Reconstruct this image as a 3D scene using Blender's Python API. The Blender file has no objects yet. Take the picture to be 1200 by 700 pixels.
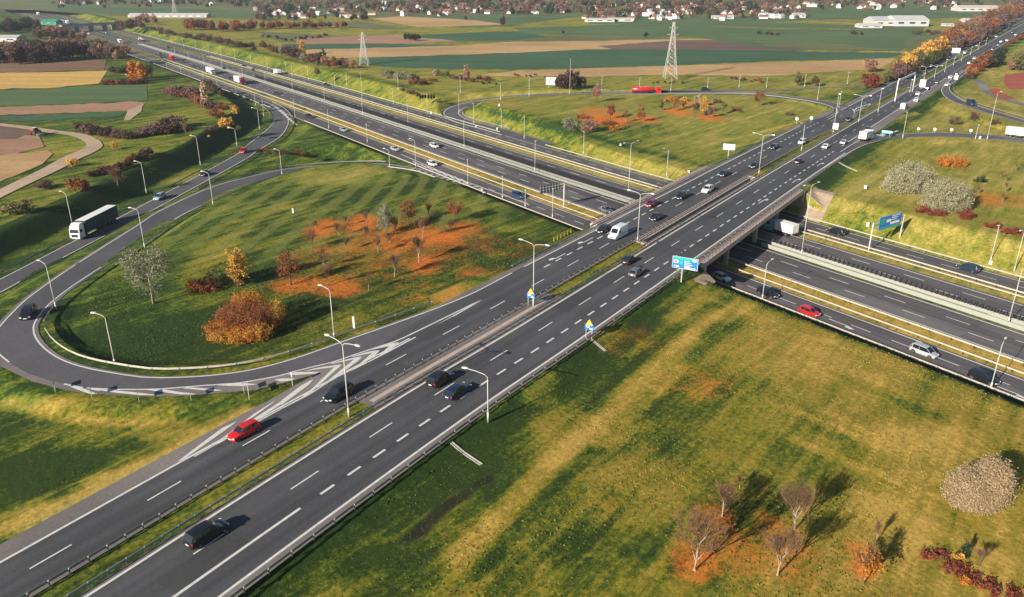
import bpy, math, random
import numpy as np
from mathutils import Vector, Matrix
R_ = math.radians
scene = bpy.context.scene
COL = scene.collection
rng = random.Random(7)
nprng = np.random.default_rng(7)

# ------------------------------------------------------------------ camera, sky, sun, exposure
HCAM, FPX, PITCH = 55.0, 933.0, math.atan(933.0 / 2235.0)
cd = bpy.data.cameras.new('camera')
cam = bpy.data.objects.new('camera', cd); COL.objects.link(cam)
cam.location = (0, 0, HCAM)
cam.rotation_euler = (math.pi / 2 - PITCH, 0, 0)
cd.sensor_fit = 'HORIZONTAL'; cd.sensor_width = 36.0
cd.lens = 36.0 * FPX / 1200.0
cd.clip_start = 1.0; cd.clip_end = 20000.0
scene.camera = cam
SUN_EL, SHADOW_AZ = 22.0, 43.0           # shadows fall towards this compass azimuth (from +Y to +X)
w = bpy.data.worlds.new('World'); scene.world = w; w.use_nodes = True
nt = w.node_tree; nt.nodes.clear()
sky = nt.nodes.new('ShaderNodeTexSky'); sky.sky_type = 'NISHITA'; sky.sun_disc = False
sky.sun_elevation = R_(SUN_EL); sky.sun_rotation = R_(SHADOW_AZ + 180)
sky.air_density = 0.9; sky.dust_density = 0.5; sky.ozone_density = 1.0
bg = nt.nodes.new('ShaderNodeBackground'); bg.inputs['Strength'].default_value = 0.052
ow = nt.nodes.new('ShaderNodeOutputWorld')
nt.links.new(sky.outputs[0], bg.inputs[0]); nt.links.new(bg.outputs[0], ow.inputs[0])
sl = bpy.data.lights.new('sun', 'SUN'); sl.energy = 5.0; sl.angle = R_(0.5); sl.color = (1.0, 0.91, 0.77)
so = bpy.data.objects.new('sun', sl); COL.objects.link(so)
_d = Vector((math.sin(R_(SHADOW_AZ)) * math.cos(R_(SUN_EL)), math.cos(R_(SHADOW_AZ)) * math.cos(R_(SUN_EL)), -math.sin(R_(SUN_EL))))
so.rotation_euler = _d.to_track_quat('-Z', 'Y').to_euler(); so.location = (-50, -60, 90)
scene.view_settings.view_transform = 'Standard'; scene.view_settings.look = 'None'
scene.view_settings.exposure = 0.9; scene.view_settings.gamma = 1.0
scene.view_settings.use_curve_mapping = False
scene.render.engine = 'CYCLES'
scene.cycles.max_bounces = 5; scene.cycles.diffuse_bounces = 2; scene.cycles.glossy_bounces = 2
scene.cycles.transmission_bounces = 2; scene.cycles.volume_bounces = 0; scene.cycles.transparent_max_bounces = 4

# ------------------------------------------------------------------ survey: sight line of a photo point onto a level
_c, _s = math.cos(PITCH), math.sin(PITCH)
def P(u, v, z=0.0):
    x = u - 600.0; dz = -(v - 350.0)
    dy = FPX * _c + dz * _s; dd = -FPX * _s + dz * _c
    t = (z - HCAM) / dd
    return (x * t, dy * t, z)
def PP(L, z=0.0):
    return [P(u, v, z)[:2] for u, v in L]
def tall(u, v, vt, z=0.0):
    """height of an upright thing whose foot is at (u,v) and top at row vt"""
    b = P(u, v, z); D = b[1]
    dz = -(vt - 350.0); dy = FPX * _c + dz * _s; dd = -FPX * _s + dz * _c
    return HCAM + dd * D / dy - z
def pxm(u, v, z=0.0):
    """pixels per metre at a ground point"""
    b = P(u, v, z); return FPX / (b[1] * _c + (HCAM - z) * _s)

# ------------------------------------------------------------------ tagging
def tag(o, label=None, cat=None, group=None, kind=None):
    if label: o['label'] = label
    if cat: o['category'] = cat
    if group: o['group'] = group
    if kind: o['kind'] = kind
    return o
def link(name, me, parent=None):
    o = bpy.data.objects.new(name, me); COL.objects.link(o)
    if parent is not None: o.parent = parent
    return o
def empty(name, loc, rz=0.0):
    o = bpy.data.objects.new(name, None); COL.objects.link(o)
    o.location = loc; o.rotation_euler = (0, 0, rz); o.empty_display_size = 0.5
    return o
def children(o):
    return [c for c in KIDS.get(o.name, [])]
KIDS = {}
def kid(o, parent):
    o.parent = parent; KIDS.setdefault(parent.name, []).append(o); return o
def copy_tree(o, parent=None):
    c = o.copy(); COL.objects.link(c); c.parent = parent
    KIDS[c.name] = []
    if parent is not None: KIDS.setdefault(parent.name, []).append(c)
    for ch in KIDS.get(o.name, []): copy_tree(ch, c)
    return c

# ------------------------------------------------------------------ mesh builder
class MB:
    def __init__(s): s.v = []; s.f = []; s.m = []
    def add(s, vs, fs, m=0):
        b = len(s.v); s.v += [tuple(p) for p in vs]
        for f in fs: s.f.append(tuple(b + i for i in f)); s.m.append(m)
    def box(s, c, d, m=0, rz=0.0, rx=0.0, ry=0.0):
        M = Matrix.Translation(c) @ Matrix.Rotation(rz, 4, 'Z') @ Matrix.Rotation(ry, 4, 'Y') @ Matrix.Rotation(rx, 4, 'X')
        vs = [M @ Vector((x * d[0] / 2, y * d[1] / 2, z * d[2] / 2)) for x in (-1, 1) for y in (-1, 1) for z in (-1, 1)]
        s.add(vs, [(0, 1, 3, 2), (4, 6, 7, 5), (0, 4, 5, 1), (2, 3, 7, 6), (0, 2, 6, 4), (1, 5, 7, 3)], m)
    def tube(s, pts, r, n=6, m=0, cap=True):
        pts = [Vector(p) for p in pts]
        if not isinstance(r, (list, tuple)): r = [r] * len(pts)
        rings = []
        for i, p in enumerate(pts):
            d = (pts[min(i + 1, len(pts) - 1)] - pts[max(i - 1, 0)])
            d = d.normalized() if d.length > 1e-9 else Vector((0, 0, 1))
            a = d.cross(Vector((0, 0, 1)));
            if a.length < 1e-3: a = d.cross(Vector((0, 1, 0)))
            a.normalize(); b = d.cross(a)
            rings.append([p + (a * math.cos(2 * math.pi * k / n) + b * math.sin(2 * math.pi * k / n)) * r[i] for k in range(n)])
        vs = [q for rg in rings for q in rg]; fs = []
        for i in range(len(pts) - 1):
            for k in range(n):
                k2 = (k + 1) % n; fs.append((i * n + k, i * n + k2, (i + 1) * n + k2, (i + 1) * n + k))
        if cap:
            fs.append(tuple(range(n - 1, -1, -1))); fs.append(tuple((len(pts) - 1) * n + k for k in range(n)))
        s.add(vs, fs, m)
    def loft(s, rings, m=0, cap=True, closed=True):
        n = len(rings[0]); vs = [q for rg in rings for q in rg]; fs = []
        for i in range(len(rings) - 1):
            for k in range(n if closed else n - 1):
                k2 = (k + 1) % n; fs.append((i * n + k, i * n + k2, (i + 1) * n + k2, (i + 1) * n + k))
        if cap:
            fs.append(tuple(range(n - 1, -1, -1))); fs.append(tuple((len(rings) - 1) * n + k for k in range(n)))
        s.add(vs, fs, m)
    def quad(s, a, b, c, d, m=0): s.add([a, b, c, d], [(0, 1, 2, 3)], m)
    def mesh(s, name, mats, smooth=False):
        me = bpy.data.meshes.new(name); me.from_pydata(s.v, [], s.f)
        for mt in (mats if isinstance(mats, (list, tuple)) else [mats]): me.materials.append(mt)
        me.polygons.foreach_set('material_index', s.m)
        if smooth: me.polygons.foreach_set('use_smooth', [True] * len(s.f))
        me.update(); return me
    def build(s, name, mats, parent=None, smooth=False):
        o = link(name, s.mesh(name, mats, smooth))
        if parent is not None: kid(o, parent)
        return o

# ------------------------------------------------------------------ materials
def newmat(name):
    m = bpy.data.materials.new(name); m.use_nodes = True
    n = m.node_tree; b = n.nodes['Principled BSDF']; return m, n, b
def N(n, t, **kw):
    x = n.nodes.new(t)
    for k, v in kw.items(): setattr(x, k, v)
    return x
def simple(name, col, rough=0.7, metal=0.0, var=0.0, scale=3.0, coord='Object', spec=None, bump=0.0, coat=0.0):
    m, n, b = newmat(name)
    b.inputs['Roughness'].default_value = rough; b.inputs['Metallic'].default_value = metal
    if spec is not None: b.inputs['Specular IOR Level'].default_value = spec
    if coat: b.inputs['Coat Weight'].default_value = coat; b.inputs['Coat Roughness'].default_value = 0.08
    b.inputs['Base Color'].default_value = (*col, 1)
    if var > 0:
        tc = N(n, 'ShaderNodeTexCoord'); nz = N(n, 'ShaderNodeTexNoise'); nz.inputs['Scale'].default_value = scale
        nz.inputs['Detail'].default_value = 5
        n.links.new(tc.outputs[coord], nz.inputs['Vector'])
        mr = N(n, 'ShaderNodeMapRange'); mr.inputs[1].default_value = 0.3; mr.inputs[2].default_value = 0.7
        mr.inputs[3].default_value = 1 - var; mr.inputs[4].default_value = 1 + var
        n.links.new(nz.outputs[0], mr.inputs[0])
        mx = N(n, 'ShaderNodeVectorMath', operation='SCALE'); mx.inputs[0].default_value = col
        n.links.new(mr.outputs[0], mx.inputs['Scale']); n.links.new(mx.outputs[0], b.inputs['Base Color'])
        if bump:
            bp = N(n, 'ShaderNodeBump'); bp.inputs['Strength'].default_value = bump; bp.inputs['Distance'].default_value = 0.1
            n.links.new(nz.outputs[0], bp.inputs['Height']); n.links.new(bp.outputs[0], b.inputs['Normal'])
    return m

def asphalt(name, col, ang, streak=0.18, warm=(0.03, 0.0, -0.01)):
    """asphalt with wheel streaks along the direction of travel, patches and fine grain"""
    m, n, b = newmat(name); b.inputs['Roughness'].default_value = 0.82; b.inputs['Specular IOR Level'].default_value = 0.35
    tc = N(n, 'ShaderNodeTexCoord')
    mp = N(n, 'ShaderNodeMapping'); mp.inputs['Rotation'].default_value = (0, 0, ang)
    n.links.new(tc.outputs['Object'], mp.inputs['Vector'])
    ms = N(n, 'ShaderNodeMapping'); ms.inputs['Scale'].default_value = (1.0, 0.02, 1.0)
    n.links.new(mp.outputs[0], ms.inputs['Vector'])
    n1 = N(n, 'ShaderNodeTexNoise'); n1.inputs['Scale'].default_value = 0.75; n1.inputs['Detail'].default_value = 3; n.links.new(ms.outputs[0], n1.inputs['Vector'])
    n2 = N(n, 'ShaderNodeTexNoise'); n2.inputs['Scale'].default_value = 0.052; n2.inputs['Detail'].default_value = 4; n.links.new(mp.outputs[0], n2.inputs['Vector'])
    n3 = N(n, 'ShaderNodeTexNoise'); n3.inputs['Scale'].default_value = 2.5; n3.inputs['Detail'].default_value = 6; n.links.new(mp.outputs[0], n3.inputs['Vector'])
    def mul(node, lo, hi):
        r = N(n, 'ShaderNodeMapRange'); r.inputs[1].default_value = 0.3; r.inputs[2].default_value = 0.7
        r.inputs[3].default_value = lo; r.inputs[4].default_value = hi; n.links.new(node.outputs[0], r.inputs[0]); return r.outputs[0]
    a = N(n, 'ShaderNodeMath', operation='MULTIPLY'); n.links.new(mul(n1, 1 - streak, 1 + streak), a.inputs[0]); n.links.new(mul(n2, 0.78, 1.22), a.inputs[1])
    a2 = N(n, 'ShaderNodeMath', operation='MULTIPLY'); n.links.new(a.outputs[0], a2.inputs[0]); n.links.new(mul(n3, 0.86, 1.14), a2.inputs[1])
    sc = N(n, 'ShaderNodeVectorMath', operation='SCALE'); sc.inputs[0].default_value = col; n.links.new(a2.outputs[0], sc.inputs['Scale'])
    n.links.new(sc.outputs[0], b.inputs['Base Color'])
    return m

AR = R_(35.0); AM = R_(145.2)
M = {}
M['asph_r'] = asphalt('asphalt_bridge_road', (0.064, 0.065, 0.071), AR, 0.26)
M['asph_m'] = asphalt('asphalt_motorway', (0.092, 0.083, 0.087), AM, 0.28)
M['asph_l'] = asphalt('asphalt_loop', (0.088, 0.086, 0.095), 0.3, 0.06)
M['shoulder'] = asphalt('asphalt_shoulder', (0.165, 0.145, 0.138), AR, 0.08)
M['paint'] = simple('road_paint', (0.58, 0.57, 0.55), 0.7, var=0.12, scale=1.5)
M['concrete'] = simple('concrete', (0.33, 0.31, 0.28), 0.85, var=0.15, scale=0.8)
M['pink'] = simple('pinkish_kerb_concrete', (0.42, 0.33, 0.29), 0.85, var=0.12, scale=0.8)
M['steel'] = simple('galvanised_steel', (0.22, 0.22, 0.215), 0.6, 0.1, var=0.15, scale=1.5)
M['steel_warm'] = simple('weathered_steel', (0.40, 0.37, 0.30), 0.6, 0.1, var=0.12, scale=1.5)
M['darksteel'] = simple('dark_steel', (0.07, 0.07, 0.075), 0.6, 0.3)
M['pole'] = simple('lamp_post_paint', (0.44, 0.43, 0.40), 0.55, 0.0, var=0.08, scale=0.6)
M['lampglass'] = simple('lamp_glass', (0.6, 0.6, 0.58), 0.25)
M['white'] = simple('white_panel', (0.72, 0.72, 0.71), 0.5, var=0.05)
M['signblue'] = simple('sign_blue', (0.008, 0.14, 0.52), 0.5)
M['signcyan'] = simple('sign_green', (0.0, 0.34, 0.30), 0.5)
M['signback'] = simple('sign_back_grey', (0.12, 0.13, 0.14), 0.6)
M['yellow'] = simple('sign_yellow', (0.75, 0.48, 0.03), 0.5)
M['redpaint'] = simple('sign_red', (0.55, 0.03, 0.03), 0.5)
M['tan'] = simple('abutment_slabs', (0.33, 0.25, 0.17), 0.9, var=0.18, scale=0.7)
M['black'] = simple('black_rubber', (0.02, 0.02, 0.022), 0.7)

# ------------------------------------------------------------------ polylines
def catmull(pts, step=3.0):
    pts = [np.array(p, float) for p in pts]; out = []
    P0 = [2 * pts[0] - pts[1]] + pts + [2 * pts[-1] - pts[-2]]
    for i in range(1, len(P0) - 2):
        a, b, c, d = P0[i - 1:i + 3]; n = max(1, int(np.linalg.norm((c - b)[:2]) / step))
        t = np.linspace(0, 1, n, endpoint=False)[:, None]
        # centripetal-ish tangents limited to chord length
        l = np.linalg.norm(c - b); m1 = (c - a); m2 = (d - b)
        m1 = m1 / max(np.linalg.norm(m1), 1e-6) * l; m2 = m2 / max(np.linalg.norm(m2), 1e-6) * l
        h = (2 * t**3 - 3 * t**2 + 1) * b + (t**3 - 2 * t**2 + t) * m1 + (-2 * t**3 + 3 * t**2) * c + (t**3 - t**2) * m2
        out.append(h)
    out.append(pts[-1][None]); return np.vstack(out)
def arclen(p): return np.concatenate([[0], np.cumsum(np.linalg.norm(np.diff(p[:, :2], axis=0), axis=1))])
def resample(p, n):
    s = arclen(p); q = np.linspace(0, s[-1], n); return np.stack([np.interp(q, s, p[:, k]) for k in range(p.shape[1])], 1)
def offset(p, d):
    """offset a polyline to its right by d"""
    t = np.gradient(p[:, :2], axis=0); t /= np.linalg.norm(t, axis=1)[:, None] + 1e-9
    q = p.copy(); d = np.broadcast_to(d, (len(p),)); q[:, 0] += t[:, 1] * d; q[:, 1] -= t[:, 0] * d; return q
def ribbon(A, B, name, mat, dz=0.0, kind='structure', mb=None):
    own = mb is None; mb = mb or MB(); n = len(A)
    vs = [(a[0], a[1], a[2] + dz) for a in A] + [(b[0], b[1], b[2] + dz) for b in B]
    mb.add(vs, [(i, n + i, n + i + 1, i + 1) for i in range(n - 1)])
    if own:
        o = mb.build(name, mat); tag(o, kind=kind); return o

# bridge road: reference = left edge line of its right-hand carriageway
RREF = catmull([(-72, 11, 0), (-56, 34.5, 0), (-40, 59, 0), (-29.3, 75.5, 0), (-13.2, 99.5, 0), (0.3, 118.4, 0), (35, 168.5, 0), (73, 223.5, 0), (98, 259, 0), (200, 404.5, 0), (324, 582, 0), (515, 850, 0), (905, 1395, 0), (1500, 2230, 0)], 4.0)
RS = arclen(RREF)
def r_at(s, t, z=0.0):
    """point on the bridge road at run s, offset t to the right"""
    x = np.interp(s, RS, RREF[:, 0]); y = np.interp(s, RS, RREF[:, 1])
    x2 = np.interp(s + 2, RS, RREF[:, 0]); y2 = np.interp(s + 2, RS, RREF[:, 1])
    d = np.stack([x2 - x, y2 - y], -1); d = d / (np.linalg.norm(d, axis=-1, keepdims=True) + 1e-9)
    px = x + d[..., 1] * t; py = y - d[..., 0] * t
    return np.stack([px, py, np.broadcast_to(z, px.shape)], -1)
def r_st(x, y):
    i = int(np.argmin(np.hypot(RREF[:, 0] - x, RREF[:, 1] - y))); i = min(max(i, 1), len(RREF) - 2)
    d = RREF[i + 1, :2] - RREF[i - 1, :2]; d /= np.linalg.norm(d); v = np.array([x, y]) - RREF[i, :2]
    return RS[i] + float(v @ d), float(v[0] * d[1] - v[1] * d[0])
def r_px(u, v): p = P(u, v); return r_st(p[0], p[1])

# motorway frame: m across (to the north-east), n along (to the north-west)
DM = np.array([-math.sin(AM), -math.cos(AM)]); NM = np.array([-math.cos(AM), math.sin(AM)])
MZ = -6.0
_shn = np.array([-200, 0, 60, 110, 190, 250, 320, 400, 506, 617, 790, 988, 1234, 1583, 2200.])
_shv = np.array([0.6, 0.4, 0.2, -0.2, -1.3, -1.2, -0.9, -1.0, -2.5, -4.5, -9, -14.5, -19, -26, -40.])
def m_shift(n): return np.interp(n, _shn, _shv)
def mn(x, y): return x * NM[0] + y * NM[1], x * DM[0] + y * DM[1]
def m_at(m, n, z=MZ):
    mm = np.asarray(m) + m_shift(n); n = np.asarray(n, float)
    x = mm * NM[0] + n * DM[0]; y = mm * NM[1] + n * DM[1]
    return np.stack([x, y, np.broadcast_to(z, x.shape)], -1)
def m_line(m, n0, n1, step=6.0, z=MZ):
    n = np.linspace(n0, n1, max(2, int(abs(n1 - n0) / step))); return m_at(m, n, z)

def path3(L, zs, step=2.5):
    """photo points traced on a surface whose height is zs -> smooth world polyline"""
    zs = zs if isinstance(zs, (list, tuple)) else [zs] * len(L)
    return catmull([P(u, v, z) for (u, v), z in zip(L, zs)], step)
L_in = path3([(600, 320), (540, 350), (420, 394), (300, 432.5), (190, 443), (125, 436), (80, 425), (52.5, 409), (40, 392.5), (39, 382.5), (47.5, 367.5), (65, 350), (100, 325), (160, 287.5), (212.5, 252.5), (250, 235), (300, 214), (337.5, 204), (400, 196.5), (450, 196), (490, 201), (515, 209)],
             [0, 0, 0, 0, 0, 0, 0, 0, -.1, -.2, -.4, -.7, -1.2, -2.2, -3.2, -3.8, -4.8, -5.3, -5.9, -6, -6, -6])
L_out = path3([(600, 330), (535, 362), (440, 410.5), (300, 446), (200, 456), (117, 457.5), (75, 450), (32.5, 437.5), (0, 416), (-11, 398), (0, 382.5), (15, 366), (32, 350), (80, 316), (160, 265), (190, 246), (250, 219), (300, 205.5), (337.5, 198), (400, 193), (450, 192.5), (500, 200), (540, 213)],
              [0, 0, 0, 0, 0, 0, 0, 0, 0, -.1, -.2, -.4, -.7, -1.2, -2.2, -3.2, -3.8, -4.8, -5.3, -5.9, -6, -6, -6])
S_l = path3([(-70, 362), (0, 327.5), (90, 281), (140, 255), (277.5, 181), (290, 170), (315, 150), (321, 140), (317, 130), (307, 122.6), (285, 112)], [-4, -4.3, -4.8, -5, -5.8, -6, -6, -6, -6, -6, -6])
S_r = path3([(-70, 379), (0, 343), (57, 311), (150, 262), (287, 187), (300, 178), (327, 161), (337, 147), (337, 138), (329, 128.5), (310, 119)], [-4, -4.3, -4.8, -5, -5.8, -6, -6, -6, -6, -6, -6])
C_c = path3([(640, 170), (575, 151), (545, 143), (532, 137), (529, 131), (541, 124.5), (565, 119.5), (600, 115.5), (650, 112.5), (700, 110.7), (757, 110), (820, 109), (870, 109.2), (910, 112.5), (945, 117), (973, 122), (990, 128.5), (990, 135), (975, 144), (950, 156)],
            [-6, -6, -5.9, -5.5, -5.2, -4.6, -4, -3.4, -2.8, -2.4, -2, -1.6, -1.2, -.9, -.5, -.2, 0, 0, 0, 0])
Q_u = path3([(985, 178), (1005, 166), (1023, 161), (1067, 156.7), (1117, 156), (1167, 159), (1200, 163.4), (1260, 175)], [0, 0, 0, -.3, -.6, -1, -1.3, -2])
Q_l = path3([(965, 197), (1000, 176), (1017, 168.6), (1042, 163.2), (1083, 160.8), (1142, 162), (1200, 167), (1260, 180)], [0, 0, 0, -.3, -.6, -1, -1.3, -2])
P_u = path3([(1143, 76), (1125, 91), (1115, 99), (1112.7, 105), (1120, 113), (1133, 120), (1160, 128.7), (1200, 140.7), (1260, 158)], 0.0)
P_l = path3([(1128, 82), (1106, 101), (1103.5, 107), (1111, 116), (1133, 125), (1160, 133.2), (1200, 145), (1260, 164)], 0.0)
def centre(A, B, n=90):
    a = resample(A, n); b = resample(B, n); return (a + b) / 2, float(np.mean(np.linalg.norm(a - b, axis=1))) / 2
L_c, L_w = centre(L_in, L_out, 160); S_c, S_w = centre(S_l, S_r); Q_c, Q_w = centre(Q_u, Q_l, 60); P_c, P_w = centre(P_u, P_l, 60)

# ------------------------------------------------------------------ ground heights
def dist_poly(X, Y, line, reach):
    """distance, height and run of the nearest point on a polyline (inf beyond reach)"""
    D = np.full(X.shape, 1e9); Z = np.zeros(X.shape)
    for a, b in zip(line[:-1], line[1:]):
        x0, x1 = min(a[0], b[0]) - reach, max(a[0], b[0]) + reach; y0, y1 = min(a[1], b[1]) - reach, max(a[1], b[1]) + reach
        idx = np.nonzero((X > x0) & (X < x1) & (Y > y0) & (Y < y1))[0]
        if not len(idx): continue
        px, py = X[idx] - a[0], Y[idx] - a[1]; dx, dy = b[0] - a[0], b[1] - a[1]; l2 = dx * dx + dy * dy + 1e-9
        t = np.clip((px * dx + py * dy) / l2, 0, 1); d = np.hypot(px - t * dx, py - t * dy); z = a[2] + t * (b[2] - a[2])
        w_ = d < D[idx]; ii = idx[w_]; D[ii] = d[w_]; Z[ii] = z[w_]
    return D, Z
def smooth01(x): x = np.clip(x, 0, 1); return x * x * (3 - 2 * x)
def thin(l, k=3): return np.vstack([l[::k], l[-1:]])
SLOPE = 0.50
BR0, BR1 = 116.5, 182.0        # the deck spans the motorway between these offsets
def ground(X, Y):
    X = np.asarray(X, float).ravel(); Y = np.asarray(Y, float).ravel()
    m, n = mn(X, Y); m = m - m_shift(n)
    # offset from the bridge road (straight-line approximation is enough off the road)
    rt = (X * math.cos(AR) - Y * math.sin(AR)) + 68.2
    Z = np.full(X.shape, -1.2)
    north = smooth01((m - 168) / 10) * smooth01((-rt - 14) / 10)
    Z = Z - 2.0 * north * (1 - smooth01((m - 215) / 90)) * (1 - smooth01((n - 190) / 80))
    far = smooth01((np.hypot(X, Y) - 500) / 400)
    und = 0.25 * np.sin(X * 0.045 + 1.3) * np.sin(Y * 0.038) + 0.12 * np.sin(X * 0.13 + Y * 0.09)
    Z = Z + und * (1 - smooth01((np.hypot(X, Y) - 150) / 70))
    def clamp(Z, D, zr, hw, up=SLOPE, dn=SLOPE, base=-0.12, mask=None):
        s = np.maximum(D - hw, 0)
        hi = zr + base + s * up; lo = zr + base - s * dn
        Zn = np.clip(Z, lo, hi)
        return Zn if mask is None else np.where(mask, Zn, Z)
    under = (m > BR0) & (m < BR1)
    for line, hw in ((thin(S_c), S_w + 1.8),):
        D, zr = dist_poly(X, Y, line, 45); Z = clamp(Z, D, zr, hw, 0.60, 0.5)
    for line, hw in ((thin(L_c), L_w + 2.2), (thin(C_c), 5.0), (thin(Q_c), Q_w + 1.5), (thin(P_c), P_w + 1.5)):
        D, zr = dist_poly(X, Y, line, 45); Z = clamp(Z, D, zr, hw)
    # motorway trench
    Dm = np.maximum(np.maximum(122.3 - m, m - 177.6), 0)
    hi = MZ - 0.12 + Dm * SLOPE; lo = MZ - 0.12 - Dm * SLOPE
    Z = np.clip(Z, lo, hi)
    # bridge road embankment, not where the deck spans
    D, zr = dist_poly(X, Y, thin(RREF, 2), 60)
    near = D < 59
    tc = rt  # signed
    half = np.maximum(np.maximum(-16.8 - tc, tc - 12.6), 0)
    Zr = np.clip(Z, -0.12 - half * SLOPE, -0.12 + half * SLOPE)
    Z = np.where(near & ~under, Zr, Z)
    return Z
def gz(x, y): return float(ground([x], [y])[0])
def PG(u, v):
    """sight line onto the ground surface"""
    z = -1.2
    for _ in range(12):
        p = P(u, v, z); z = 0.5 * z + 0.5 * gz(p[0], p[1])
    p = P(u, v, z); return (p[0], p[1], gz(p[0], p[1]))
# ------------------------------------------------------------------ ground sheet
def axis(lo, hi, step, far_lo, far_hi, g=1.09):
    a = list(np.arange(lo, hi, step)); s = step; x = a[-1]
    while x < far_hi: s *= g; x += s; a.append(x)
    s = step; x = a[0]; b = []
    while x > far_lo: s *= g; x -= s; b.append(x)
    return np.array(b[::-1] + a)
am = axis(-70, 330, 1.0, -6500, 9000); an = axis(-20, 420, 1.25, -7000, 9000, 1.045)
GM, GN = np.meshgrid(am, an)
gx = (GM * NM[0] + GN * DM[0]).ravel(); gy = (GM * NM[1] + GN * DM[1]).ravel()
gzv = ground(gx, gy)
me = bpy.data.meshes.new('ground')
nv = len(gx); nc = len(am); nr = len(an)
me.vertices.add(nv); co = np.empty(nv * 3); co[0::3] = gx; co[1::3] = gy; co[2::3] = gzv
me.vertices.foreach_set('co', co)
ii, jj = np.meshgrid(np.arange(nr - 1), np.arange(nc - 1), indexing='ij'); b0 = (ii * nc + jj).ravel()
loops = np.stack([b0, b0 + nc, b0 + nc + 1, b0 + 1], 1).ravel()
nf = len(b0); me.loops.add(nf * 4); me.loops.foreach_set('vertex_index', loops)
me.polygons.add(nf); me.polygons.foreach_set('loop_start', np.arange(nf) * 4)
me.polygons.foreach_set('use_smooth', np.ones(nf, bool)); me.update(calc_edges=True)
def soft(cx, cy, rx, ry, rot=0.0, power=1.6):
    c, s = math.cos(rot), math.sin(rot); dx = gx - cx; dy = gy - cy
    u = (dx * c + dy * s) / rx; v = (-dx * s + dy * c) / ry
    return np.clip(1.25 - (u * u + v * v) ** (power / 2), 0, 1)
leaf = np.zeros(nv); dry = np.zeros(nv); green = np.zeros(nv)
def spot(arr, u, v, ru, rv, k=1.0, rot=0.0):
    """a patch centred at a photo point with half-widths given in photo pixels"""
    p = PG(u, v); q = P(u + ru, v, p[2]); q2 = P(u, v - rv, p[2])
    rx = abs(q[0] - p[0]); ry = abs(q2[1] - p[1])
    np.maximum(arr, k * soft(p[0], p[1], rx, ry, rot), out=arr)
for a in [(465, 290, 105, 34, .55), (400, 300, 70, 30, .4), (480, 278, 70, 18, .8), (375, 332, 60, 14, .8), (380, 268, 24, 14, .8), (425, 262, 30, 12, 1), (460, 285, 55, 14, .8), (500, 280, 55, 13, 1), (495, 310, 22, 12, 1), (545, 268, 30, 10, .8), (560, 285, 40, 18, .35), (350, 335, 42, 11, 1),
          (400, 340, 30, 9, .9), (420, 305, 60, 14, .4), (470, 330, 60, 14, .3), (560, 320, 40, 12, .45), (610, 290, 40, 14, .3), (520, 345, 60, 14, .35),
          (710, 139, 38, 8, 1), (758, 140, 18, 4.5, 1), (795, 131, 20, 5, 1), (832, 138, 18, 5, .9), (700, 130, 25, 6, .7), (815, 122, 25, 5, .7), (945, 150, 40, 10, .4),
          (815, 660, 38, 26, .95), (838, 605, 28, 26, .8), (860, 640, 40, 40, .6), (920, 640, 40, 50, .6), (1010, 668, 18, 14, 1), (1010, 650, 26, 24, .7),
          (1165, 232, 46, 9, .55), (1150, 236, 30, 8, .6), (1195, 237, 30, 8, .5), (820, 450, 55, 22, .38), (1165, 130, 20, 6, .3),
          (1175, 105, 14, 5, .6), (700, 590, 60, 10, .2), (745, 400, 60, 20, .25), (1100, 300, 60, 14, .1)]:
    spot(leaf, *a)
mG, nG = mn(gx, gy); mG0 = mG - m_shift(nG)
rtG = (gx * math.cos(AR) - gy * math.sin(AR)) + 68.2; rsG = gx * math.sin(AR) + gy * math.cos(AR)
# verge between the carriageways is dry, banks above the motorway are pale
dry = np.maximum(dry, ((rtG > -4.6) & (rtG < -0.4) & (rsG > 40)) * 0.16); green = np.maximum(green, ((rtG > 12) & (rtG < 17)) * .5)
fadeN = 1 - 0.6 * smooth01((nG - 260) / 300)
dry = np.maximum(dry, ((mG0 > 131) & (mG0 < 137.3)) * 0.72 * fadeN); dry = np.maximum(dry, ((mG0 > 162.5) & (mG0 < 169.5)) * 0.7 * fadeN)
dry = np.maximum(dry, smooth01((mG0 - 176) / 3) * (1 - smooth01((mG0 - 188) / 4)) * 0.42 * fadeN)
dry = np.maximum(dry, smooth01((12 - np.abs(mG0 - 103)) / 6) * 0.45 * (rtG > 14))
east = smooth01((rtG - 14) / 10) * smooth01((mG0 - 176) / 8)
dry = np.maximum(dry, east * 0.55)
dry = np.maximum(dry, smooth01((-rtG - 15) / 20) * smooth01((mG0 - 190) / 10) * smooth01((rsG - 170) / 70) * 0.42)
south = smooth01((rtG - 13) / 4) * (mG0 < 112)
dry = np.maximum(dry, south * (0.20 + 0.42 * smooth01((rtG - 30) / 55)))
for a in [(120, 170, 120, 16, .35), (60, 230, 70, 20, .35), (200, 200, 60, 16, .3), (1000, 430, 120, 40, .6), (900, 420, 80, 30, .5), (1100, 520, 110, 40, .7), (760, 560, 90, 40, .45), (1050, 600, 120, 40, .6), (720, 400, 50, 20, .5), (640, 480, 30, 60, .5),
          (60, 600, 80, 14, .7), (140, 560, 60, 10, .75), (20, 620, 40, 10, .8), (60, 470, 60, 8, .5), (200, 510, 50, 8, .4), (250, 300, 30, 30, .35), (390, 205, 60, 12, .5), (560, 350, 70, 20, .5),
          (430, 390, 60, 8, .5), (1150, 180, 60, 10, .6), (930, 130, 60, 14, .5), (860, 160, 60, 10, .4), (240, 130, 50, 20, .3), (440, 75, 90, 10, .4), (560, 100, 60, 6, .45), (1180, 90, 40, 12, .7), (1090, 150, 30, 12, .35)]:
    spot(dry, *a)
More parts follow.
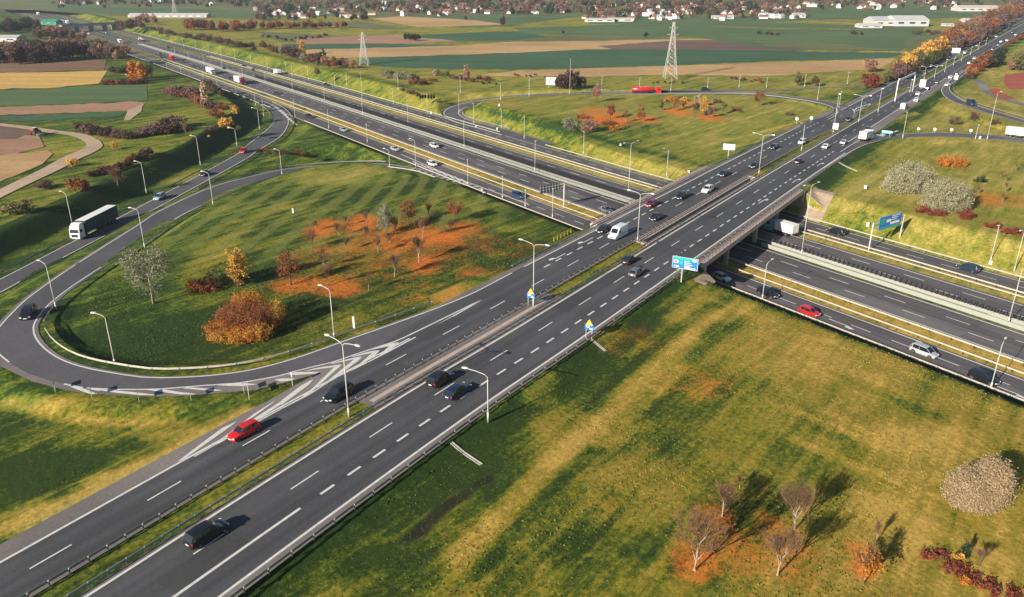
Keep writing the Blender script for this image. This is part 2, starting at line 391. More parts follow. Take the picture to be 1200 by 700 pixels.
for a in [(200, 400, 120, 40, .8), (560, 560, 80, 40, .7), (660, 420, 60, 30, .6), (700, 640, 70, 30, .5), (860, 600, 30, 40, .4), (930, 530, 60, 40, .35), (590, 220, 60, 12, .5), (700, 150, 90, 16, .6), (440, 610, 70, 70, .7),
          (60, 550, 70, 26, .8), (230, 540, 60, 20, .6), (840, 385, 40, 12, .6), (1010, 380, 40, 12, .4), (780, 480, 60, 18, .3), (1120, 430, 50, 10, .35)]:
    spot(green, *a)
def streak(arr, px, hw, k):
    line = np.array([PG(u, v) for u, v in px]); D, _ = dist_poly(gx, gy, line, hw * 3); np.maximum(arr, k * np.clip(1.3 - D / hw, 0, 1), out=arr)
for px, hw, k in (([(540, 655), (600, 590), (655, 530), (740, 455), (840, 365)], 2.4, .85), ([(600, 640), (680, 560), (740, 500)], 1.2, .6), ([(700, 520), (800, 430)], 1.3, .6), ([(1000, 575), (1200, 668)], 1.6, .8), ([(1040, 612), (1190, 690)], 1.0, .75), ([(930, 515), (1110, 590)], 1.2, .7), ([(830, 350), (1000, 412), (1198, 492)], 1.6, .62), ([(-20, 632), (90, 585), (200, 528), (290, 482)], 1.5, .95), ([(0, 470), (60, 488), (130, 496), (220, 498)], .9, .65), ([(900, 470), (1080, 540)], 1.0, .6), ([(440, 640), (560, 560)], .9, .5), ([(310, 440), (400, 408), (520, 362), (640, 300)], 1.6, .7)): streak(dry, px, hw, k)
for px, hw, k in (([(690, 480), (760, 415), (850, 350)], 1.6, .8), ([(560, 660), (640, 590), (700, 530)], 2.0, .8), ([(420, 660), (540, 560), (640, 470), (760, 380)], 3.5, .9), ([(960, 500), (1000, 520), (900, 600)], 2.0, .6), ([(980, 440), (1100, 490)], 1.6, .5)): streak(green, px, hw, k)
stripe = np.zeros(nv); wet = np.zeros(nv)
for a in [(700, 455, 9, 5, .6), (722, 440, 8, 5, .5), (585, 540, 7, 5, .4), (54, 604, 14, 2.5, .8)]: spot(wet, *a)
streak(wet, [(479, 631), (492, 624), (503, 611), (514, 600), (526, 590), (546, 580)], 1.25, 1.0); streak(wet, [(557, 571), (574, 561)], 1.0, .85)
Dsb, _z = dist_poly(gx, gy, thin(S_c), 30); sideS = (gx < -92) | (nG > 300); green = np.maximum(green, ((Dsb > S_w + 2.5) & (Dsb < S_w + 11) & (gx < -95)) * 1.0)  # shade of the truck ramp's bank deepened in colour by darker green grass
for px, hw, k in (([(790, 178), (960, 134)], 1.6, .75), ([(770, 165), (930, 124)], 1.6, .7), ([(830, 178), (975, 142)], 1.4, .65), ([(740, 160), (860, 122)], 1.2, .5), ([(1020, 150), (1075, 133)], 1.5, .7), ([(1000, 215), (1120, 180)], 2, .6)): streak(dry, px, hw, k)
stripe = np.maximum(stripe, smooth01((60 - np.hypot(gx + 50, gy - 205)) / 20) * 1.0)
stripe = np.maximum(stripe, 0.8 * smooth01((-rtG - 20) / 10) * smooth01((mG0 - 200) / 12) * (gy < 360))
warm = np.clip(smooth01((rtG - 13) / 3) * (mG0 < 118) * 1.0 + 0.8 * (rtG < -14) * (rtG > -40) * (mG0 < 100) * (rsG < 110) + ((rtG > -4.6) & (rtG < -.4)) * .8 + (np.hypot(gx + 8, gy - 165) < 60) * (rtG < -16) * (mG0 < 118) * .55 + ((mG0 > 131) & (mG0 < 137.3)) * .9, 0, 1)
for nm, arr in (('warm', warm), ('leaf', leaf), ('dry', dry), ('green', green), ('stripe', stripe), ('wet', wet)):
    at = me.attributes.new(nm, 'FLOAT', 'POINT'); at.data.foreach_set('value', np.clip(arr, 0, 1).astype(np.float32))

_a = P(300, 285, -1.2); _b = P(397, 207, -1.2); STRIPE_AZ = math.degrees(math.atan2(_b[0] - _a[0], _b[1] - _a[1]))
def grass_material():
    m, n, b = newmat('grass_ground'); b.inputs['Roughness'].default_value = 0.95; b.inputs['Specular IOR Level'].default_value = 0.12
    tc = N(n, 'ShaderNodeTexCoord')
    def noise(scale, detail=4, vec=None, rough=0.55):
        z = N(n, 'ShaderNodeTexNoise'); z.inputs['Scale'].default_value = scale; z.inputs['Detail'].default_value = detail; z.inputs['Roughness'].default_value = rough
        n.links.new(vec or tc.outputs['Object'], z.inputs['Vector']); return z.outputs[0]
    def rng_(src, a, b_, lo=0.0, hi=1.0):
        r = N(n, 'ShaderNodeMapRange'); r.inputs[1].default_value = a; r.inputs[2].default_value = b_; r.inputs[3].default_value = lo; r.inputs[4].default_value = hi
        n.links.new(src, r.inputs[0]); return r.outputs[0]
    def math_(op, a, b_):
        x = N(n, 'ShaderNodeMath', operation=op)
        for i, q in enumerate((a, b_)):
            if isinstance(q, (int, float)): x.inputs[i].default_value = q
            else: n.links.new(q, x.inputs[i])
        return x.outputs[0]
    def mix(f, a, b_):
        x = N(n, 'ShaderNodeMix', data_type='RGBA')
        if isinstance(f, (int, float)): x.inputs[0].default_value = f
        else: n.links.new(f, x.inputs[0])
        for i, q in ((6, a), (7, b_)):
            if isinstance(q, tuple): x.inputs[i].default_value = (*q, 1)
            else: n.links.new(q, x.inputs[i])
        return x.outputs[2]
    def attr(a):
        x = N(n, 'ShaderNodeAttribute'); x.attribute_name = a; return x.outputs['Fac']
    def stretch(ang, sx, sy):
        mp = N(n, 'ShaderNodeMapping'); mp.inputs['Rotation'].default_value = (0, 0, ang); n.links.new(tc.outputs['Object'], mp.inputs['Vector'])
        m2 = N(n, 'ShaderNodeMapping'); m2.inputs['Scale'].default_value = (sx, sy, 1); n.links.new(mp.outputs[0], m2.inputs['Vector']); return m2.outputs[0]
    big = noise(0.035, 5); mid = noise(0.22, 5, rough=0.65); fine = noise(1.6, 6, rough=0.7); grain = noise(6.0, 4, rough=0.8)
    strk = noise(0.5, 5, stretch(R_(38), 1.0, 0.09), 0.65); strk2 = noise(1.3, 4, stretch(R_(-35), 1.0, 0.12), 0.65)
    dryf = math_('ADD', attr('dry'), math_('MULTIPLY', rng_(big, .35, .68), 0.35))
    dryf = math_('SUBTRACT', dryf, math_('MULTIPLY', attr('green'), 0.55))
    dryf = math_('ADD', dryf, rng_(mid, .3, .7, -.17, .17)); dryf = math_('ADD', dryf, rng_(strk, .3, .7, -.32, .32)); dryf = math_('ADD', dryf, rng_(fine, .3, .7, -.2, .2))
    ramp = N(n, 'ShaderNodeValToRGB'); n.links.new(dryf, ramp.inputs[0]); cr = ramp.color_ramp
    stops = [(0.0, (0.026, 0.052, 0.011)), (0.22, (0.070, 0.112, 0.014)), (0.45, (0.175, 0.182, 0.024)), (0.68, (0.245, 0.215, 0.040)), (1.0, (0.38, 0.30, 0.078))]
    cr.elements[0].position = stops[0][0]; cr.elements[0].color = (*stops[0][1], 1); cr.elements[1].position = 1.0; cr.elements[1].color = (*stops[-1][1], 1)
    for p_, c_ in stops[1:-1]:
        e = cr.elements.new(p_); e.color = (*c_, 1)
    wm = mix(attr('warm'), (1.0, 1.0, 1.0), (1.14, 0.94, 0.80)); vm = N(n, 'ShaderNodeVectorMath', operation='MULTIPLY'); n.links.new(ramp.outputs[0], vm.inputs[0]); n.links.new(wm, vm.inputs[1]); colr = vm.outputs[0]
    # mown stripes
    wv = N(n, 'ShaderNodeTexWave'); wv.bands_direction = 'X'; wv.inputs['Scale'].default_value = 0.05; wv.inputs['Distortion'].default_value = 4.5; wv.inputs['Detail'].default_value = 3; wv.inputs['Detail Scale'].default_value = 0.6
    n.links.new(stretch(R_(STRIPE_AZ), 1.0, 0.35), wv.inputs['Vector'])
    sm = math_('MULTIPLY', attr('stripe'), rng_(wv.outputs['Fac'], .35, .75, 0, 1))
    colr = mix(math_('MULTIPLY', sm, 0.48), colr, (0.20, 0.21, 0.05))
    # grain
    g = math_('MULTIPLY', rng_(fine, .3, .7, .78, 1.22), rng_(grain, .25, .75, .7, 1.3)); g = math_('MULTIPLY', g, rng_(strk2, .3, .7, .84, 1.16))
    sc = N(n, 'ShaderNodeVectorMath', operation='SCALE'); n.links.new(colr, sc.inputs[0]); n.links.new(g, sc.inputs['Scale'])
    # fallen leaves
    vo = N(n, 'ShaderNodeTexVoronoi'); vo.inputs['Scale'].default_value = 3.2; n.links.new(tc.outputs['Object'], vo.inputs['Vector'])
    lm = math_('ADD', attr('leaf'), rng_(mid, .3, .7, -.45, .25)); lm = math_('ADD', lm, rng_(fine, .3, .7, -.3, .3)); lm = math_('ADD', lm, rng_(grain, .3, .7, -.4, .4))
    lm = rng_(lm, .1, 1.0)
    lc = mix(rng_(vo.outputs['Color'], 0.2, .8), (0.30, 0.06, 0.014), (0.78, 0.27, 0.045)); lc = mix(rng_(fine, .35, .65), lc, (0.66, 0.14, 0.022))
    hm = N(n, 'ShaderNodeMath', operation='MULTIPLY'); n.links.new(lm, hm.inputs[0]); n.links.new(rng_(attr('leaf'), 0.02, .25), hm.inputs[1])
    fc = mix(math_('MULTIPLY', hm.outputs[0], 0.9), sc.outputs[0], lc)
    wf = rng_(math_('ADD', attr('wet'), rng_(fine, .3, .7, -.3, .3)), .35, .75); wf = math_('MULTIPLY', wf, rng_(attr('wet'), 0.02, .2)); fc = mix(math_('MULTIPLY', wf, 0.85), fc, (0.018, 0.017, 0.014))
    n.links.new(fc, b.inputs['Base Color'])
    bp = N(n, 'ShaderNodeBump'); bp.inputs['Strength'].default_value = 0.5; bp.inputs['Distance'].default_value = 0.3
    hh = math_('ADD', math_('MULTIPLY', fine, 0.6), math_('MULTIPLY', grain, 0.35)); hh = math_('ADD', hh, math_('MULTIPLY', mid, 0.9)); hh = math_('ADD', hh, math_('MULTIPLY', strk, 0.8))
    n.links.new(hh, bp.inputs['Height']); n.links.new(bp.outputs[0], b.inputs['Normal'])
    return m
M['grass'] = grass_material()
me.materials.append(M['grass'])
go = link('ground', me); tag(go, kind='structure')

# ------------------------------------------------------------------ fields and far ground, laid as sheets a few cm above the ground
def fieldmat(name, col, ang, var=0.16, lines=0.5):
    m, n, b = newmat(name); b.inputs['Roughness'].default_value = 0.95; b.inputs['Specular IOR Level'].default_value = 0.1
    tc = N(n, 'ShaderNodeTexCoord'); mp = N(n, 'ShaderNodeMapping'); mp.inputs['Rotation'].default_value = (0, 0, ang); n.links.new(tc.outputs['Object'], mp.inputs['Vector'])
    m2 = N(n, 'ShaderNodeMapping'); m2.inputs['Scale'].default_value = (0.06, 1, 1); n.links.new(mp.outputs[0], m2.inputs['Vector'])
    f = None
    for vec, sc_, am_ in ((m2.outputs[0], 0.12, var * lines * 2), (mp.outputs[0], 0.012, var), (mp.outputs[0], 0.6, var * 0.8)):
        z = N(n, 'ShaderNodeTexNoise'); z.inputs['Scale'].default_value = sc_; z.inputs['Detail'].default_value = 6; n.links.new(vec, z.inputs['Vector'])
        r = N(n, 'ShaderNodeMapRange'); r.inputs[1].default_value = .3; r.inputs[2].default_value = .7; r.inputs[3].default_value = 1 - am_; r.inputs[4].default_value = 1 + am_
        n.links.new(z.outputs[0], r.inputs[0])
        if f is None: f = r.outputs[0]
        else:
            x = N(n, 'ShaderNodeMath', operation='MULTIPLY'); n.links.new(f, x.inputs[0]); n.links.new(r.outputs[0], x.inputs[1]); f = x.outputs[0]
    s = N(n, 'ShaderNodeVectorMath', operation='SCALE'); s.inputs[0].default_value = col; n.links.new(f, s.inputs['Scale']); n.links.new(s.outputs[0], b.inputs['Base Color'])
    return m
FM = {'green': fieldmat('field_green', (0.09, 0.135, 0.058), 0.1), 'teal': fieldmat('field_deep_green', (0.055, 0.11, 0.06), 0.1), 'olive': fieldmat('field_olive', (0.13, 0.14, 0.06), 0.1),
      'brown': fieldmat('ploughed_soil', (0.20, 0.12, 0.075), 0.1), 'tan': fieldmat('stubble_tan', (0.42, 0.27, 0.13), 0.1), 'straw': fieldmat('stubble_straw', (0.50, 0.32, 0.10), 0.1),
      'pink': fieldmat('bare_soil_pinkish', (0.34, 0.20, 0.13), 0.1), 'mauve': fieldmat('dark_soil', (0.15, 0.10, 0.08), 0.1), 'dirt': fieldmat('dirt_track', (0.40, 0.30, 0.21), 0.3, 0.1),
      'grey': fieldmat('gravel_yard', (0.30, 0.27, 0.24), 0.3, 0.1), 'litter': fieldmat('red_soil_patch', (0.30, 0.09, 0.06), 0.2)}
_fz = [0]
def field(px, mat, name='field', z=-1.16, jag=0.7):
    _fz[0] += 1; z = -1.16 + 0.004 * _fz[0]
    pts = []
    for (a, b) in zip(px, px[1:] + px[:1]):
        k = max(1, int(math.hypot(b[0] - a[0], b[1] - a[1]) / 9))
        for i in range(k):
            t = i / k; u = a[0] + (b[0] - a[0]) * t; v = a[1] + (b[1] - a[1]) * t
            if i: v += rng.uniform(-jag, jag) * min(1.0, max(0.12, v / 110)); u += rng.uniform(-jag, jag)
            pts.append(P(u, v, z))
    mb = MB(); mb.add(pts, [tuple(range(len(pts)))]); o = mb.build(name, FM[mat]); tag(o, kind='structure'); return o
# beyond the interchange, centre and right
field([(150, 20), (700, 19), (1200, 14), (1400, 14), (1400, -14), (-300, -14), (-300, 6), (40, 12)], 'olive', 'far_plain', -1.0)
field([(70, 14), (330, 24), (300, 15), (200, 10), (60, 7)], 'green')
field([(355, 27), (440, 35), (480, 34), (420, 25)], 'olive')
field([(430, 20), (560, 33), (600, 30), (690, 18), (690, 28), (1080, 36), (1085, 32), (900, 26), (1000, 22), (1200, 12), (1000, 8), (980, 12), (860, 20), (620, 17)], 'green')
field([(434, 22), (470, 19), (560, 24), (590, 29), (490, 32)], 'tan')
field([(300, 37), (400, 42), (440, 41), (620, 41), (780, 44), (830, 52), (600, 49), (460, 50), (330, 50)], 'olive')
field([(345, 45), (430, 42), (470, 41), (535, 48), (460, 52), (350, 53)], 'pink')
field([(475, 42), (580, 37), (620, 37), (640, 44), (600, 47), (536, 48), (500, 45)], 'teal')
field([(330, 52), (440, 51), (545, 53), (540, 55), (420, 57), (330, 58)], 'teal')
field([(330, 59), (450, 56), (548, 53), (600, 49), (700, 48), (800, 46), (880, 46), (840, 55), (690, 58), (600, 63), (480, 67), (390, 68)], 'tan')
field([(700, 54), (800, 47), (900, 46), (1010, 55), (900, 62), (800, 61), (720, 58)], 'mauve')
field([(420, 68), (480, 66), (600, 62), (690, 58), (800, 58), (900, 60), (1055, 62), (1058, 64), (1040, 68), (900, 72), (780, 77), (600, 82), (480, 80), (420, 76)], 'teal')
field([(600, 33), (760, 28), (900, 34), (1090, 36), (1080, 46), (1055, 60), (900, 58), (820, 44), (700, 42), (620, 40)], 'green')
field([(880, 48), (960, 50), (1040, 58), (980, 60), (900, 55)], 'olive')
field([(600, 83.5), (760, 78), (870, 75), (1050, 68.5), (1043, 74), (1030, 81), (900, 89), (800, 88), (680, 90), (600, 90), (560, 88)], 'tan')
field([(940, 9), (1060, 9.5), (1160, 13), (1180, 19), (1040, 24), (960, 22)], 'green')
field([(1060, 48), (1095, 38), (1120, 38), (1100, 52), (1062, 62)], 'olive')
# left side fields
field([(-60, 74), (95, 68), (125, 71), (122, 82), (-60, 87)], 'brown')
field([(-60, 87), (40, 85), (126, 83), (116, 98), (60, 103), (-60, 106)], 'straw')
field([(-60, 107), (60, 104), (116, 100), (172, 99), (173, 118), (110, 121), (-60, 126)], 'green')
field([(-60, 127), (60, 124), (160, 119), (170, 121), (165, 128), (150, 130), (60, 133), (-60, 137)], 'pink')
field([(-60, 138), (60, 135), (150, 131), (140, 136), (60, 141), (-60, 144)], 'teal')
field([(150, 129), (167, 122), (166, 130), (152, 141), (145, 141)], 'dirt')
field([(-60, 144), (0, 145), (36, 152), (42, 157), (30, 158), (20, 163), (-60, 164)], 'mauve')
field([(-60, 164), (20, 163), (30, 158), (46, 160), (52, 172), (20, 180), (-60, 186)], 'pink')
field([(-60, 186), (20, 180), (55, 176), (62, 180), (50, 192), (0, 213), (-60, 236)], 'tan')
tr = path3([(-40, 140), (0, 146), (30, 149.5), (60, 154), (90, 158), (107, 165), (110, 172), (100, 178), (84, 185), (60, 198), (20, 217), (-10, 232), (-50, 252)], -1.0)
for i in range(len(tr)): tr[i, 2] = 0
def drape(line, hw, name, mat, dz=0.05, step=None):
    hw = np.broadcast_to(hw, (len(line),)); A = offset(line, -hw); B = offset(line, hw)
    z1 = ground(A[:, 0], A[:, 1]); z2 = ground(B[:, 0], B[:, 1]); zm = ground(line[:, 0], line[:, 1]); zz = np.maximum(np.maximum(z1, z2), zm) + dz
    A[:, 2] = zz; B[:, 2] = zz; return ribbon(A, B, name, mat)
drape(tr, np.interp(np.linspace(0, 1, len(tr)), [0, .5, .6, 1], [1.6, 2.4, 3.2, 2.0]), 'dirt_track', FM['dirt'], 0.2)
lr = path3([(563, 111), (620, 111.5), (700, 107.5), (760, 105.6), (830, 105.5), (900, 105.5), (960, 102.5), (1000, 100.5), (1015, 99)], -0.9); drape(lr, 1.8, 'local_road', M['shoulder'], 0.12)
pt = path3([(1143, 95), (1153, 104), (1164, 110.7), (1187, 118.7), (1215, 126)], -1.0); drape(pt, 2.2, 'path', M['shoulder'], 0.12)
field([(1178, 87), (1215, 84), (1215, 104), (1182, 104), (1176, 97)], 'litter')
field([(1158, 104), (1170, 104), (1176, 110), (1190, 115), (1178, 117), (1164, 112)], 'litter')
field([(1070, 62), (1100, 55), (1120, 62), (1100, 70), (1085, 72)], 'olive')

# ------------------------------------------------------------------ carriageways
def rrib(s0, s1, t0, t1, mat, name, z=0.0, step=4.0, mb=None):
    s = np.linspace(s0, s1, max(2, int((s1 - s0) / step))); t0 = np.interp(s, *t0) if isinstance(t0, tuple) else t0; t1 = np.interp(s, *t1) if isinstance(t1, tuple) else t1
    return ribbon(r_at(s, t0, z), r_at(s, t1, z), name, mat, mb=mb)
SMAX = RS[-1] - 5
sG1 = r_px(467, 401)[0]            # nose of the exit wedge
sE = r_px(600, 320)[0]
sC = r_px(960, 150)[0]; sQ = r_px(985, 177)[0]; sP = r_px(1120, 92)[0]
sM0 = r_px(423, 472)[0]; sM1 = r_px(640, 343)[0]; sM2 = r_px(905, 198)[0]; sM3 = r_px(968, 160)[0]
_, tQ = r_px(1000, 176)
# shoulder-coloured base, then the running lanes 4 mm above
rrib(0, SMAX, ([0, sG1 - 18, sG1 + 2, sC + 20, sC + 60, SMAX], [-14.5, -14.5, -16.7, -16.7, -14.6, -14.6]), ([0, SMAX], [-4.3, -4.3]), M['shoulder'], 'road', 0.0)
rrib(0, SMAX, ([0, SMAX], [-0.75, -0.75]), ([0, sQ - 5, sQ + 25, SMAX], [12.0, 12.0, 11.0, 11.0]), M['shoulder'], 'road', 0.0)
rrib(0, SMAX, ([0, sG1 - 10, sG1 + 6, sC + 10, sC + 40, SMAX], [-11.9, -11.9, -15.3, -15.3, -11.9, -11.9]), -4.95, M['asph_r'], 'carriageway', 0.004)
rrib(0, SMAX, -0.05, ([0, sQ, sQ + 30, sP, sP + 60, SMAX], [10.7, 10.7, 7.1, 7.1, 11, 11]), M['asph_r'], 'carriageway', 0.004)
rrib(sM0, sM1, -4.35, -0.7, M['shoulder'], 'paved_median', 0.02); rrib(sM0 + 1, sM1 - 1, -2.95, -2.15, M['pink'], 'paved_median', 0.03)
# wedge of the exit
wedge = MB()
wp = [(560, 345), (500, 372), (440, 404), (360, 424), (300, 440), (200, 450), (117, 453), (75, 446), (32, 434), (0, 414), (-8, 420), (0, 429), (37, 447), (82, 458.5), (112, 462), (180, 465), (225, 463.5), (300, 457), (340, 447), (372, 438), (345, 452), (300, 480), (235, 519), (245, 527), (300, 497), (470, 402)]
n_ = len(wp); wedge.add([P(u, v, -0.006) for u, v in wp], [tuple(range(n_))])
tag(wedge.build('road_wedge', M['shoulder']), kind='structure')
# loop and ramps
def two_edge(A, B, name, shoulder_mat, lane_mat, n, sh=0.9, za=0.0):
    a = resample(A, n); b = resample(B, n)
    d = (b - a); L = np.linalg.norm(d, axis=1)[:, None] + 1e-9; d = d / L
    ribbon(a - d * sh, b + d * sh, name, shoulder_mat, -0.010 + za); ribbon(a, b, name.replace('shoulder', 'carriageway'), lane_mat, 0.002 + za)
    return a, b
La, Lb = two_edge(L_in, L_out, 'loop_shoulder', M['shoulder'], M['asph_l'], 200)
Sa, Sb = two_edge(S_l, S_r, 'ramp_shoulder', M['shoulder'], M['asph_l'], 100)
Qa, Qb = two_edge(Q_u, Q_l, 'ramp_shoulder', M['shoulder'], M['asph_l'], 60, 1.2)
Pa, Pb = two_edge(P_u, P_l, 'ramp_shoulder', M['shoulder'], M['asph_l'], 60, 0.9)
Cc = resample(C_c, 160); Ca = offset(Cc, -3.2); Cb = offset(Cc, 3.2)
ribbon(offset(Cc, -4.4), offset(Cc, 4.4), 'ramp_shoulder', M['shoulder'], -0.012); ribbon(Ca, Cb, 'ramp_carriageway', M['asph_l'], 0.0)
# motorway
NA, NB = -60, 2100
def mrib(m0, m1, mat, name, dz, n0=NA, n1=NB, z=MZ):
    n = np.linspace(n0, n1, int((n1 - n0) / 8)); m0 = np.interp(n, *m0) if isinstance(m0, tuple) else m0; m1 = np.interp(n, *m1) if isinstance(m1, tuple) else m1
    return ribbon(m_at(m0, n, z + dz), m_at(m1, n, z + dz), name, mat)
mrib(123.3, 131.5, M['asph_m'], 'motorway_carriageway', 0.0)
mrib(136.8, 149.6, M['asph_m'], 'motorway_carriageway', 0.0)
mrib(153.9, 163.9, M['asph_m'], 'motorway_carriageway', 0.0)
mrib(168.9, 176.9, M['asph_m'], 'motorway_carriageway', 0.0)

# ------------------------------------------------------------------ painted markings
ZR = 0.009
def stroke(mb, pts, w_, z):
    p = np.array([(q[0], q[1], z if z is not None else q[2]) for q in pts], float)
    ribbon(offset(p, -w_ / 2), offset(p, w_ / 2), '', None, mb=mb)
mk = MB()
def rline(t, s0, s1, w_=0.28, z=ZR):
    s = np.linspace(s0, s1, max(2, int((s1 - s0) / 5))); tt = np.interp(s, *t) if isinstance(t, tuple) else t; stroke(mk, r_at(s, tt, z), w_, z)
def rdash(t, s0, s1, on, per, w_, ph=0.0, z=ZR):
    s = s0 + ph
    while s < s1: stroke(mk, r_at(np.array([s, s + on]), t, z), w_, z); s += per
rline(0.0, 0, SMAX, 0.32); rline(-5.0, 0, SMAX, 0.30)
rline(-11.7, 0, sG1 + 2, 0.32); rline(([0, sG1, sG1 + 55], [-15.2, -15.2, -15.2]), sG1 + 40, sC, 0.28)
sB = r_px(355, 597)[0]
rline(7.0, 0, sB, 0.34); rdash(7.0, sB + 3.0, sQ, 2.15, 4.35, 0.34)
rdash(3.5, 2, SMAX, 4.3, 13.0, 0.20, r_px(484.5, 534)[0] % 13 - 2); rdash(-8.3, 2, SMAX, 4.3, 13.0, 0.20, r_px(32, 665)[0] % 13 - 2)
rline(10.6, 0, sQ - 2, 0.32); rdash(-11.8, sG1 + 42, sC + 10, 2.15, 4.35, 0.34)
rline(7.0, sQ + 8, sP, .3); rline(-11.8, sC + 22, SMAX, .3); rdash(7.0, sP + 4, SMAX, 2.1, 4.3, .3); rline(10.6, sP + 20, SMAX, .3)
tag(mk.build('lane_marking', M['paint']), kind='structure')
# exit wedge strokes and chevrons
wk = MB()
def pst(L, w_=0.45, z=0.006): stroke(wk, catmull([P(u, v, z) for u, v in L], 3.0), w_, z)
pst([(227.5, 535), (264, 514), (301, 494.5), (330, 478.5), (360, 463.5), (394.5, 441.8), (420, 429.8), (450, 414.8), (474, 402), (510, 382.5), (567, 350)], 0.32)
pst([(97.5, 454.5), (135, 456.5), (187.5, 456), (210, 454.2), (240, 451.8), (280, 449), (312, 443.5), (330, 439.8), (346.5, 435), (367.5, 429.8), (390, 424.5), (414, 416.3), (441, 407.3), (462, 400.5), (471, 396.8), (510, 378), (567, 350)], 0.3)
pst([(75, 450), (95, 454), (117, 457.5)], .32)
_zq = [0.012]
def wpoly(o, pts):
    _zq[0] += 0.002; wk.add([P(o[0] + x / 6.667, o[1] + y / 6.667, _zq[0]) for x, y in pts], [tuple(range(len(pts)))])
for o, pts in (((330, 375), [(845, 200), (918, 178), (890, 207), (800, 270), (740, 300)]), ((330, 375), [(690, 232), (830, 188), (918, 172), (850, 203), (720, 230)]),
    ((330, 375), [(710, 255), (768, 238), (740, 268), (620, 360), (545, 398)]), ((330, 375), [(540, 288), (690, 245), (768, 235), (700, 259), (560, 288)]),
    ((330, 375), [(570, 305), (630, 288), (600, 318), (430, 445), (335, 497)]), ((330, 375), [(380, 340), (560, 296), (630, 285), (560, 309), (400, 342)]),
    ((330, 375), [(415, 365), (472, 350), (440, 378), (215, 580), (130, 625), (240, 535)]), ((330, 375), [(170, 400), (290, 372), (472, 347), (400, 370), (230, 392)]),
    ((330, 375), [(250, 462), (215, 505), (0, 665), (0, 628), (150, 515)]), ((330, 375), [(40, 425), (110, 408), (305, 406), (270, 420), (110, 430)]), ((330, 375), [(-60, 468), (0, 458), (105, 458), (80, 472), (0, 482)]),
    ((190, 430), [(933, 290), (940, 262), (560, 505), (400, 620), (470, 585), (700, 440)]),
    ((190, 430), [(890, 258), (850, 292), (640, 445), (470, 560), (440, 575), (520, 520), (720, 365)]), ((190, 430), [(585, 424), (540, 462), (330, 610), (160, 730), (120, 740), (350, 565), (470, 478)]),
    ((190, 430), [(640, 128), (750, 136), (620, 151), (430, 146), (520, 132)]), ((190, 430), [(475, 183), (400, 190), (160, 168), (200, 158), (350, 170)]), ((190, 430), [(270, 211), (150, 216), (-10, 196), (0, 185), (80, 190)]),
    ((60, 420), [(130, 200), (210, 218), (365, 279), (300, 279), (150, 224)]), ((60, 420), [(260, 228), (350, 234), (700, 270), (865, 291), (690, 288), (470, 265)]), ((60, 420), [(740, 246), (850, 238), (1000, 262), (1130, 283), (1030, 283)])):
    wpoly(o, pts)
tag(wk.build('wedge_marking', M['paint']), kind='structure')
lk = MB()
def edge(line, w_=0.26, dz=0.012, inset=0.0):
    p = line.copy(); p[:, 2] += dz; stroke(lk, p, w_, None)
edge(La); edge(Lb[92:]); edge(Lb[60:92]); edge(Sa); edge(Sb); edge(Qa); edge(Qb); edge(Pa); edge(Pb); edge(Ca[18:-14]); edge(Cb[18:-14])
def wpst(L, z, w_=0.5):
    stroke(lk, catmull([P(u, v, z) for u, v in L], 3.0), w_, z)
# hatched noses where ramps meet the motorway and the bridge road
for i in range(9): u = 322 + i * 2.6; wpst([(u, 125.5 + i * 2.3), (u + 5.5, 128 + i * 2.3)], MZ + 0.03, 0.8)
for i in range(12): u = 478 + i * 7.5; v = 199 + i * 2.0; wpst([(u, v), (u + 7, v - 1.2 + i * .1)], MZ + 0.03, .7)
for i in range(8): wpst([(548 - i * 8, 215.8 - i * 3.2), (540 - i * 8, 209.8 - i * 2.9)], MZ + 0.034, .7)
wpst([(470, 181), (500, 194), (545, 212.5), (600, 232.5), (620, 240)], MZ + 0.03, 0.4)
for i in range(7): wpst([(1000 + i * 2.6, 131.5 - i * 1.0), (1005 + i * 2.4, 126.5 - i * .8)], 0.012, .9)
for i in range(6): wpst([(1001 - i * 2.5, 129 - i * 1.1), (996 - i * 2.5, 126.5 - i * 1.0)], 0.012, .7)
for i in range(7): wpst([(1021 + i * 4.3, 162.8 - i * 1.0 - (1.6 if i > 3 else 0)), (1024.5 + i * 4.6, 158.6 - i * .7 - (1 if i > 3 else 0))], 0.016, .9)
tag(lk.build('ramp_marking', M['paint']), kind='structure')
mm = MB(); ZM = MZ + 0.005
def mline(m, w_=0.3, n0=NA, n1=NB): stroke(mm, m_line(m, n0, n1, 8, ZM), w_, ZM)
def mdash(m, on, per, w_, ph=0.0, n0=NA, n1=900):
    n = n0 + ph
    while n < n1: stroke(mm, m_at(m, np.array([n, n + on]), ZM), w_, ZM); n += per
mline(123.9); mline(130.9); mdash(127.4, 4, 8, .22, 2, NA, 195); mdash(127.4, 5, 12, .2, 0, 380)
mline(138.1); mline(148.9); mdash(141.7, 4.5, 12.5, .24, 3); mdash(145.4, 4.5, 12.5, .24, 9)
mline(154.4); mline(162.9); mdash(157.2, 4.5, 12.5, .24, 5); mdash(160.0, 4.5, 12.5, .24, 1)
mline(169.5); mline(176.2); mdash(172.9, 4, 8, .22, 2)
tag(mm.build('motorway_marking', M['paint']), kind='structure')
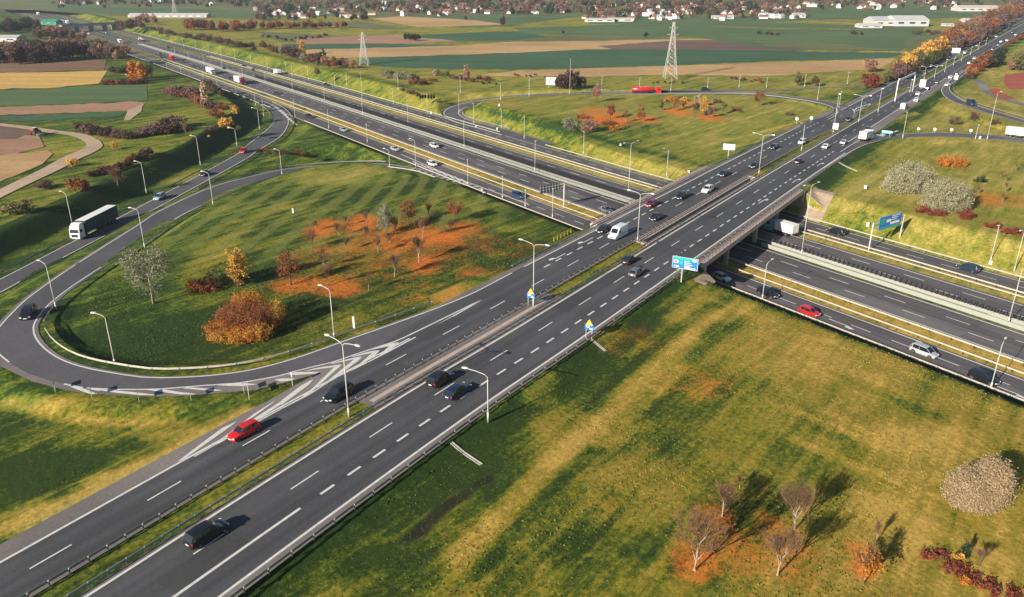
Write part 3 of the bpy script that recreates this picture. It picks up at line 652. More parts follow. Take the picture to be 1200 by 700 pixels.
# turn arrows
ar = MB()
def arrow(u, v, rz, z, L=5.0):
    b = P(u, v, z); c, s = math.sin(rz), math.cos(rz)
    def q(f, r): return (b[0] + c * f + s * r, b[1] + s * f - c * r, z)
    ar.add([q(-L / 2, -.12), q(-L / 2, .12), q(L / 2 - 1.2, .12), q(L / 2 - 1.2, -.12)], [(0, 1, 2, 3)])
    ar.add([q(L / 2 - 1.2, -.1), q(L / 2 - 1.2, .75), q(L / 2, .95), q(L / 2 + .6, .3)], [(0, 1, 2, 3)])
for (u, v) in ((688, 282), (655, 301)): arrow(u, v, AR + math.pi, 0.013)
for (u, v) in ((893, 236), (932, 212), (960, 193)): arrow(u, v, AR, 0.013)
for (u, v) in ((985, 379), (1182, 458)): arrow(u, v, AM, ZM + .004)
tag(ar.build('arrow_marking', M['paint']), kind='structure')
# repairs and sealed joints in the asphalt
M['tar'] = asphalt('asphalt_repair', (0.052, 0.052, 0.056), AR, 0.1); M['oldasph'] = asphalt('asphalt_worn', (0.115, 0.108, 0.108), AM, 0.1)
pk = MB(); g_ = random.Random(11); zz_ = 0.0052
for s_a, t_a, L_a, w_a in ((62, 3.7, 9, 3.1), (96, -8.2, 14, 3.0), (141, .2, 22, 3.2), (186, 7.2, 12, 3.2), (118, -11.6, 10, 3.1), (262, 3.8, 18, 3.0), (228, -8.2, 26, 3.1), (330, .2, 30, 3.2)):
    zz_ += .0002; s_ = np.linspace(s_a, s_a + L_a, 6); ribbon(r_at(s_, t_a, zz_), r_at(s_, t_a + w_a, zz_), '', None, mb=pk)
for t_a in (3.62, 7.3, -8.15, -11.55): s_ = np.linspace(0, 420, 90); stroke(pk, r_at(s_, t_a + .16 + .03 * np.sin(s_ * .2), .0072), .07, .0072)
for k in range(26):
    s_a = g_.uniform(20, 330); t_a, t_b = g_.choice(((0, 3.5), (3.5, 7), (7, 10.6), (-8.3, -5), (-11.7, -8.3))); q = [r_at(s_a + g_.uniform(-.5, .5) + j * .15, t_a + (t_b - t_a) * j / 4) for j in range(5)]; stroke(pk, q, .06, .0076)
tag(pk.build('asphalt_repair', M['tar']), kind='structure')
pk = MB(); 
for m_a in (145.15, 127.15, 157.0, 172.6): stroke(pk, m_line(m_a, -60, 600, 6, MZ + .0035), .16, MZ + .0035)
tag(pk.build('sealed_joint', M['tar']), kind='structure'); pk = MB(); zz_ = MZ + .002
for m_a, n_a, L_a in ((145.6, 20, 40), (138.3, 60, 26), (157.4, 140, 60), (124.1, 30, 22), (141.9, 170, 70), (148.7, -20, 50)):
    zz_ += .0002; n_q = np.linspace(n_a, n_a + L_a, 9); ribbon(m_at(m_a, n_q, zz_), m_at(m_a + 3.1, n_q, zz_), '', None, mb=pk)
tag(pk.build('asphalt_repair', M['oldasph']), kind='structure')
# bridge joints and puddles
jn = MB(); p1 = [P(786, 286.5), P(812, 297.5)]; jn2 = [(771, 282.5), (813, 297.8), (810, 300), (769, 284.5)]
jn.add([P(u, v, 0.012) for u, v in jn2], [(0, 1, 2, 3)]); jn.add([P(u, v, 0.012) for u, v in [(904, 211.5), (928, 219.5), (926, 221), (902.5, 213)]], [(0, 1, 2, 3)])
tag(jn.build('expansion_joint', M['darksteel']), kind='structure')
# ------------------------------------------------------------------ the road bridge
ORD = ['', 'first', 'second', 'third', 'fourth', 'fifth', 'sixth', 'seventh', 'eighth', 'ninth', 'tenth', 'eleventh', 'twelfth', 'thirteenth', 'fourteenth', 'fifteenth', 'sixteenth', 'seventeenth', 'eighteenth', 'nineteenth', 'twentieth', 'twenty-first', 'twenty-second', 'twenty-third', 'twenty-fourth', 'twenty-fifth']
def s_for_m(m, t):
    lo, hi = 50.0, 500.0
    for _ in range(40):
        c = (lo + hi) / 2; q = r_at(c, t); mm_, nn_ = mn(q[0], q[1])
        if mm_ - m_shift(nn_) < m: lo = c
        else: hi = c
    return lo
def deck_pts(m0, m1, t, z, k=14):
    return r_at(np.linspace(s_for_m(m0, t), s_for_m(m1, t), k), t, z)
br = empty('road_bridge', tuple(float(x) for x in (*r_at(s_for_m(150, -2), -2)[:2], 0)))
tag(br, 'twin deck concrete road bridge carrying the wide road over the motorway', 'bridge')
bl = Vector(br.location)
def loc(p): return (p[0] - bl.x, p[1] - bl.y, p[2] - bl.z)
def prism(mb, t0, t1, z0, z1, m0=BR0 + .3, m1=BR1 - .3, m=0):
    k = 16; s0 = [s_for_m(m0, t0), s_for_m(m0, t1)]; s1 = [s_for_m(m1, t0), s_for_m(m1, t1)]
    A = r_at(np.linspace(s0[0], s1[0], k), t0); B = r_at(np.linspace(s0[1], s1[1], k), t1)
    mb.loft([[loc((a[0], a[1], z0)), loc((b[0], b[1], z0)), loc((b[0], b[1], z1)), loc((a[0], a[1], z1))] for a, b in zip(A, B)], m)
for ta, tb in ((-18.3, -2.95), (-1.85, 13.4)):
    mb = MB(); prism(mb, ta, tb, -0.55, -0.016)
    for q in np.linspace(ta + 1.4, tb - 1.4, 6): prism(mb, q - 0.35, q + 0.35, -1.7, -0.5)
    mb.build('deck', M['concrete'], br)
for ta, tb, zz in ((-18.6, -16.75, .16), (-4.45, -3.55, .16), (-1.5, -0.8, .16), (12.1, 13.8, .16)):
    mb = MB(); prism(mb, ta, tb, -0.7, zz); mb.build('kerb', M['pink'], br)
mats_c = M['concrete']
for mp_ in (133.8, 151.7, 166.6):
    for ta, tb in ((-17.3, -4.9), (0.0, 12.2)):
        mb = MB()
        for q in np.linspace(ta + .6, tb - .6, 4):
            c = r_at(s_for_m(mp_, q), q); c = loc((c[0], c[1], -4.1)); mb.box(c, (0.8, 0.9, 4.2), 0, -AR)
        a = r_at(s_for_m(mp_, ta), ta); b = r_at(s_for_m(mp_, tb), tb)
        mb.loft([[loc((p[0] + dx, p[1] + dy, z)) for dx, dy, z in ((-.5, -.3, -2.3), (.5, .3, -2.3), (.5, .3, -1.65), (-.5, -.3, -1.65))] for p in (a, b)])
        mb.build('pier', M['concrete'], br)
for mp_, sg in ((BR0, 1), (BR1, -1)):
    mb = MB(); ta, tb = -18.8, 14.0
    a0 = r_at(s_for_m(mp_, ta), ta); b0_ = r_at(s_for_m(mp_, tb), tb); a1 = r_at(s_for_m(mp_ + sg * 1.0, ta), ta); b1 = r_at(s_for_m(mp_ + sg * 1.0, tb), tb)
    mb.loft([[loc((p[0], p[1], z)) for p, z in ((p0, -6.2), (p1_, -6.2), (p1_, -0.03), (p0, -0.03))] for p0, p1_ in ((a0, a1), (b0_, b1))])
    mb.build('abutment', M['concrete'], br)
# railings of the bridge: posts, top rail, lower rail
def railing(t, z0=0.16, h=.85, m0=BR0 - 3, m1=BR1 + 3, mat=None, r=0.045):
    mb = MB(); s0, s1 = s_for_m(m0, t), s_for_m(m1, t); s = np.linspace(s0, s1, 12); A = r_at(s, t)
    for hz, rr in ((h, r * 1.5), (h * .5, r * .8)): mb.tube([loc((p[0], p[1], z0 + hz)) for p in A], rr, 5)
    k = int((s1 - s0) / 2.0)
    for q in np.linspace(s0, s1, k): p = r_at(q, t); mb.tube([loc((p[0], p[1], z0 - .1)), loc((p[0], p[1], z0 + h))], r * .9, 5)
    return mb.build('railing', mat or M['darksteel'], br)
railing(-18.2); railing(13.45); railing(-3.1, h=.7); railing(-1.75, h=.7)
# walled median opening between the decks
for mp_ in (BR0 - 0.4, BR1 + .2):
    mb = MB(); a = r_at(s_for_m(mp_, -4.4), -4.4); b = r_at(s_for_m(mp_, -.9), -.9)
    mb.box(loc(((a[0] + b[0]) / 2, (a[1] + b[1]) / 2, 0.0)), (3.6, .5, .5), 0, math.atan2(b[1] - a[1], b[0] - a[0])); mb.build('end_beam', M['pink'], br)
# slab-paved cones under the bridge ends
def cone(name, label, pts, mat=M['tan']):
    mb = MB(); q = []
    for u, v in pts: p = PG(u, v); q.append((p[0], p[1], p[2] + 0.08))
    c = np.mean(np.array(q), axis=0)
    return mb, q
def paved_slope(mc, tc_, w_along, label):
    """slab paving laid on the cutting slope beside a deck end"""
    mb = MB(); k = 10; rows = []
    for i in range(k + 1):
        row = []
        for j in range(9):
            m_ = mc[0] + (mc[1] - mc[0]) * i / k; c = tc_[0] + (tc_[1] - tc_[0]) * j / 8
            p = r_at(s_for_m(m_, c), c); row.append((p[0], p[1], gz(p[0], p[1]) + 0.10))
        rows.append(row)
    vs = [p for r in rows for p in r]; fs = [(i * 9 + j, (i + 1) * 9 + j, (i + 1) * 9 + j + 1, i * 9 + j + 1) for i in range(k) for j in range(8)]
    mb.add(vs, fs); o = mb.build('paved_slope', M['tan']); tag(o, kind='structure'); return o
paved_slope((177.6, 190), (14.2, 20.5), 0, '')
paved_slope((177.6, 190), (-24, -19), 0, '')
paved_slope((111, 122), (14.2, 17.0), 0, '')
# ------------------------------------------------------------------ guardrails
POST = None
def guardrail(name_label, line, cat='guardrail', rail_mat='steel', spacing=4.0, glare=False, h=0.75, side=1.0, group=None, base=None, maxposts=100, blocks=True, railh=.31):
    """a W-beam on posts; line = world polyline at its foot"""
    global POST
    line = np.asarray(line, float); c0 = line[0]
    root = empty('guardrail', (float(c0[0]), float(c0[1]), float(c0[2])))
    tag(root, name_label, cat, group)
    L0 = line - c0; mb = MB(); A = L0.copy(); off = offset(L0, 0.10 * side); off2 = offset(L0, 0.04 * side)
    rings = [[(b[0], b[1], b[2] + h), (a[0], a[1], b[2] + h - railh * .25), (b[0], b[1], b[2] + h - railh * .5), (a[0], a[1], b[2] + h - railh * .75), (b[0], b[1], b[2] + h - railh)] +
             [(c[0], c[1], b[2] + h - railh - .01), (c[0], c[1], b[2] + h + .01)] for a, b, c in zip(off, off2, L0)]
    mb.loft(rings); mb.build('rail', M[rail_mat], root)
    S = arclen(line); n = int(S[-1] / spacing); pts = []
    for i in range(n + 1):
        s = i * spacing; pts.append([np.interp(s, S, L0[:, k]) for k in range(3)] + [i])
    pts.sort(key=lambda p: math.hypot(p[0] + c0[0], p[1] + c0[1]))
    if POST is None:
        pm = MB(); pm.box((0, 0, .36), (.09, .11, .74)); pm.box((0, 0, .66), (.15, .2, .14)); pm.m = [0] * 6 + [1] * 6; POST = pm.mesh('post', [M['darksteel'], M['pole']])
    for p in pts[:maxposts]:
        o = link('post', POST); o.location = p[:3]; kid(o, root)
    if len(pts) > maxposts:
        pm = MB()
        for p in pts[maxposts:]: pm.box((p[0], p[1], p[2] + .36), (.12, .14, .74))
        o = pm.build('post', M['steel'], root); tag(o, kind='stuff')
    return root
def rl(t, s0, s1, z=0.0, step=5.0): s = np.linspace(s0, s1, max(2, int((s1 - s0) / step))); return r_at(s, t, z)
GR = 'guardrails of the bridge road'; GMW = 'guardrails along the motorway'; GRA = 'guardrails of the ramps'
guardrail('guardrail on the left side of the bridge road median', rl(-4.25, 0, 520), group=GR, side=-1, spacing=2.0)
guardrail('guardrail on the right side of the bridge road median', rl(-0.85, 0, 520), group=GR, spacing=2.0)
guardrail('guardrail on the right edge of the bridge road above the south meadow', rl(12.15, 0, sQ - 10), group=GR, side=-1, spacing=3.0)
guardrail('guardrail on the left edge of the bridge road past the loop exit', rl(-16.6, sE + 2, sC - 14), group=GR)
guardrail('pale guardrail curving round the inside of the loop ramp', offset(L_in[8:], 1.7), group=GRA, rail_mat='steel_warm')
guardrail('guardrail with dense posts on the outer west side of the loop ramp', offset(L_out[75:-14], -1.5), group=GRA, side=-1, spacing=3.0)
guardrail('guardrail along the inner edge of the ramp running up from the truck', offset(S_r[4:-3], 1.6), group=GRA, side=-1)
guardrail('guardrail at the foot of the dark bank beside the truck ramp', offset(S_l[:-2], -1.5), group=GRA)
guardrail('guardrail inside the bend of the far loop beyond the motorway', offset(Cc[14:-6], 5.0), group=GRA, side=-1)
guardrail('guardrail outside the bend of the far loop beyond the motorway', offset(Cc[10:80], -5.0), group=GRA)
guardrail('guardrail along the upper edge of the far right ramp', offset(P_u[8:], -1.5), group=GRA)
guardrail('guardrail on the near edge of the motorway right of the bridge', m_line(122.9, NA, 112, 6, MZ), group=GMW, rail_mat='steel_warm')
guardrail('guardrail on the near edge of the motorway left of the bridge', m_line(122.9, 134, 330, 6, MZ), group=GMW, rail_mat='steel_warm')
guardrail('guardrail on the camera side of the dry verge between near carriageways', m_line(132.1, NA, 620, 6, MZ), group=GMW, side=-1, rail_mat='steel_warm')
guardrail('guardrail on the far side of the dry verge between near carriageways', m_line(135.9, NA, 620, 6, MZ), group=GMW, rail_mat='steel_warm')
guardrail('yellowish guardrail at the outer edge of the far main carriageway', m_line(165.9, NA, 620, 6, MZ), group=GMW, side=-1, rail_mat='steel_warm')
guardrail('white guardrail on the near edge of the outermost motorway lanes', m_line(168.3, NA, 620, 6, MZ), group=GMW, rail_mat='steel_warm')
guardrail('guardrail at the foot of the sunny bank beyond the motorway', m_line(177.4, NA, 232, 6, MZ), group=GMW, side=-1, rail_mat='steel_warm')
guardrail('distant guardrail at the foot of the sunny bank past the far loop', m_line(177.4, 262, 900, 6, MZ), group=GMW, side=-1, rail_mat='steel_warm', spacing=5)
guardrail('distant guardrail on the near motorway edge past the truck ramp', m_line(122.9, 372, 900, 6, MZ), group=GMW, rail_mat='steel_warm', spacing=5)
# central barrier with anti-glare fins (the rows of slots it casts on the road)
M['barrier'] = simple('barrier_grey_green', (0.27, 0.28, 0.24), 0.7, var=.12)
def barrier(label, m, n0, n1, thick=0.5, fins=False, mat='steel_warm', h=.85, fh=.9, fs=1.1):
    line = m_line(m, n0, n1, 6, MZ); c0 = line[0]; root = empty('central_barrier', tuple(map(float, c0))); tag(root, label, 'barrier', 'central barriers of the motorway')
    L0 = line - c0; mb = MB(); a = offset(L0, -thick / 2); b = offset(L0, thick / 2); a2 = offset(L0, -thick * .3); b2 = offset(L0, thick * .3)
    mb.loft([[(p[0], p[1], 0.0), (q[0], q[1], 0.0), (s[0], s[1], h), (r[0], r[1], h)] for p, q, r, s in zip(a, b, a2, b2)]); mb.build('barrier_wall', M[mat], root)
    if fins:
        n = n0; fm = MB(); fm.box((0, 0, fh / 2), (.75, .06, fh)); fmm = fm.mesh('glare_fin', M['darksteel']); k = 0; sm = MB(); rz = math.atan2(NM[1], NM[0])
        while n < n1:
            p = m_at(m, n, MZ + h) - c0
            if k < 100: o = link('glare_fin', fmm); o.location = tuple(map(float, p)); o.rotation_euler = (0, 0, rz); kid(o, root)
            else: sm.box((p[0], p[1], p[2] + fh / 2), (.75, .06, fh), 0, rz)
            n += fs; k += 1
        if sm.v: o = sm.build('glare_fin', M['darksteel'], root); tag(o, kind='stuff')
barrier('pale central barrier with dark glare fins, right of the bridge, far side', 152.9, -60, 113, .42, True, mat='barrier')
barrier('pale central barrier right of the bridge, side nearer the camera', 150.6, -60, 113, .42, mat='barrier')
barrier('pale central barrier with dark glare fins, left of the bridge, far side', 152.9, 138, 480, .28, True, h=.7, fh=1.5, fs=.55, mat='steel')
barrier('pale central barrier left of the bridge, side nearer the camera', 150.6, 138, 760, .28, h=.7, mat='steel')
barrier('pale central barrier of the distant motorway, far side', 152.9, 480, 760, .28, h=.7, mat='steel')
mb = MB(); A = m_line(150.9, 62, 113, 8, MZ + .3); B = m_line(152.6, 62, 113, 8, MZ + .3); A2 = m_line(150.9, 138, 195, 8, MZ + .3); B2 = m_line(152.6, 138, 195, 8, MZ + .3)
ribbon(A, B, '', None, mb=mb); ribbon(A2, B2, '', None, mb=mb); tag(mb.build('median_paving', M['concrete']), kind='structure')

# ------------------------------------------------------------------ street lamps
LAMPM = {}
def lampmesh(h, arms, aw):
    key = (round(h * 2) / 2, arms, aw); h = key[0]
    if key in LAMPM: return LAMPM[key]
    mb = MB(); mb.tube([(0, 0, -.3), (0, 0, h * .5), (0, 0, h)], [.105, .08, .05], 8); mb.tube([(0, 0, 0), (0, 0, 1.3)], .155, 8)
    pole = mb.mesh('pole', M['pole'], True)
    am_ = MB(); hd = []
    for k in range(arms):
        sg = 1 if k == 0 else -1
        am_.tube([(0, 0, h - .1), (sg * aw * .15, 0, h + .28), (sg * aw * .55, 0, h + .5), (sg * aw, 0, h + .62)], .055, 6); hd.append((sg * (aw + .3), 0, h + .64))
    arm = am_.mesh('arm', M['pole'], True) if arms else None
    hb = MB(); hb.loft([[(-.42, -.1, .03), (-.42, .1, .03), (-.42, .1, .1), (-.42, -.1, .1)], [(-.1, -.19, -.03), (-.1, .19, -.03), (-.1, .15, .13), (-.1, -.15, .13)], [(.38, -.16, -.03), (.38, .16, -.03), (.38, .12, .1), (.38, -.12, .1)], [(.48, -.06, 0), (.48, .06, 0), (.48, .05, .06), (.48, -.05, .06)]])
    head = hb.mesh('lamp_head', M['lampglass']); LAMPM[key] = (pole, arm, head, hd); return LAMPM[key]
def lamp(u, v, vt, z, arms, ang, label, group, aw=1.6, hh=None):
    """ang: world azimuth the (first) arm points to, degrees"""
    p = P(u, v, z); h = hh or max(5.0, tall(u, v, vt, z) - (0.5 if arms else 0))
    h = min(h, 16.0)
    pole, arm, head, hd = lampmesh(h, arms, aw)
    r = empty('street_lamp', p, R_(90 - ang)); tag(r, label, 'street lamp', group)
    kid(link('pole', pole), r)
    if arm: kid(link('arm', arm), r)
    for k, q in enumerate(hd):
        o = link('lamp_head', head); o.location = q; o.rotation_euler = (0, 0, 0 if k == 0 else math.pi); kid(o, r)
    if not hd: o = link('lamp_head', head); o.location = (0.2, 0, pole.vertices[8 * 2].co.z if False else (round(h * 2) / 2)); kid(o, r)
    return r
RIGHT = 125.0; LEFTW = -55.0
med = [(409, 488, 400, 2), (625, 358, 286, 2), (747, 284, 226, 2), (889, 205, 157, 2), (976, 157.5, 110, 0), (1006, 143.5, 112, 2), (1028.7, 132, 104, 0), (1048.7, 118.7, 93, 0), (1066, 109, 93, 0), (1094.7, 92, 77, 2), (1106.7, 85, 70, 0), (1117, 77.5, 67, 0), (1126.5, 72, 60, 0), (1137, 65, 55, 0), (1146, 59, 50, 0), (1155, 53, 45, 0)]
for i, (u, v, vt, a) in enumerate(med):
    s, t = r_px(u, v); q = r_at(s, -2.5)
    # foot stands in the median: keep the photo row, centre it between the two rails
    b = P(u, v); lab = 'tall white street lamp, %s from the camera in the median of the bridge road' % ORD[i + 1]
    lamp(u, v, vt, 0.0, a, RIGHT, lab, 'lamps in the median of the bridge road', 2.4)
lamp(572, 493, 437, -0.3, 1, LEFTW - 12, 'short lamp with one bent arm over the right-hand lanes, beside two dark cars', 'lamps beside the bridge road', 2.9, 6.6)
lamp(1082.7, 93.3, 78, 0, 2, RIGHT, 'white lamp on the left edge of the far road behind the white gantry', 'lamps beside the bridge road')
lamp(1057.6, 162.6, 132, -.2, 0, 0, 'white lamp at the nose of the right loop beside the green board', 'lamps beside the bridge road')
for i, (u, v, vt) in enumerate([(1150, 50, 42), (1160, 44, 36), (1169, 37, 30), (1178, 31, 24), (1187, 25, 19)]):
    lamp(u, v, vt, 0, 0, 0, 'faint far lamp, %s towards the horizon where the bridge road meets the wood' % ORD[i + 1], 'far lamps of the bridge road')
loopl = [(66, 362, 310, -.3, 'at the west bend where the dark car turns'), (135.5, 430, 368, -.6, 'at the lower left of the infield, thin and leaning against green grass'), (392, 399, 337, -.5, 'between the infield and the lane wedge'), (170, 291.5, 246, -2.2, 'on the strip right of the truck'),
         (250, 241, 203, -3.8, 'above the dark and silver cars of the ramp'), (330.7, 206, 176, -5.2, 'at the top of the loop by the dark hedge'), (456.8, 196.8, 176, -5.9, 'at the top of the loop beside the dark bank'), (487.4, 196, 163.4, -5.9, 'where the loop meets the motorway'), (86.5, 270.5, 226, -4.6, 'left of the white truck'), (171.7, 226.5, 190, -4.8, 'on the dark bank beyond the truck'), (235, 193.7, 160, -5.2, 'on the dark bank left of the red lorry')]
for u, v, vt, z, lab in loopl: lamp(u, v, vt, z, 1, -60 if u < 120 or u > 300 else (LEFTW - 20), 'slim pale lamp %s' % lab, 'lamps of the loop and ramp')
near_m = [(1160.5, 457, 403.7, 1, 40), (893, 352.5, 306.5, 1, 45), (647.4, 256.8, 221, 0, 0), (615.5, 244, 225, 0, 0), (588.8, 233.6, 207.7, 0, 0), (548.4, 218.5, 188.5, 0, 0), (430.6, 167.6, 145.8, 0, 0), (385.5, 151, 129.3, 0, 0), (346, 138.5, 116.8, 0, 0), (309.4, 137, 116.8, 0, 0), (299.7, 124.3, 111, 0, 0), (277.7, 115, 101, 0, 0), (254.8, 105, 91, 0, 0), (239, 99, 83, 0, 0), (304.4, 152, 126.8, 1, -80), (277.7, 171, 149.4, 1, -90), (213, 91, 77, 0, 0), (196, 82, 70, 0, 0)]
for i, (u, v, vt, a, an_) in enumerate(near_m): lamp(u, v, vt, MZ, a, an_, 'pale lamp %s from the right along the camera side of the motorway' % ORD[i + 1], 'lamps on the camera side of the motorway', 1.8)
mid_m = [(1181, 380, 315, 1), (939, 299, 212, 2), (736, 233, 167, 2), (626.8, 202, 165, 0), (544, 173.6, 140, 1), (478.5, 150, 122, 0), (425, 135, 115, 0), (380.4, 118.6, 101, 0), (343, 107.5, 95, 0), (311, 97.5, 86, 0), (284.4, 88, 78, 0), (260.5, 81, 71, 0), (239, 76.5, 66, 0), (221, 70, 61, 0), (205, 65, 56, 0)]
for i, (u, v, vt, a) in enumerate(mid_m): lamp(u, v, vt, MZ, a, 55, 'tall mast lamp %s from the right in the middle of the motorway' % ORD[i + 1], 'mast lamps of the motorway median', 2.2)
far_m = [(1188, 319, 270, -5.4, 1), (1160.4, 307.7, 265, -5.2, 0), (781, 208, 174, -5, 1), (683.6, 181.8, 155, -5, 0), (614.3, 162.6, 136.7, -5, 0), (587.5, 150.5, 127.5, -4.6, 0), (555.4, 146, 121, -5, 0), (538, 132, 108.5, -5, 1), (501, 133.5, 111, -5, 0), (461, 121.8, 103.4, -5, 0), (424.3, 113.5, 86, -5, 0), (392.6, 100, 86, -5, 0), (361.6, 94.3, 78.4, -5, 0), (342.5, 90, 78, -5, 0), (335.7, 85, 71.7, -5, 0), (314, 81.7, 67.5, -5, 0), (294.4, 76.7, 63.3, -5, 0), (276, 71.7, 60, -5, 0), (259.5, 67.5, 54, -5, 0), (245, 63, 50, -5, 0), (230, 59, 46, -5, 0), (215, 55, 43, -5, 0), (202, 51, 40, -5, 0)]
for i, (u, v, vt, z, a) in enumerate(far_m): lamp(u, v, vt, z, a, -125, 'pale lamp %s from the right at the foot of the far motorway bank' % ORD[i + 1], 'lamps at the foot of the far bank', 1.6)
fieldl = [(957.6, 118.5, 98.4), (982.7, 128.5, 107.6), (942.6, 102, 87.6), (992.7, 99, 85), (539.5, 109.3, 90), (586.6, 117.6, 100), (466.8, 106, 86.7), (406.7, 101, 85), (620, 113, 90), (667.5, 110, 60), (705, 106, 90), (749, 107.5, 91), (786, 107, 91), (829, 104, 92), (866, 103, 89), (898, 103, 92), (939, 177, 143.5), (1142.9, 163.4, 146.7), (1156.6, 164, 105)]
for i, (u, v, vt) in enumerate(fieldl): lamp(u, v, vt, -1.0 if i != 16 else 0, 1 if i in (16, 18) else 0, -125 if i == 16 else 180, 'slender lamp %s' % ['beside the far loop where it bends to the bridge road', 'inside the bend where the far loop meets the bridge road', 'beside the local road under the straw field, right of the far loop', 'beside the local road left of the red tree', 'with a cross arm above the bend of the far loop', 'at the near end of the local road', 'on the green bank left of the far loop', 'on the green bank by the paved lay-by', 'on the far road left of the white billboard', 'that is the tallest mast by the dark trees and billboard', 'behind the tall orange tree', 'left of the lattice pylon and behind the red tanker', 'right of the red tanker below the pylon', 'right of the pylon by the dark car', 'left of the lone orange tree', 'right of the lone orange tree', 'with a white plate on the left edge beside the white car', 'short one on the right loop ramp', 'very tall one on the right loop ramp'][i], 'lamps of the far loop and fields')

# ------------------------------------------------------------------ signs
def az_vec(az): return Vector((math.sin(R_(az)), math.cos(R_(az)), 0))
def panel(root, c, w_, h, face_az, mat, thick=0.08, name='panel'):
    """upright board centred at c (relative), facing azimuth face_az"""
    mb = MB(); rz = -R_(face_az); mb.box(c, (w_, thick, h), 0, rz); return mb.build(name, mat, root)
def onface(root, c, face_az, items, out=0.05):
    """items: (x, z, w, h, matkey, name) flat marks on the front of a board; x to the reader's right"""
    f = az_vec(face_az); rgt = Vector((-f.y, f.x, 0))   # reader looks along -f, right of the reader
    for i, (x, z, w_, h, mk_, nm) in enumerate(items):
        mb = MB(); o = Vector(c) + f * (out + 0.004 * (i % 5)) + rgt * x + Vector((0, 0, z))
        q = [o - rgt * w_ / 2 - Vector((0, 0, h / 2)), o + rgt * w_ / 2 - Vector((0, 0, h / 2)), o + rgt * w_ / 2 + Vector((0, 0, h / 2)), o - rgt * w_ / 2 + Vector((0, 0, h / 2))]
        mb.quad(*q); mb.build(nm, M[mk_], root)
def legs(root, xs, face_az, top, mat='pole', r=.07, zb=0.0):
    f = az_vec(face_az); rgt = Vector((-f.y, f.x, 0))
    for x in xs: mb = MB(); o = rgt * x; mb.tube([(o.x, o.y, zb), (o.x, o.y, top)], r, 6); mb.build('post', M[mat], root)
def text_rows(x0, w_, rows, z0, dz, h, mat='white', seed=1):
    rg = random.Random(seed); it = []
    for r in range(rows):
        x = x0; end = x0 + w_ * rg.uniform(.6, 1)
        while x < end:
            ww = rg.uniform(.28, .62); it.append((x + ww / 2, z0 - r * dz, ww, h, mat, 'lettering')); x += ww + .09
    return it
# big blue direction sign by the bridge
b = P(798, 333, -1.0); rt_ = empty('direction_sign', b); tag(rt_, 'large blue and green direction sign in front of the near end of the bridge', 'road sign', 'direction signs')
fa = AR / math.pi * 180 + 180; wS = 4.9; hS = 2.3; zc = 4.2
fa = 208
legs(rt_, (0.0,), fa, zc - hS / 2, r=.12)
off_ = tuple(Vector((0, 0, zc)) + Vector((az_vec(fa).y * -0.0, 0, 0)))
panel(rt_, (0.45, 0, zc), wS, hS, fa, M['signblue'])
cc_ = (0.45, 0, zc)
onface(rt_, cc_, fa, [(0, .86, 4.75, .5, 'signcyan', 'green_band'), (-1.75, .15, .85, .6, 'white', 'route_plate'), (-1.75, .15, .5, .34, 'redpaint', 'route_number'), (-.75, .1, .7, .75, 'signcyan', 'green_plate'), (1.75, .72, .7, .36, 'white', 'white_plate'), (-1.6, -.75, .9, .22, 'white', 'white_plate'), (1.0, -.88, 2.0, .26, 'white', 'white_plate')] + text_rows(-.15, 1.3, 4, .42, .32, .11, seed=3) + [(0, 1.13, 4.9, .05, 'white', 'border'), (0, -1.13, 4.9, .05, 'white', 'border'), (-2.43, 0, .05, 2.3, 'white', 'border'), (2.43, 0, .05, 2.3, 'white', 'border')], out=0.06)
# blue overhead sign right of the motorway
b = P(1018, 293, MZ + .1); b2 = P(1054.3, 278.5, -5.0)
rt_ = empty('overhead_sign', b); tag(rt_, 'blue overhead direction sign on two posts at the outer motorway lanes', 'road sign', 'direction signs')
mb = MB(); mb.tube([(0, 0, 0), (0, 0, 6.6)], .17, 8); mb.build('post', M['pole'], rt_)
d2 = (b2[0] - b[0], b2[1] - b[1]); mb = MB(); mb.tube([(d2[0], d2[1], b2[2] - b[2] - .5), (d2[0], d2[1], 6.6)], .17, 8); mb.build('post', M['pole'], rt_)
mb = MB(); mb.tube([(0, 0, 6.2), (d2[0], d2[1], 6.2)], .14, 8); mb.tube([(0, 0, 5.4), (d2[0], d2[1], 5.4)], .1, 8); mb.build('beam', M['pole'], rt_)
fz = math.degrees(math.atan2(d2[0], d2[1])) + 90; ln = math.hypot(*d2); fv = az_vec(fz)
pc = (d2[0] * .52 + fv.x * .3, d2[1] * .52 + fv.y * .3, 6.0)
panel(rt_, pc, ln * .72, 3.2, fz, M['signblue']); s_ = ln * .72
onface(rt_, pc, fz, [(0, -1.28, s_ * .98, .6, 'signcyan', 'green_band'), (-s_ * .36, .4, s_ * .2, 1.5, 'signcyan', 'green_plate'), (s_ * .2, -.45, s_ * .42, .6, 'white', 'white_plate'), (-s_ * .1, .3, s_ * .2, .7, 'white', 'white_plate')] + text_rows(s_ * .02, s_ * .36, 3, 1.25, .45, .22, seed=5) + [(0, 1.57, s_, .06, 'white', 'border')], out=.06)
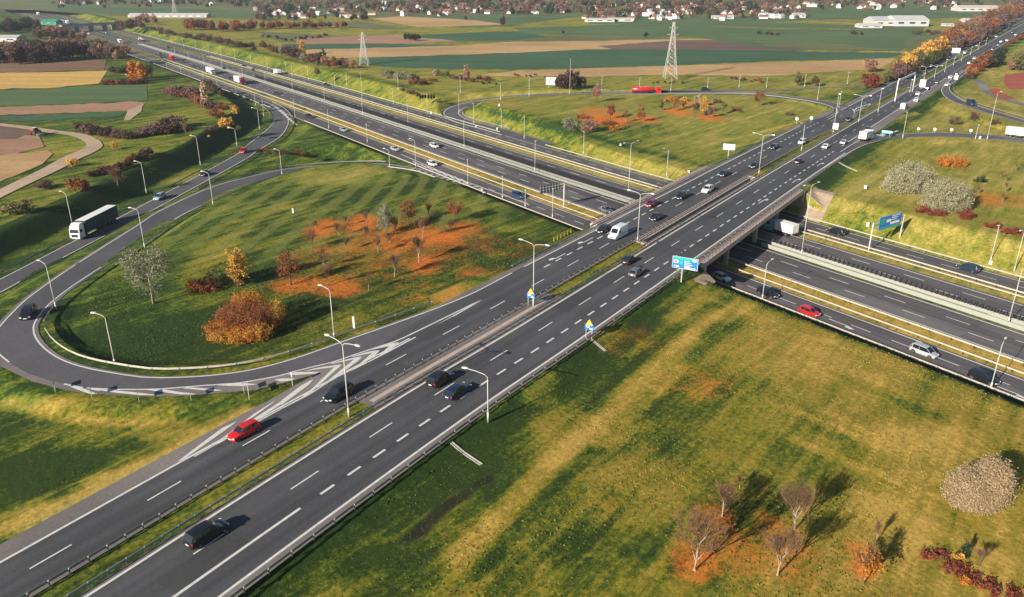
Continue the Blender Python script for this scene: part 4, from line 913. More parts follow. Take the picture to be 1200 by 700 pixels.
# overhead sign left of the bridge, seen from behind
b = P(660.6, 243.4, MZ); rt_ = empty('overhead_sign', b); tag(rt_, 'grey overhead sign seen from behind, reaching over the near motorway lanes left of the bridge', 'road sign')
mb = MB(); mb.tube([(0, 0, -.2), (0, 0, 6.8)], .2, 8); mb.build('post', M['pole'], rt_)
dv = Vector((-NM[0], -NM[1], 0)); mb = MB(); mb.tube([(0, 0, 6.6), tuple(dv * 8.2 + Vector((0, 0, 6.6)))], .14, 8); mb.tube([(0, 0, 5.9), tuple(dv * 8.2 + Vector((0, 0, 5.9)))], .1, 8); mb.build('beam', M['pole'], rt_)
c_ = dv * 5.0 + Vector((0, 0, 6.2)); rzm = math.atan2(NM[1], NM[0]); mb = MB(); mb.box(tuple(c_), (6.6, .08, 2.3), 0, rzm); mb.build('panel', M['signback'], rt_)
for k in range(7):
    q = c_ + dv * (-3 + k) + Vector((math.sin(AM), math.cos(AM), 0)) * .12; mb = MB(); mb.box(tuple(q), (.12, .1, 2.4), 0, rzm); mb.build('rib', M['steel'], rt_)
# white billboards
def billboard(u, v, vt, w_, h, az, label, z=-1.2, two=False, dark=False):
    b = P(u, v, z); top = tall(u, v, vt, z); r = empty('billboard', b); tag(r, label, 'billboard', 'white boards')
    legs(r, (-w_ * .3, w_ * .3) if two else (0,), az, top - h * .9, r=.12); panel(r, (0, 0, top - h / 2), w_, h, az, M['white'], .15)
    return r, (0, 0, top - h / 2)
billboard(853, 186, 169, 3.6, 1.8, 200, 'plain white board on one post at the left edge of the bridge road')
rb, cb = billboard(648.5, 103, 91, 7.5, 3.6, 185, 'white billboard with dark lettering left of the dark trees', -1.0, True)
onface(rb, cb, 185, [(1.0 + k * .75, -.3 + (k % 2) * .15, .5, .7, 'black', 'lettering') for k in range(3)], out=.1)
billboard(978.7, 152, 144.5, 1.9, 2.2, 215, 'small white board on two posts in the median before the far ramp', 0, True)
billboard(1080.5, 102.5, 93.5, 2.6, 3.6, 215, 'white board in the median past the white gantry', 0, True)
billboard(1119.6, 64, 56.5, 5, 3.6, 200, 'white billboard at the edge of the wood by the far road', -1, True)
billboard(1137, 52, 46.5, 5, 4, 200, 'smaller white billboard deeper in the wood by the far road', -1, True)
# white cantilever gantry at the far ramp
b = P(1048.5, 119, 0); r = empty('gantry', b); tag(r, 'white cantilever gantry over the far left carriageway', 'gantry')
h = tall(1048.5, 119, 94); mb = MB(); mb.tube([(0, 0, 0), (0, 0, h)], .22, 8); mb.build('post', M['white'], r)
e1 = P(1069, 108, 0); mb = MB(); mb.box(((e1[0] - b[0]) / 2, (e1[1] - b[1]) / 2, h - .4), (math.hypot(e1[0] - b[0], e1[1] - b[1]), .4, .9), 0, math.atan2(e1[1] - b[1], e1[0] - b[0])); mb.build('beam', M['white'], r)
mb = MB(); mb.tube([(e1[0] - b[0], e1[1] - b[1], 0), (e1[0] - b[0], e1[1] - b[1], h)], .22, 8); mb.build('post', M['white'], r)
# yellow over blue tourist signs
for (u, v, lab) in ((622, 359, 'yellow triangle over a blue plate in the median beside a tall lamp'), (690, 397, 'yellow triangle over a blue plate on the right road edge')):
    b = P(u, v, -.1); r = empty('warning_sign', b); tag(r, lab, 'road sign', 'yellow and blue signs'); legs(r, (-.5, .5), 205, 1.6, r=.05)
    panel(r, (0, 0, 2.0), 1.5, .95, 205, M['signblue'], .05); f = az_vec(205); rg_ = Vector((-f.y, f.x, 0)); mb = MB(); o = f * .04
    mb.add([tuple(o - rg_ * .6 + Vector((0, 0, 2.4))), tuple(o + rg_ * .6 + Vector((0, 0, 2.4))), tuple(o + Vector((0, 0, 3.4))), tuple(-rg_ * .6 + Vector((0, 0, 2.4))), tuple(rg_ * .6 + Vector((0, 0, 2.4))), tuple(Vector((0, 0, 3.4)))], [(0, 1, 2), (5, 4, 3), (0, 3, 4, 1), (1, 4, 5, 2), (2, 5, 3, 0)]); mb.build('triangle', M['yellow'], r)
    onface(r, (0, 0, 2.0), 205, [(-.25, .1, .6, .25, 'white', 'lettering'), (.3, -.2, .5, .2, 'white', 'lettering')], out=.04)
# curve marker boards on the outer edge of the loop
for i, (u, v, az_) in enumerate([(65, 459, 62), (108, 466, 62), (163, 470.5, 62), (224, 468, 66), (286, 460.5, 66)]):
    b = P(u, v, -.2); r = empty('marker_board', b); tag(r, 'white backed curve marker board, %s from the left below the loop' % ORD[i + 1], 'road sign', 'curve marker boards below the loop')
    legs(r, (-.4, .4), az_, 1.5, r=.03); panel(r, (0, 0, 1.35), 1.3, .5, az_, M['signback'], .04)
b = P(292, 466, -.3); r = empty('gore_sign', b); tag(r, 'white direction board on legs in the grass tip of the exit wedge', 'road sign'); legs(r, (-.7, .7), 70, 2.0, r=.05); panel(r, (0, 0, 1.8), 2.0, .5, 250, M['white'], .06)
b = P(343, 452, -.2); r = empty('gore_sign', b); tag(r, 'slim white sign at the very tip of the exit wedge', 'road sign'); legs(r, (-.25, .25), 70, 2.0, r=.04); panel(r, (0, 0, 1.8), .6, .6, 240, M['white'], .06)
b = P(1038, 160, 0); r = empty('gore_sign', b); tag(r, 'rounded green and white board at the nose of the right loop', 'road sign'); legs(r, (-1.2, 1.2), 215, 1.4, r=.07); panel(r, (0, 0, 1.5), 3.2, 1.1, 215, M['signcyan'], .1); onface(r, (0, 0, 1.5), 215, [(0, .15, 2.8, .5, 'white', 'white_plate')], out=.07)
for i, (u, v) in enumerate([(950, 145), (933, 146), (1075.7, 155), (1094.7, 155.5), (1114.5, 156), (1137, 157), (1044, 160)]):
    b = P(u, v, -.3); r = empty('round_sign', b); tag(r, 'small white disc on a post, %s from the left near the far loops' % ORD[i + 1], 'road sign', 'small discs on posts'); legs(r, (0,), 200, 1.7 if i < 2 else .9, r=.06)
    mb = MB(); f = az_vec(200); cz = 2.1 if i < 2 else 1.2; mb.tube([tuple(f * -.05 + Vector((0, 0, cz))), tuple(f * .05 + Vector((0, 0, cz)))], .6 if i < 2 else .5, 12); mb.build('disc', M['white'], r)
# inspection boxes and short concrete posts in the grass
cabs = [(1016.5, 266, 1.1, 'white cabinet on a leg above the outer lanes left of the blue overhead sign'), (1160.4, 310, .8, 'white box at the foot of a lamp on the sunny bank'), (1013.8, 221.5, .9, 'white box alone on the grass right of the bridge'), (566, 226, .9, 'white post in the grass below the motorway near the blue car'), (564.5, 224.5, .7, 'pale stub in the grass beside the white post'), (582.5, 152.5, .9, 'white box on the bank beyond the motorway'), (558, 149, .7, 'cream box near the inner bend of the far loop'), (343.5, 250, 1.2, 'thin white stake in the striped infield grass'), (415, 385, 2.0, 'white marker column in the grass above the exit wedge'), (585, 124.5, .9, 'white post inside the far loop'), (727, 171, .7, 'pale box on the bank by the motorway'), (505, 133.7, 1.0, 'white post at the outer nose of the far loop'), (807, 203, .8, 'white post by the bridge abutment'), (1148, 163, .9, 'white box at the edge of the right loop ramp')]
for u, v, h, lab in cabs:
    p = PG(u, v); r = empty('marker_box', p); tag(r, lab, 'marker', 'small white boxes and posts'); mb = MB(); w_ = .3 if h > 1.1 else .55; mb.box((0, 0, h / 2 + .05), (w_, w_ * .7, h)); mb.build('casing', M['white'], r); mb = MB(); mb.box((0, 0, h + .08), (w_ + .1, w_ * .7 + .1, .06)); mb.build('cap', M['pole'], r)
# yellow stair railings beside the near abutment
p0 = PG(649, 283); p1 = PG(669, 273); r = empty('stair_railing', p0); tag(r, 'pale yellow handrail of the stairs down the slope at the near left bridge end', 'railing')
d = Vector(p1) - Vector(p0)
mb = MB(); mb.tube([(0, 0, 1.0), tuple(d + Vector((0, 0, 1.0)))], .05, 6); mb.tube([(0, 0, .55), tuple(d + Vector((0, 0, .55)))], .04, 6); mb.build('handrail', M['yellow'], r)
for k in range(6): q = d * k / 5; mb = MB(); mb.tube([tuple(q - Vector((0, 0, .3))), tuple(q + Vector((0, 0, 1.0)))], .045, 6); mb.build('post', M['yellow'], r)
# concrete drainage chutes down the banks
for pts, lab in (([(691, 397), (700, 404), (710, 412)], 'concrete drainage chute below the yellow and blue sign'), ([(529, 519), (543, 531), (564, 545)], 'concrete drainage chute in the grass right of the near lamp'), ([(982, 190), (993, 196), (1005, 201)], 'concrete drainage chute on the bank past the bridge')):
    q = [PG(u, v) for u, v in pts]; line = catmull(q, 2.0); mb = MB(); c0 = line[0]; L0 = line - c0; a = offset(L0, -.22); b_ = offset(L0, .22)
    mb.loft([[(p[0], p[1], p[2] - .1), (s[0], s[1], s[2] - .1), (s[0], s[1], s[2] + .12), ((p[0] + s[0]) / 2, (p[1] + s[1]) / 2, p[2] + .04), (p[0], p[1], p[2] + .12)] for p, s in zip(a, b_)])
    o = mb.build('drainage_chute', M['concrete']); o.location = tuple(map(float, c0)); tag(o, lab, 'drain', 'drainage chutes')

# ------------------------------------------------------------------ pylons
def pylon(u, v, vt, label, wf=.2):
    b = P(u, v, -1.0); h = tall(u, v, vt, -1.0); r = empty('lattice_pylon', b); tag(r, label, 'pylon', 'lattice pylons'); ww = h * wf
    mb = MB(); lv = np.linspace(0, 1, 9) ** 0.85
    def cr(t): return ww / 2 * ((1 - t) ** 1.25) + .45
    for sx in (-1, 1):
        for sy in (-1, 1): mb.tube([(sx * cr(t), sy * cr(t), t * h) for t in lv], .13, 4)
    for a, c in zip(lv[:-1], lv[1:]):
        for ax in range(4):
            e = [(-1, -1), (1, -1), (1, 1), (-1, 1), (-1, -1)]; p, q = e[ax], e[ax + 1]
            mb.tube([(p[0] * cr(a), p[1] * cr(a), a * h), (q[0] * cr(c), q[1] * cr(c), c * h)], .07, 3); mb.tube([(q[0] * cr(a), q[1] * cr(a), a * h), (p[0] * cr(c), p[1] * cr(c), c * h)], .07, 3); mb.tube([(p[0] * cr(c), p[1] * cr(c), c * h), (q[0] * cr(c), q[1] * cr(c), c * h)], .06, 3)
    mb.build('lattice_tower', M['pole'], r)
    for t, l in ((.78, 3.2), (.9, 2.4)):
        mb = MB(); 
        for sy in (-.3, .3): mb.tube([(-l, 0, t * h), (0, sy, t * h + .5), (l, 0, t * h)], .08, 3); mb.tube([(-l, 0, t * h), (0, sy, t * h - .3), (l, 0, t * h)], .08, 3)
        mb.build('cross_arm', M['pole'], r)
    return r
pylon(785, 92, 26, 'tall white lattice pylon at the edge of the straw field in the centre distance')
pylon(427, 76, 38, 'grey lattice pylon beyond the motorway bank, upper left of centre', .24)
pylon(205, 15, -6, 'faint lattice pylon at the top left near the horizon', .18)

# ------------------------------------------------------------------ distant overpass, greenhouses, green netting
b = P(108, 36, -6); r = empty('overpass', (b[0], b[1], -6)); tag(r, 'low grey road bridge across the far motorway at the upper left', 'bridge')
e0, e1 = P(70, 32.5, -1), P(138, 29, -1); mid_ = Vector(((e0[0] + e1[0]) / 2 - b[0], (e0[1] + e1[1]) / 2 - b[1], 6.2)); ln = math.hypot(e1[0] - e0[0], e1[1] - e0[1]); rz = math.atan2(e1[1] - e0[1], e1[0] - e0[0])
mb = MB(); mb.box(tuple(mid_), (ln, 11, 1.4), 0, rz); mb.build('deck', M['concrete'], r)
mb = MB(); mb.box(tuple(mid_ + Vector((math.sin(rz) * 5.4, -math.cos(rz) * 5.4, 1.2))), (ln, .2, 1.1), 0, rz); mb.build('parapet', M['steel'], r)
for k in (-.22, .02, .26):
    q = mid_ + Vector((math.cos(rz) * ln * k, math.sin(rz) * ln * k, -3.6)); mb = MB(); mb.box(tuple(q), (1.4, 9, 6.4), 0, rz); mb.build('pier', M['concrete'], r)
for sg in (-1, 1):
    q = mid_ + Vector((math.cos(rz) * ln * .5 * sg, math.sin(rz) * ln * .5 * sg, -3.2)); mb = MB(); mb.box(tuple(q), (9, 12, 6), 0, rz); mb.build('abutment', M['tan'], r)
def shed(u0, u1, v, depth, h, label, wall='pale', roof='pale', name='shed', z=-1.0, pitch=.12):
    h *= .6; a, c = P(u0, v, z), P(u1, v, z); ln = math.hypot(c[0] - a[0], c[1] - a[1]); rz = math.atan2(c[1] - a[1], c[0] - a[0]); r = empty(name, ((a[0] + c[0]) / 2, (a[1] + c[1]) / 2, z), rz); tag(r, label, 'building')
    mb = MB(); mb.box((0, depth / 2, h / 2), (ln, depth, h)); mb.build('wall', M['pale' if wall == 'white' else wall], r)
    mb = MB(); e = .4; rr = h + depth * pitch
    mb.loft([[(x, -e, h), (x, depth / 2, rr), (x, depth + e, h), (x, depth / 2, h - .05)] for x in (-ln / 2 - e, ln / 2 + e)]); mb.build('roof', M['pale' if roof == 'white' else roof], r)
    k = max(2, int(ln / 9)); wn = MB()
    for i in range(k): mb = MB(); mb.box((-ln / 2 + (i + .5) * ln / k, -.03, h * .55), (ln / k * .5, .1, h * .3)); mb.build('window', M['winglass'], r)
    return r
M['winglass'] = simple('window_glass', (0.05, 0.06, 0.075), 0.15)
M['greyroof'] = simple('grey_roof', (0.42, 0.43, 0.46), 0.6, var=.1); M['redroof'] = simple('red_roof_tiles', (0.24, 0.095, 0.065), 0.8, var=.15); M['brownroof'] = simple('brown_roof_tiles', (0.16, 0.08, 0.06), 0.8, var=.15)
M['pale'] = simple('pale_sheet_wall', (0.47, 0.47, 0.46), 0.7, var=.1); M['cream'] = simple('cream_wall', (0.50, 0.45, 0.38), 0.8, var=.08); M['greenroof'] = simple('green_sheeting', (0.03, 0.27, 0.17), 0.6)
shed(150, 242, 20.5, 16, 4, 'long low white greenhouse roof above the far motorway')
shed(48, 66, 29, 14, 5, 'bright green roofed hall left of the far motorway', 'greenroof', 'greenroof')
shed(-12, 20, 49, 14, 5, 'pale flat roofed hall at the left edge beyond the dark wood', 'white', 'greyroof')
shed(1025, 1050, 30.5, 30, 8, 'low pale factory hall, left half of the pair in the right distance', 'cream', 'greyroof')
shed(1049, 1088, 31, 30, 10, 'grey factory hall, right half of the pair in the right distance', 'greyroof', 'white')
shed(1008, 1034, 33, 14, 4, 'long white shed left of the factory halls', 'white', 'white')
shed(1125, 1172, 13.5, 25, 7, 'long white hall by the tree belt at the upper right', 'white', 'cream')
shed(1132, 1156, 26.5, 14, 4, 'cream roofed shed left of the far tree belt', 'cream', 'cream')
shed(1107, 1118, 31, 8, 3, 'small white shed right of the factory halls', 'white', 'white')
shed(932, 944, 21, 14, 6, 'white building with grey roof at the right edge of the town', 'white', 'greyroof')
shed(686, 720, 26, 10, 4.5, 'long white row building at the edge of the town in the centre', 'white', 'white')
shed(715, 742, 25.5, 10, 4.5, 'second white row building right of the long one', 'white', 'cream')
shed(836, 860, 22.5, 12, 4, 'white low building at the right edge of the centre town', 'white', 'white')
shed(398, 412, 21, 12, 6, 'cream house with white gable at the left edge of the town', 'cream', 'brownroof')
# ------------------------------------------------------------------ vehicles
M['glass'] = simple('car_glass', (0.012, 0.016, 0.022), 0.06, spec=0.8)
M['rim'] = simple('wheel_rim', (0.35, 0.35, 0.36), 0.35, 0.7)
M['tyre'] = simple('tyre', (0.018, 0.018, 0.018), 0.85)
M['headl'] = simple('headlight_glass', (0.75, 0.77, 0.8), 0.15)
M['taill'] = simple('tail_light_red', (0.5, 0.015, 0.02), 0.2)
M['plate'] = simple('number_plate', (0.75, 0.75, 0.72), 0.5)
M['trim'] = simple('black_trim', (0.025, 0.025, 0.028), 0.5)
PAINT = {k: simple('car_paint_' + k, c, 0.28, 0.15 if k not in ('white', 'red') else 0, coat=0.6) for k, c in
         dict(red=(0.55, 0.012, 0.015), white=(0.72, 0.73, 0.74), black=(0.012, 0.014, 0.018), navy=(0.012, 0.03, 0.065), silver=(0.42, 0.45, 0.48), grey=(0.13, 0.14, 0.16), maroon=(0.22, 0.012, 0.03), blue=(0.01, 0.05, 0.15), paleblue=(0.30, 0.42, 0.50), brown=(0.10, 0.06, 0.045)).items()}
PAINT['cargo_white'] = simple('trailer_white', (0.74, 0.74, 0.72), 0.5, var=.04); PAINT['cargo_dark'] = simple('trailer_dark_curtain', (0.025, 0.03, 0.035), 0.65)
PAINT['bluecab'] = simple('cab_pale_blue', (0.20, 0.42, 0.52), 0.35)
def wheel_mesh(r, w_):
    mb = MB(); mb.loft([[(x, rr * math.cos(a), rr * math.sin(a)) for a in np.linspace(0, 2 * math.pi, 18, endpoint=False)] for x, rr in ((-w_ / 2, r * .62), (-w_ / 2, r * .93), (-w_ * .35, r), (w_ * .35, r), (w_ / 2, r * .93), (w_ / 2, r * .62))], 0)
    for sx in (-1, 1):
        k = 10; mb.add([(sx * (w_ / 2 - .02), r * .6 * math.cos(a), r * .6 * math.sin(a)) for a in np.linspace(0, 2 * math.pi, k, endpoint=False)], [tuple(range(k)) if sx > 0 else tuple(range(k - 1, -1, -1))], 1)
        for j in range(5):
            a = j * 2 * math.pi / 5; mb.box((sx * (w_ / 2 + .0), r * .32 * math.cos(a), r * .32 * math.sin(a)), (.03, .07, r * .5), 1, 0, a - math.pi / 2)
    return mb.mesh('wheel', [M['tyre'], M['rim']])
WHEEL = wheel_mesh(.33, .22); WHEELB = wheel_mesh(.5, .32)
def place_wheels(root, xs, ys, me_, z):
    for y in ys:
        for x in xs: o = link('wheel', me_); o.location = (x, y, z); kid(o, root)
TYPES = {  # length, width, height, hood end, roof start, roof end, tail top  (fractions from the front), belt height, rear glass slope
    'hatch': (4.1, 1.76, 1.50, .25, .40, .88, .99, .92), 'sedan': (4.6, 1.80, 1.45, .27, .42, .74, .88, .90), 'estate': (4.7, 1.82, 1.50, .26, .41, .90, .985, .93),
    'suv': (4.6, 1.88, 1.70, .25, .39, .90, .985, 1.05), 'mini': (3.7, 1.68, 1.50, .20, .36, .90, .995, .92), 'mpv': (4.5, 1.82, 1.64, .19, .37, .90, .99, .98), 'coupe': (4.5, 1.82, 1.38, .30, .46, .76, .95, .88)}
PROTO = {}
def vehicle_root(name, label, cat, group): r = empty(name, (0, 0, 0)); tag(r, label, cat, group); return r
def car_meshes(kind):
    if kind in PROTO: return PROTO[kind]
    L, W, H, hood, rf, rr, tail, belt = TYPES[kind]; hw = W / 2
    Y = lambda f: L / 2 - f * L
    # lower body: stations front to back (fraction, half width, bottom, shoulder height, crown height)
    st = [(0.0, .66, .34, .58, .62), (.012, .80, .24, .66, .70), (.06, .93, .20, .74, .79), (.16, .99, .19, .82, .88), (hood, 1.0, .18, belt - .05, belt + .02), (.45, 1.0, .18, belt - .02, belt), (.7, 1.0, .18, belt, belt + .01), (.88, .985, .20, belt, belt + .03), (.965, .94, .24, belt - .02, belt + .02), (.993, .86, .30, belt - .12, belt - .08), (1.0, .72, .40, belt - .22, belt - .2)]
    rings = []
    for f, wf, zb, zs, zc in st:
        w_ = hw * wf; y = Y(f)
        rings.append([(-w_ * .86, y, zb), (-w_ * .97, y, zb + .12), (-w_, y, (zb + zs) * .55), (-w_ * .965, y, zs), (-w_ * .72, y, zc), (0, y, zc + .025), (w_ * .72, y, zc), (w_ * .965, y, zs), (w_, y, (zb + zs) * .55), (w_ * .97, y, zb + .12), (w_ * .86, y, zb)])
    mb = MB(); mb.loft(rings, 0)
    # greenhouse
    tw = hw * .70; bw = hw * .90; zb = belt - .015
    cab = [(hood - .01, bw * .9, zb, bw * .9, zb + .02), (rf, bw, zb, tw, H - .05), ((rf + rr) / 2, bw, zb, tw * 1.02, H), (rr, bw, zb, tw * .96, H - .06), (tail, bw * .9, zb, bw * .86, zb + .02)]
    gb = MB(); gb.loft([[(-a, Y(f), z0), (-b_, Y(f), z1), (b_, Y(f), z1), (a, Y(f), z0)] for f, a, z0, b_, z1 in cab], 0)
    # roof skin and pillars in body colour
    roof = [(rf + .0, tw * 1.01, H - .055), (rf + .04, tw * 1.04, H - .02), ((rf + rr) / 2, tw * 1.05, H + .012), (rr - .03, tw * 1.02, H - .03), (rr + .008, tw * .98, H - .06)]
    mb.loft([[(-a, Y(f), z - .05), (-a * .93, Y(f), z + .02), (0, Y(f), z + .045), (a * .93, Y(f), z + .02), (a, Y(f), z - .05)] for f, a, z in roof], 0)
    for sx in (-1, 1):
        def bar(p, q, r_=.035): mb.tube([p, q], r_, 4, 0)
        bar((sx * bw * .9, Y(hood), zb + .02), (sx * tw, Y(rf), H - .06)); mid = (rf + rr) / 2 - .01
        bar((sx * bw * 1.005, Y(mid), zb), (sx * tw * 1.03, Y(mid), H - .03), .03)
        bar((sx * bw * 1.0, Y(min(rr + .0, .93)), zb), (sx * tw * .99, Y(rr - .01), H - .06), .07); bar((sx * bw * .9, Y(tail), zb), (sx * tw * .96, Y(rr), H - .07), .045)
        mb.box((sx * (hw + .06), Y(hood + .07), belt + .04), (.16, .12, .12), 0)
    for me_wh in (.17, .81):   # dark wheel arches
        for sx in (-1, 1):
            k = 12; a_ = np.linspace(-.25, math.pi + .25, k); mb.add([(sx * (hw * 1.004), Y(me_wh) + .40 * math.cos(t), .33 + .40 * math.sin(t)) for t in a_], [tuple(range(k)) if sx > 0 else tuple(range(k - 1, -1, -1))], 1)
    mb.box((0, Y(0.004), .42), (W * .5, .05, .16), 1); mb.box((0, Y(.996), .34), (W * .6, .05, .14), 1)
    body = mb; glass = gb.mesh('windows', M['glass'])
    hl = MB(); hl.box((0, 0, 0), (.34, .16, .15)); hlm = hl.mesh('headlight', M['headl']); tl = MB(); tl.box((0, 0, 0), (.2, .12, .26)); tlm = tl.mesh('tail_light', M['taill']); npm = MB(); npm.box((0, 0, 0), (.5, .03, .12)); npl = npm.mesh('number_plate', M['plate'])
    PROTO[kind] = (body, glass, hlm, tlm, npl, {}); return PROTO[kind]
def add_car(kind, colour, loc_, az, label, group=None, pitch=0.0, scale=1.0):
    body, glass, hlm, tlm, npl, cache = car_meshes(kind); L, W, H, hood, rf, rr, tail, belt = TYPES[kind]
    if colour not in cache: cache[colour] = body.mesh('body', [PAINT[colour], M['trim']], False)
    r = vehicle_root('car', label, 'car', group); r.location = loc_; r.rotation_euler = (0, 0, -R_(az)); r.scale = (scale,) * 3
    kid(link('body', cache[colour]), r); kid(link('windows', glass), r); place_wheels(r, (-W / 2 + .1, W / 2 - .1), (L / 2 - .17 * L, L / 2 - .81 * L), WHEEL, .33)
    for sx in (-1, 1):
        o = link('headlight', hlm); o.location = (sx * W * .345, L / 2 - .13, .66); o.rotation_euler = (0, 0, -sx * .35); kid(o, r)
        o = link('tail_light', tlm); o.location = (sx * W * .41, -L / 2 + .10, belt - .18); o.rotation_euler = (0, 0, sx * .2); kid(o, r)
    for y in (L / 2 - .0, -L / 2 - .0): o = link('number_plate', npl); o.location = (0, y * 1.0, .5 if y > 0 else .62); kid(o, r)
    return r
# large panel van
def add_van(loc_, az, label, colour='white', side='bluecab', L=5.9, H=2.55, W=2.05, group=None):
    r = vehicle_root('van', label, 'van', group); r.location = loc_; r.rotation_euler = (0, 0, -R_(az)); hw = W / 2
    f0 = L / 2; st = [(f0, .74, .35, .80), (f0 - .10, .90, .28, .98), (f0 - .55, .97, .24, 1.15), (f0 - 1.0, 1, .24, 1.35), (f0 - 1.75, .98, .24, 2.3), (f0 - 2.2, .98, .24, H), (0, .99, .24, H + .04), (-L / 2 + .25, .98, .24, H), (-L / 2, .95, .3, H - .1)]
    mb = MB(); mb.loft([[(-hw * w_, y, zb), (-hw * w_, y, (zb + zt) / 2), (-hw * w_ * .93, y, zt - .12), (-hw * w_ * .8, y, zt), (hw * w_ * .8, y, zt), (hw * w_ * .93, y, zt - .12), (hw * w_, y, (zb + zt) / 2), (hw * w_, y, zb)] for y, w_, zb, zt in st]); mb.build('body', PAINT[colour], r)
    gb = MB(); y0, z0, y1, z1 = f0 - 1.03, 1.42, f0 - 1.76, 2.26
    gb.loft([[(-hw * .76, y0 + .03, z0), (hw * .76, y0 + .03, z0), (hw * .76, y0 - .05, z0)], [(-hw * .7, y1 + .05, z1), (hw * .7, y1 + .05, z1), (hw * .7, y1 - .03, z1)]]); gb.build('windscreen', M['glass'], r)
    for sx in (-1, 1):
        gb = MB(); gb.box((sx * hw * .975, f0 - 1.95, 1.62), (.06, .95, .55)); gb.build('side_window', M['glass'], r)
        gb = MB(); gb.box((sx * hw * 1.0, -.7, 1.0), (.03, L * .55, .08)); gb.build('side_strip', M['trim'], r)
        gb = MB(); gb.box((sx * hw * .72, f0 - .13, .78), (.34, .12, .28)); gb.build('headlight', M['headl'], r)
        gb = MB(); gb.box((sx * hw * .88, -L / 2 + .02, 1.2), (.14, .08, .6)); gb.build('tail_light', M['taill'], r)
        gb = MB(); gb.box((sx * (hw + .15), f0 - 1.3, 1.45), (.2, .12, .35)); gb.build('wing_mirror', M['trim'], r)
    gb = MB(); gb.box((0, f0 - .02, .72), (W * .5, .1, .2)); gb.build('grille', M['trim'], r); gb = MB(); gb.box((0, f0 - .05, .38), (W * .9, .2, .2)); gb.build('bumper', M['trim'], r)
    place_wheels(r, (-hw + .14, hw - .14), (L / 2 - 1.0, -L / 2 + 1.2), WHEEL, .35)
    return r
def add_truck(loc_, az, label, cab='white', cargo='cargo_white', Lc=13.6, H=4.0, kind='semi', group=None, side=None, rigid=False):
    """articulated or rigid lorry; front of the cab towards +Y"""
    r = vehicle_root('lorry', label, 'lorry', group); r.rotation_euler = (0, 0, -R_(az)); W = 2.5; hw = W / 2; cabL = 2.25; tot = cabL + .8 + Lc; f0 = tot / 2; r.location = loc_
    mb = MB(); st = [(f0, .94, .45, 1.3), (f0 - .08, 1.0, .40, 1.75), (f0 - .28, 1, .40, 2.95), (f0 - .6, .98, .4, min(H, 3.5)), (f0 - 1.2, .97, .4, min(H, 3.85)), (f0 - cabL, .97, .4, min(H, 3.9))]
    mb.loft([[(-hw * w_, y, zb), (-hw * w_, y, zt - .25), (-hw * w_ * .88, y, zt), (hw * w_ * .88, y, zt), (hw * w_, y, zt - .25), (hw * w_, y, zb)] for y, w_, zb, zt in st]); mb.build('cab', PAINT[cab], r)
    gb = MB(); gb.loft([[(-hw * .86, f0 - .045, 1.85), (hw * .86, f0 - .045, 1.85), (hw * .86, f0 - .2, 1.85), (-hw * .86, f0 - .2, 1.85)], [(-hw * .82, f0 - .215, 2.68), (hw * .82, f0 - .215, 2.68), (hw * .82, f0 - .4, 2.68), (-hw * .82, f0 - .4, 2.68)]]); gb.build('windscreen', M['glass'], r)
    gb = MB(); gb.box((0, f0 + .02, 1.15), (W * .62, .1, .7)); gb.build('grille', M['trim'], r)
    for sx in (-1, 1):
        gb = MB(); gb.box((sx * hw * .99, f0 - .95, 2.2), (.06, .95, .7)); gb.build('side_window', M['glass'], r)
        gb = MB(); gb.box((sx * hw * .78, f0 + .03, .72), (.4, .1, .2)); gb.build('headlight', M['headl'], r); gb = MB(); gb.box((sx * (hw + .16), f0 - .25, 2.3), (.16, .16, .7)); gb.build('wing_mirror', M['trim'], r)
    c1 = f0 - cabL - .75; c0 = c1 - Lc
    if kind == 'tanker':
        mb = MB(); mb.loft([[(rr * 1.15 * math.cos(a), y, 2.15 + rr * 1.0 * math.sin(a)) for a in np.linspace(0, 2 * math.pi, 14, endpoint=False)] for y, rr in ((c0, .7), (c0 + .2, 1.05), (c1 - .2, 1.05), (c1, .7))]); mb.build('tank', PAINT[cargo], r, True)
        for k in range(4): mb = MB(); mb.tube([(0, c0 + Lc * (.2 + .2 * k), 3.1), (0, c0 + Lc * (.2 + .2 * k), 3.4)], .28, 8); mb.build('hatch', M['steel'], r)
    else:
        mb = MB(); mb.box((0, (c0 + c1) / 2, (1.05 + H) / 2), (W, Lc, H - 1.05)); mb.build('cargo_box', PAINT[cargo], r)
        mb = MB(); mb.box((0, (c0 + c1) / 2, H + .012), (W * .985, Lc * .995, .02)); mb.build('roof', PAINT['cargo_white'], r)
        mb = MB(); mb.box((0, c0 - .03, (1.2 + H) / 2), (W * .94, .05, H - 1.35)); mb.build('rear_door', PAINT[cargo], r)
    mb = MB(); mb.box((0, (c0 + c1) / 2, .9), (W * .5, Lc, .25)); mb.box((0, f0 - cabL - .4, .75), (W * .5, 2.4, .3)); mb.build('chassis', M['trim'], r)
    for sx in (-1, 1):
        gb = MB(); gb.box((sx * hw * .85, c0 - .04, .95), (.35, .08, .16)); gb.build('tail_light', M['taill'], r)
        gb = MB(); gb.box((sx * hw * .97, (c0 + c1) / 2 + .6, .75), (.05, Lc * .35, .5)); gb.build('side_guard', M['trim'], r)
    ys = [f0 - 1.3, c1 + .1] + ([c0 + 1.6, c0 + 2.9, c0 + 4.2] if Lc > 10 else [c0 + 1.8])
    place_wheels(r, (-hw + .2, hw - .2), ys, WHEELB, .5)
    return r

AZR = 34.9
def veh_r(u, v, dz=0.5):
    """the photo point is the middle of the vehicle: take its foot on the road"""
    return P(u, v, 0.6)[:2] + (0.012,)
def near_lane(u, v): p = P(u, v, 0.6); return (p[0], p[1], 0.012)
def onm(u, v, z=MZ): p = P(u, v, z + .6); return (p[0], p[1], z + .008)
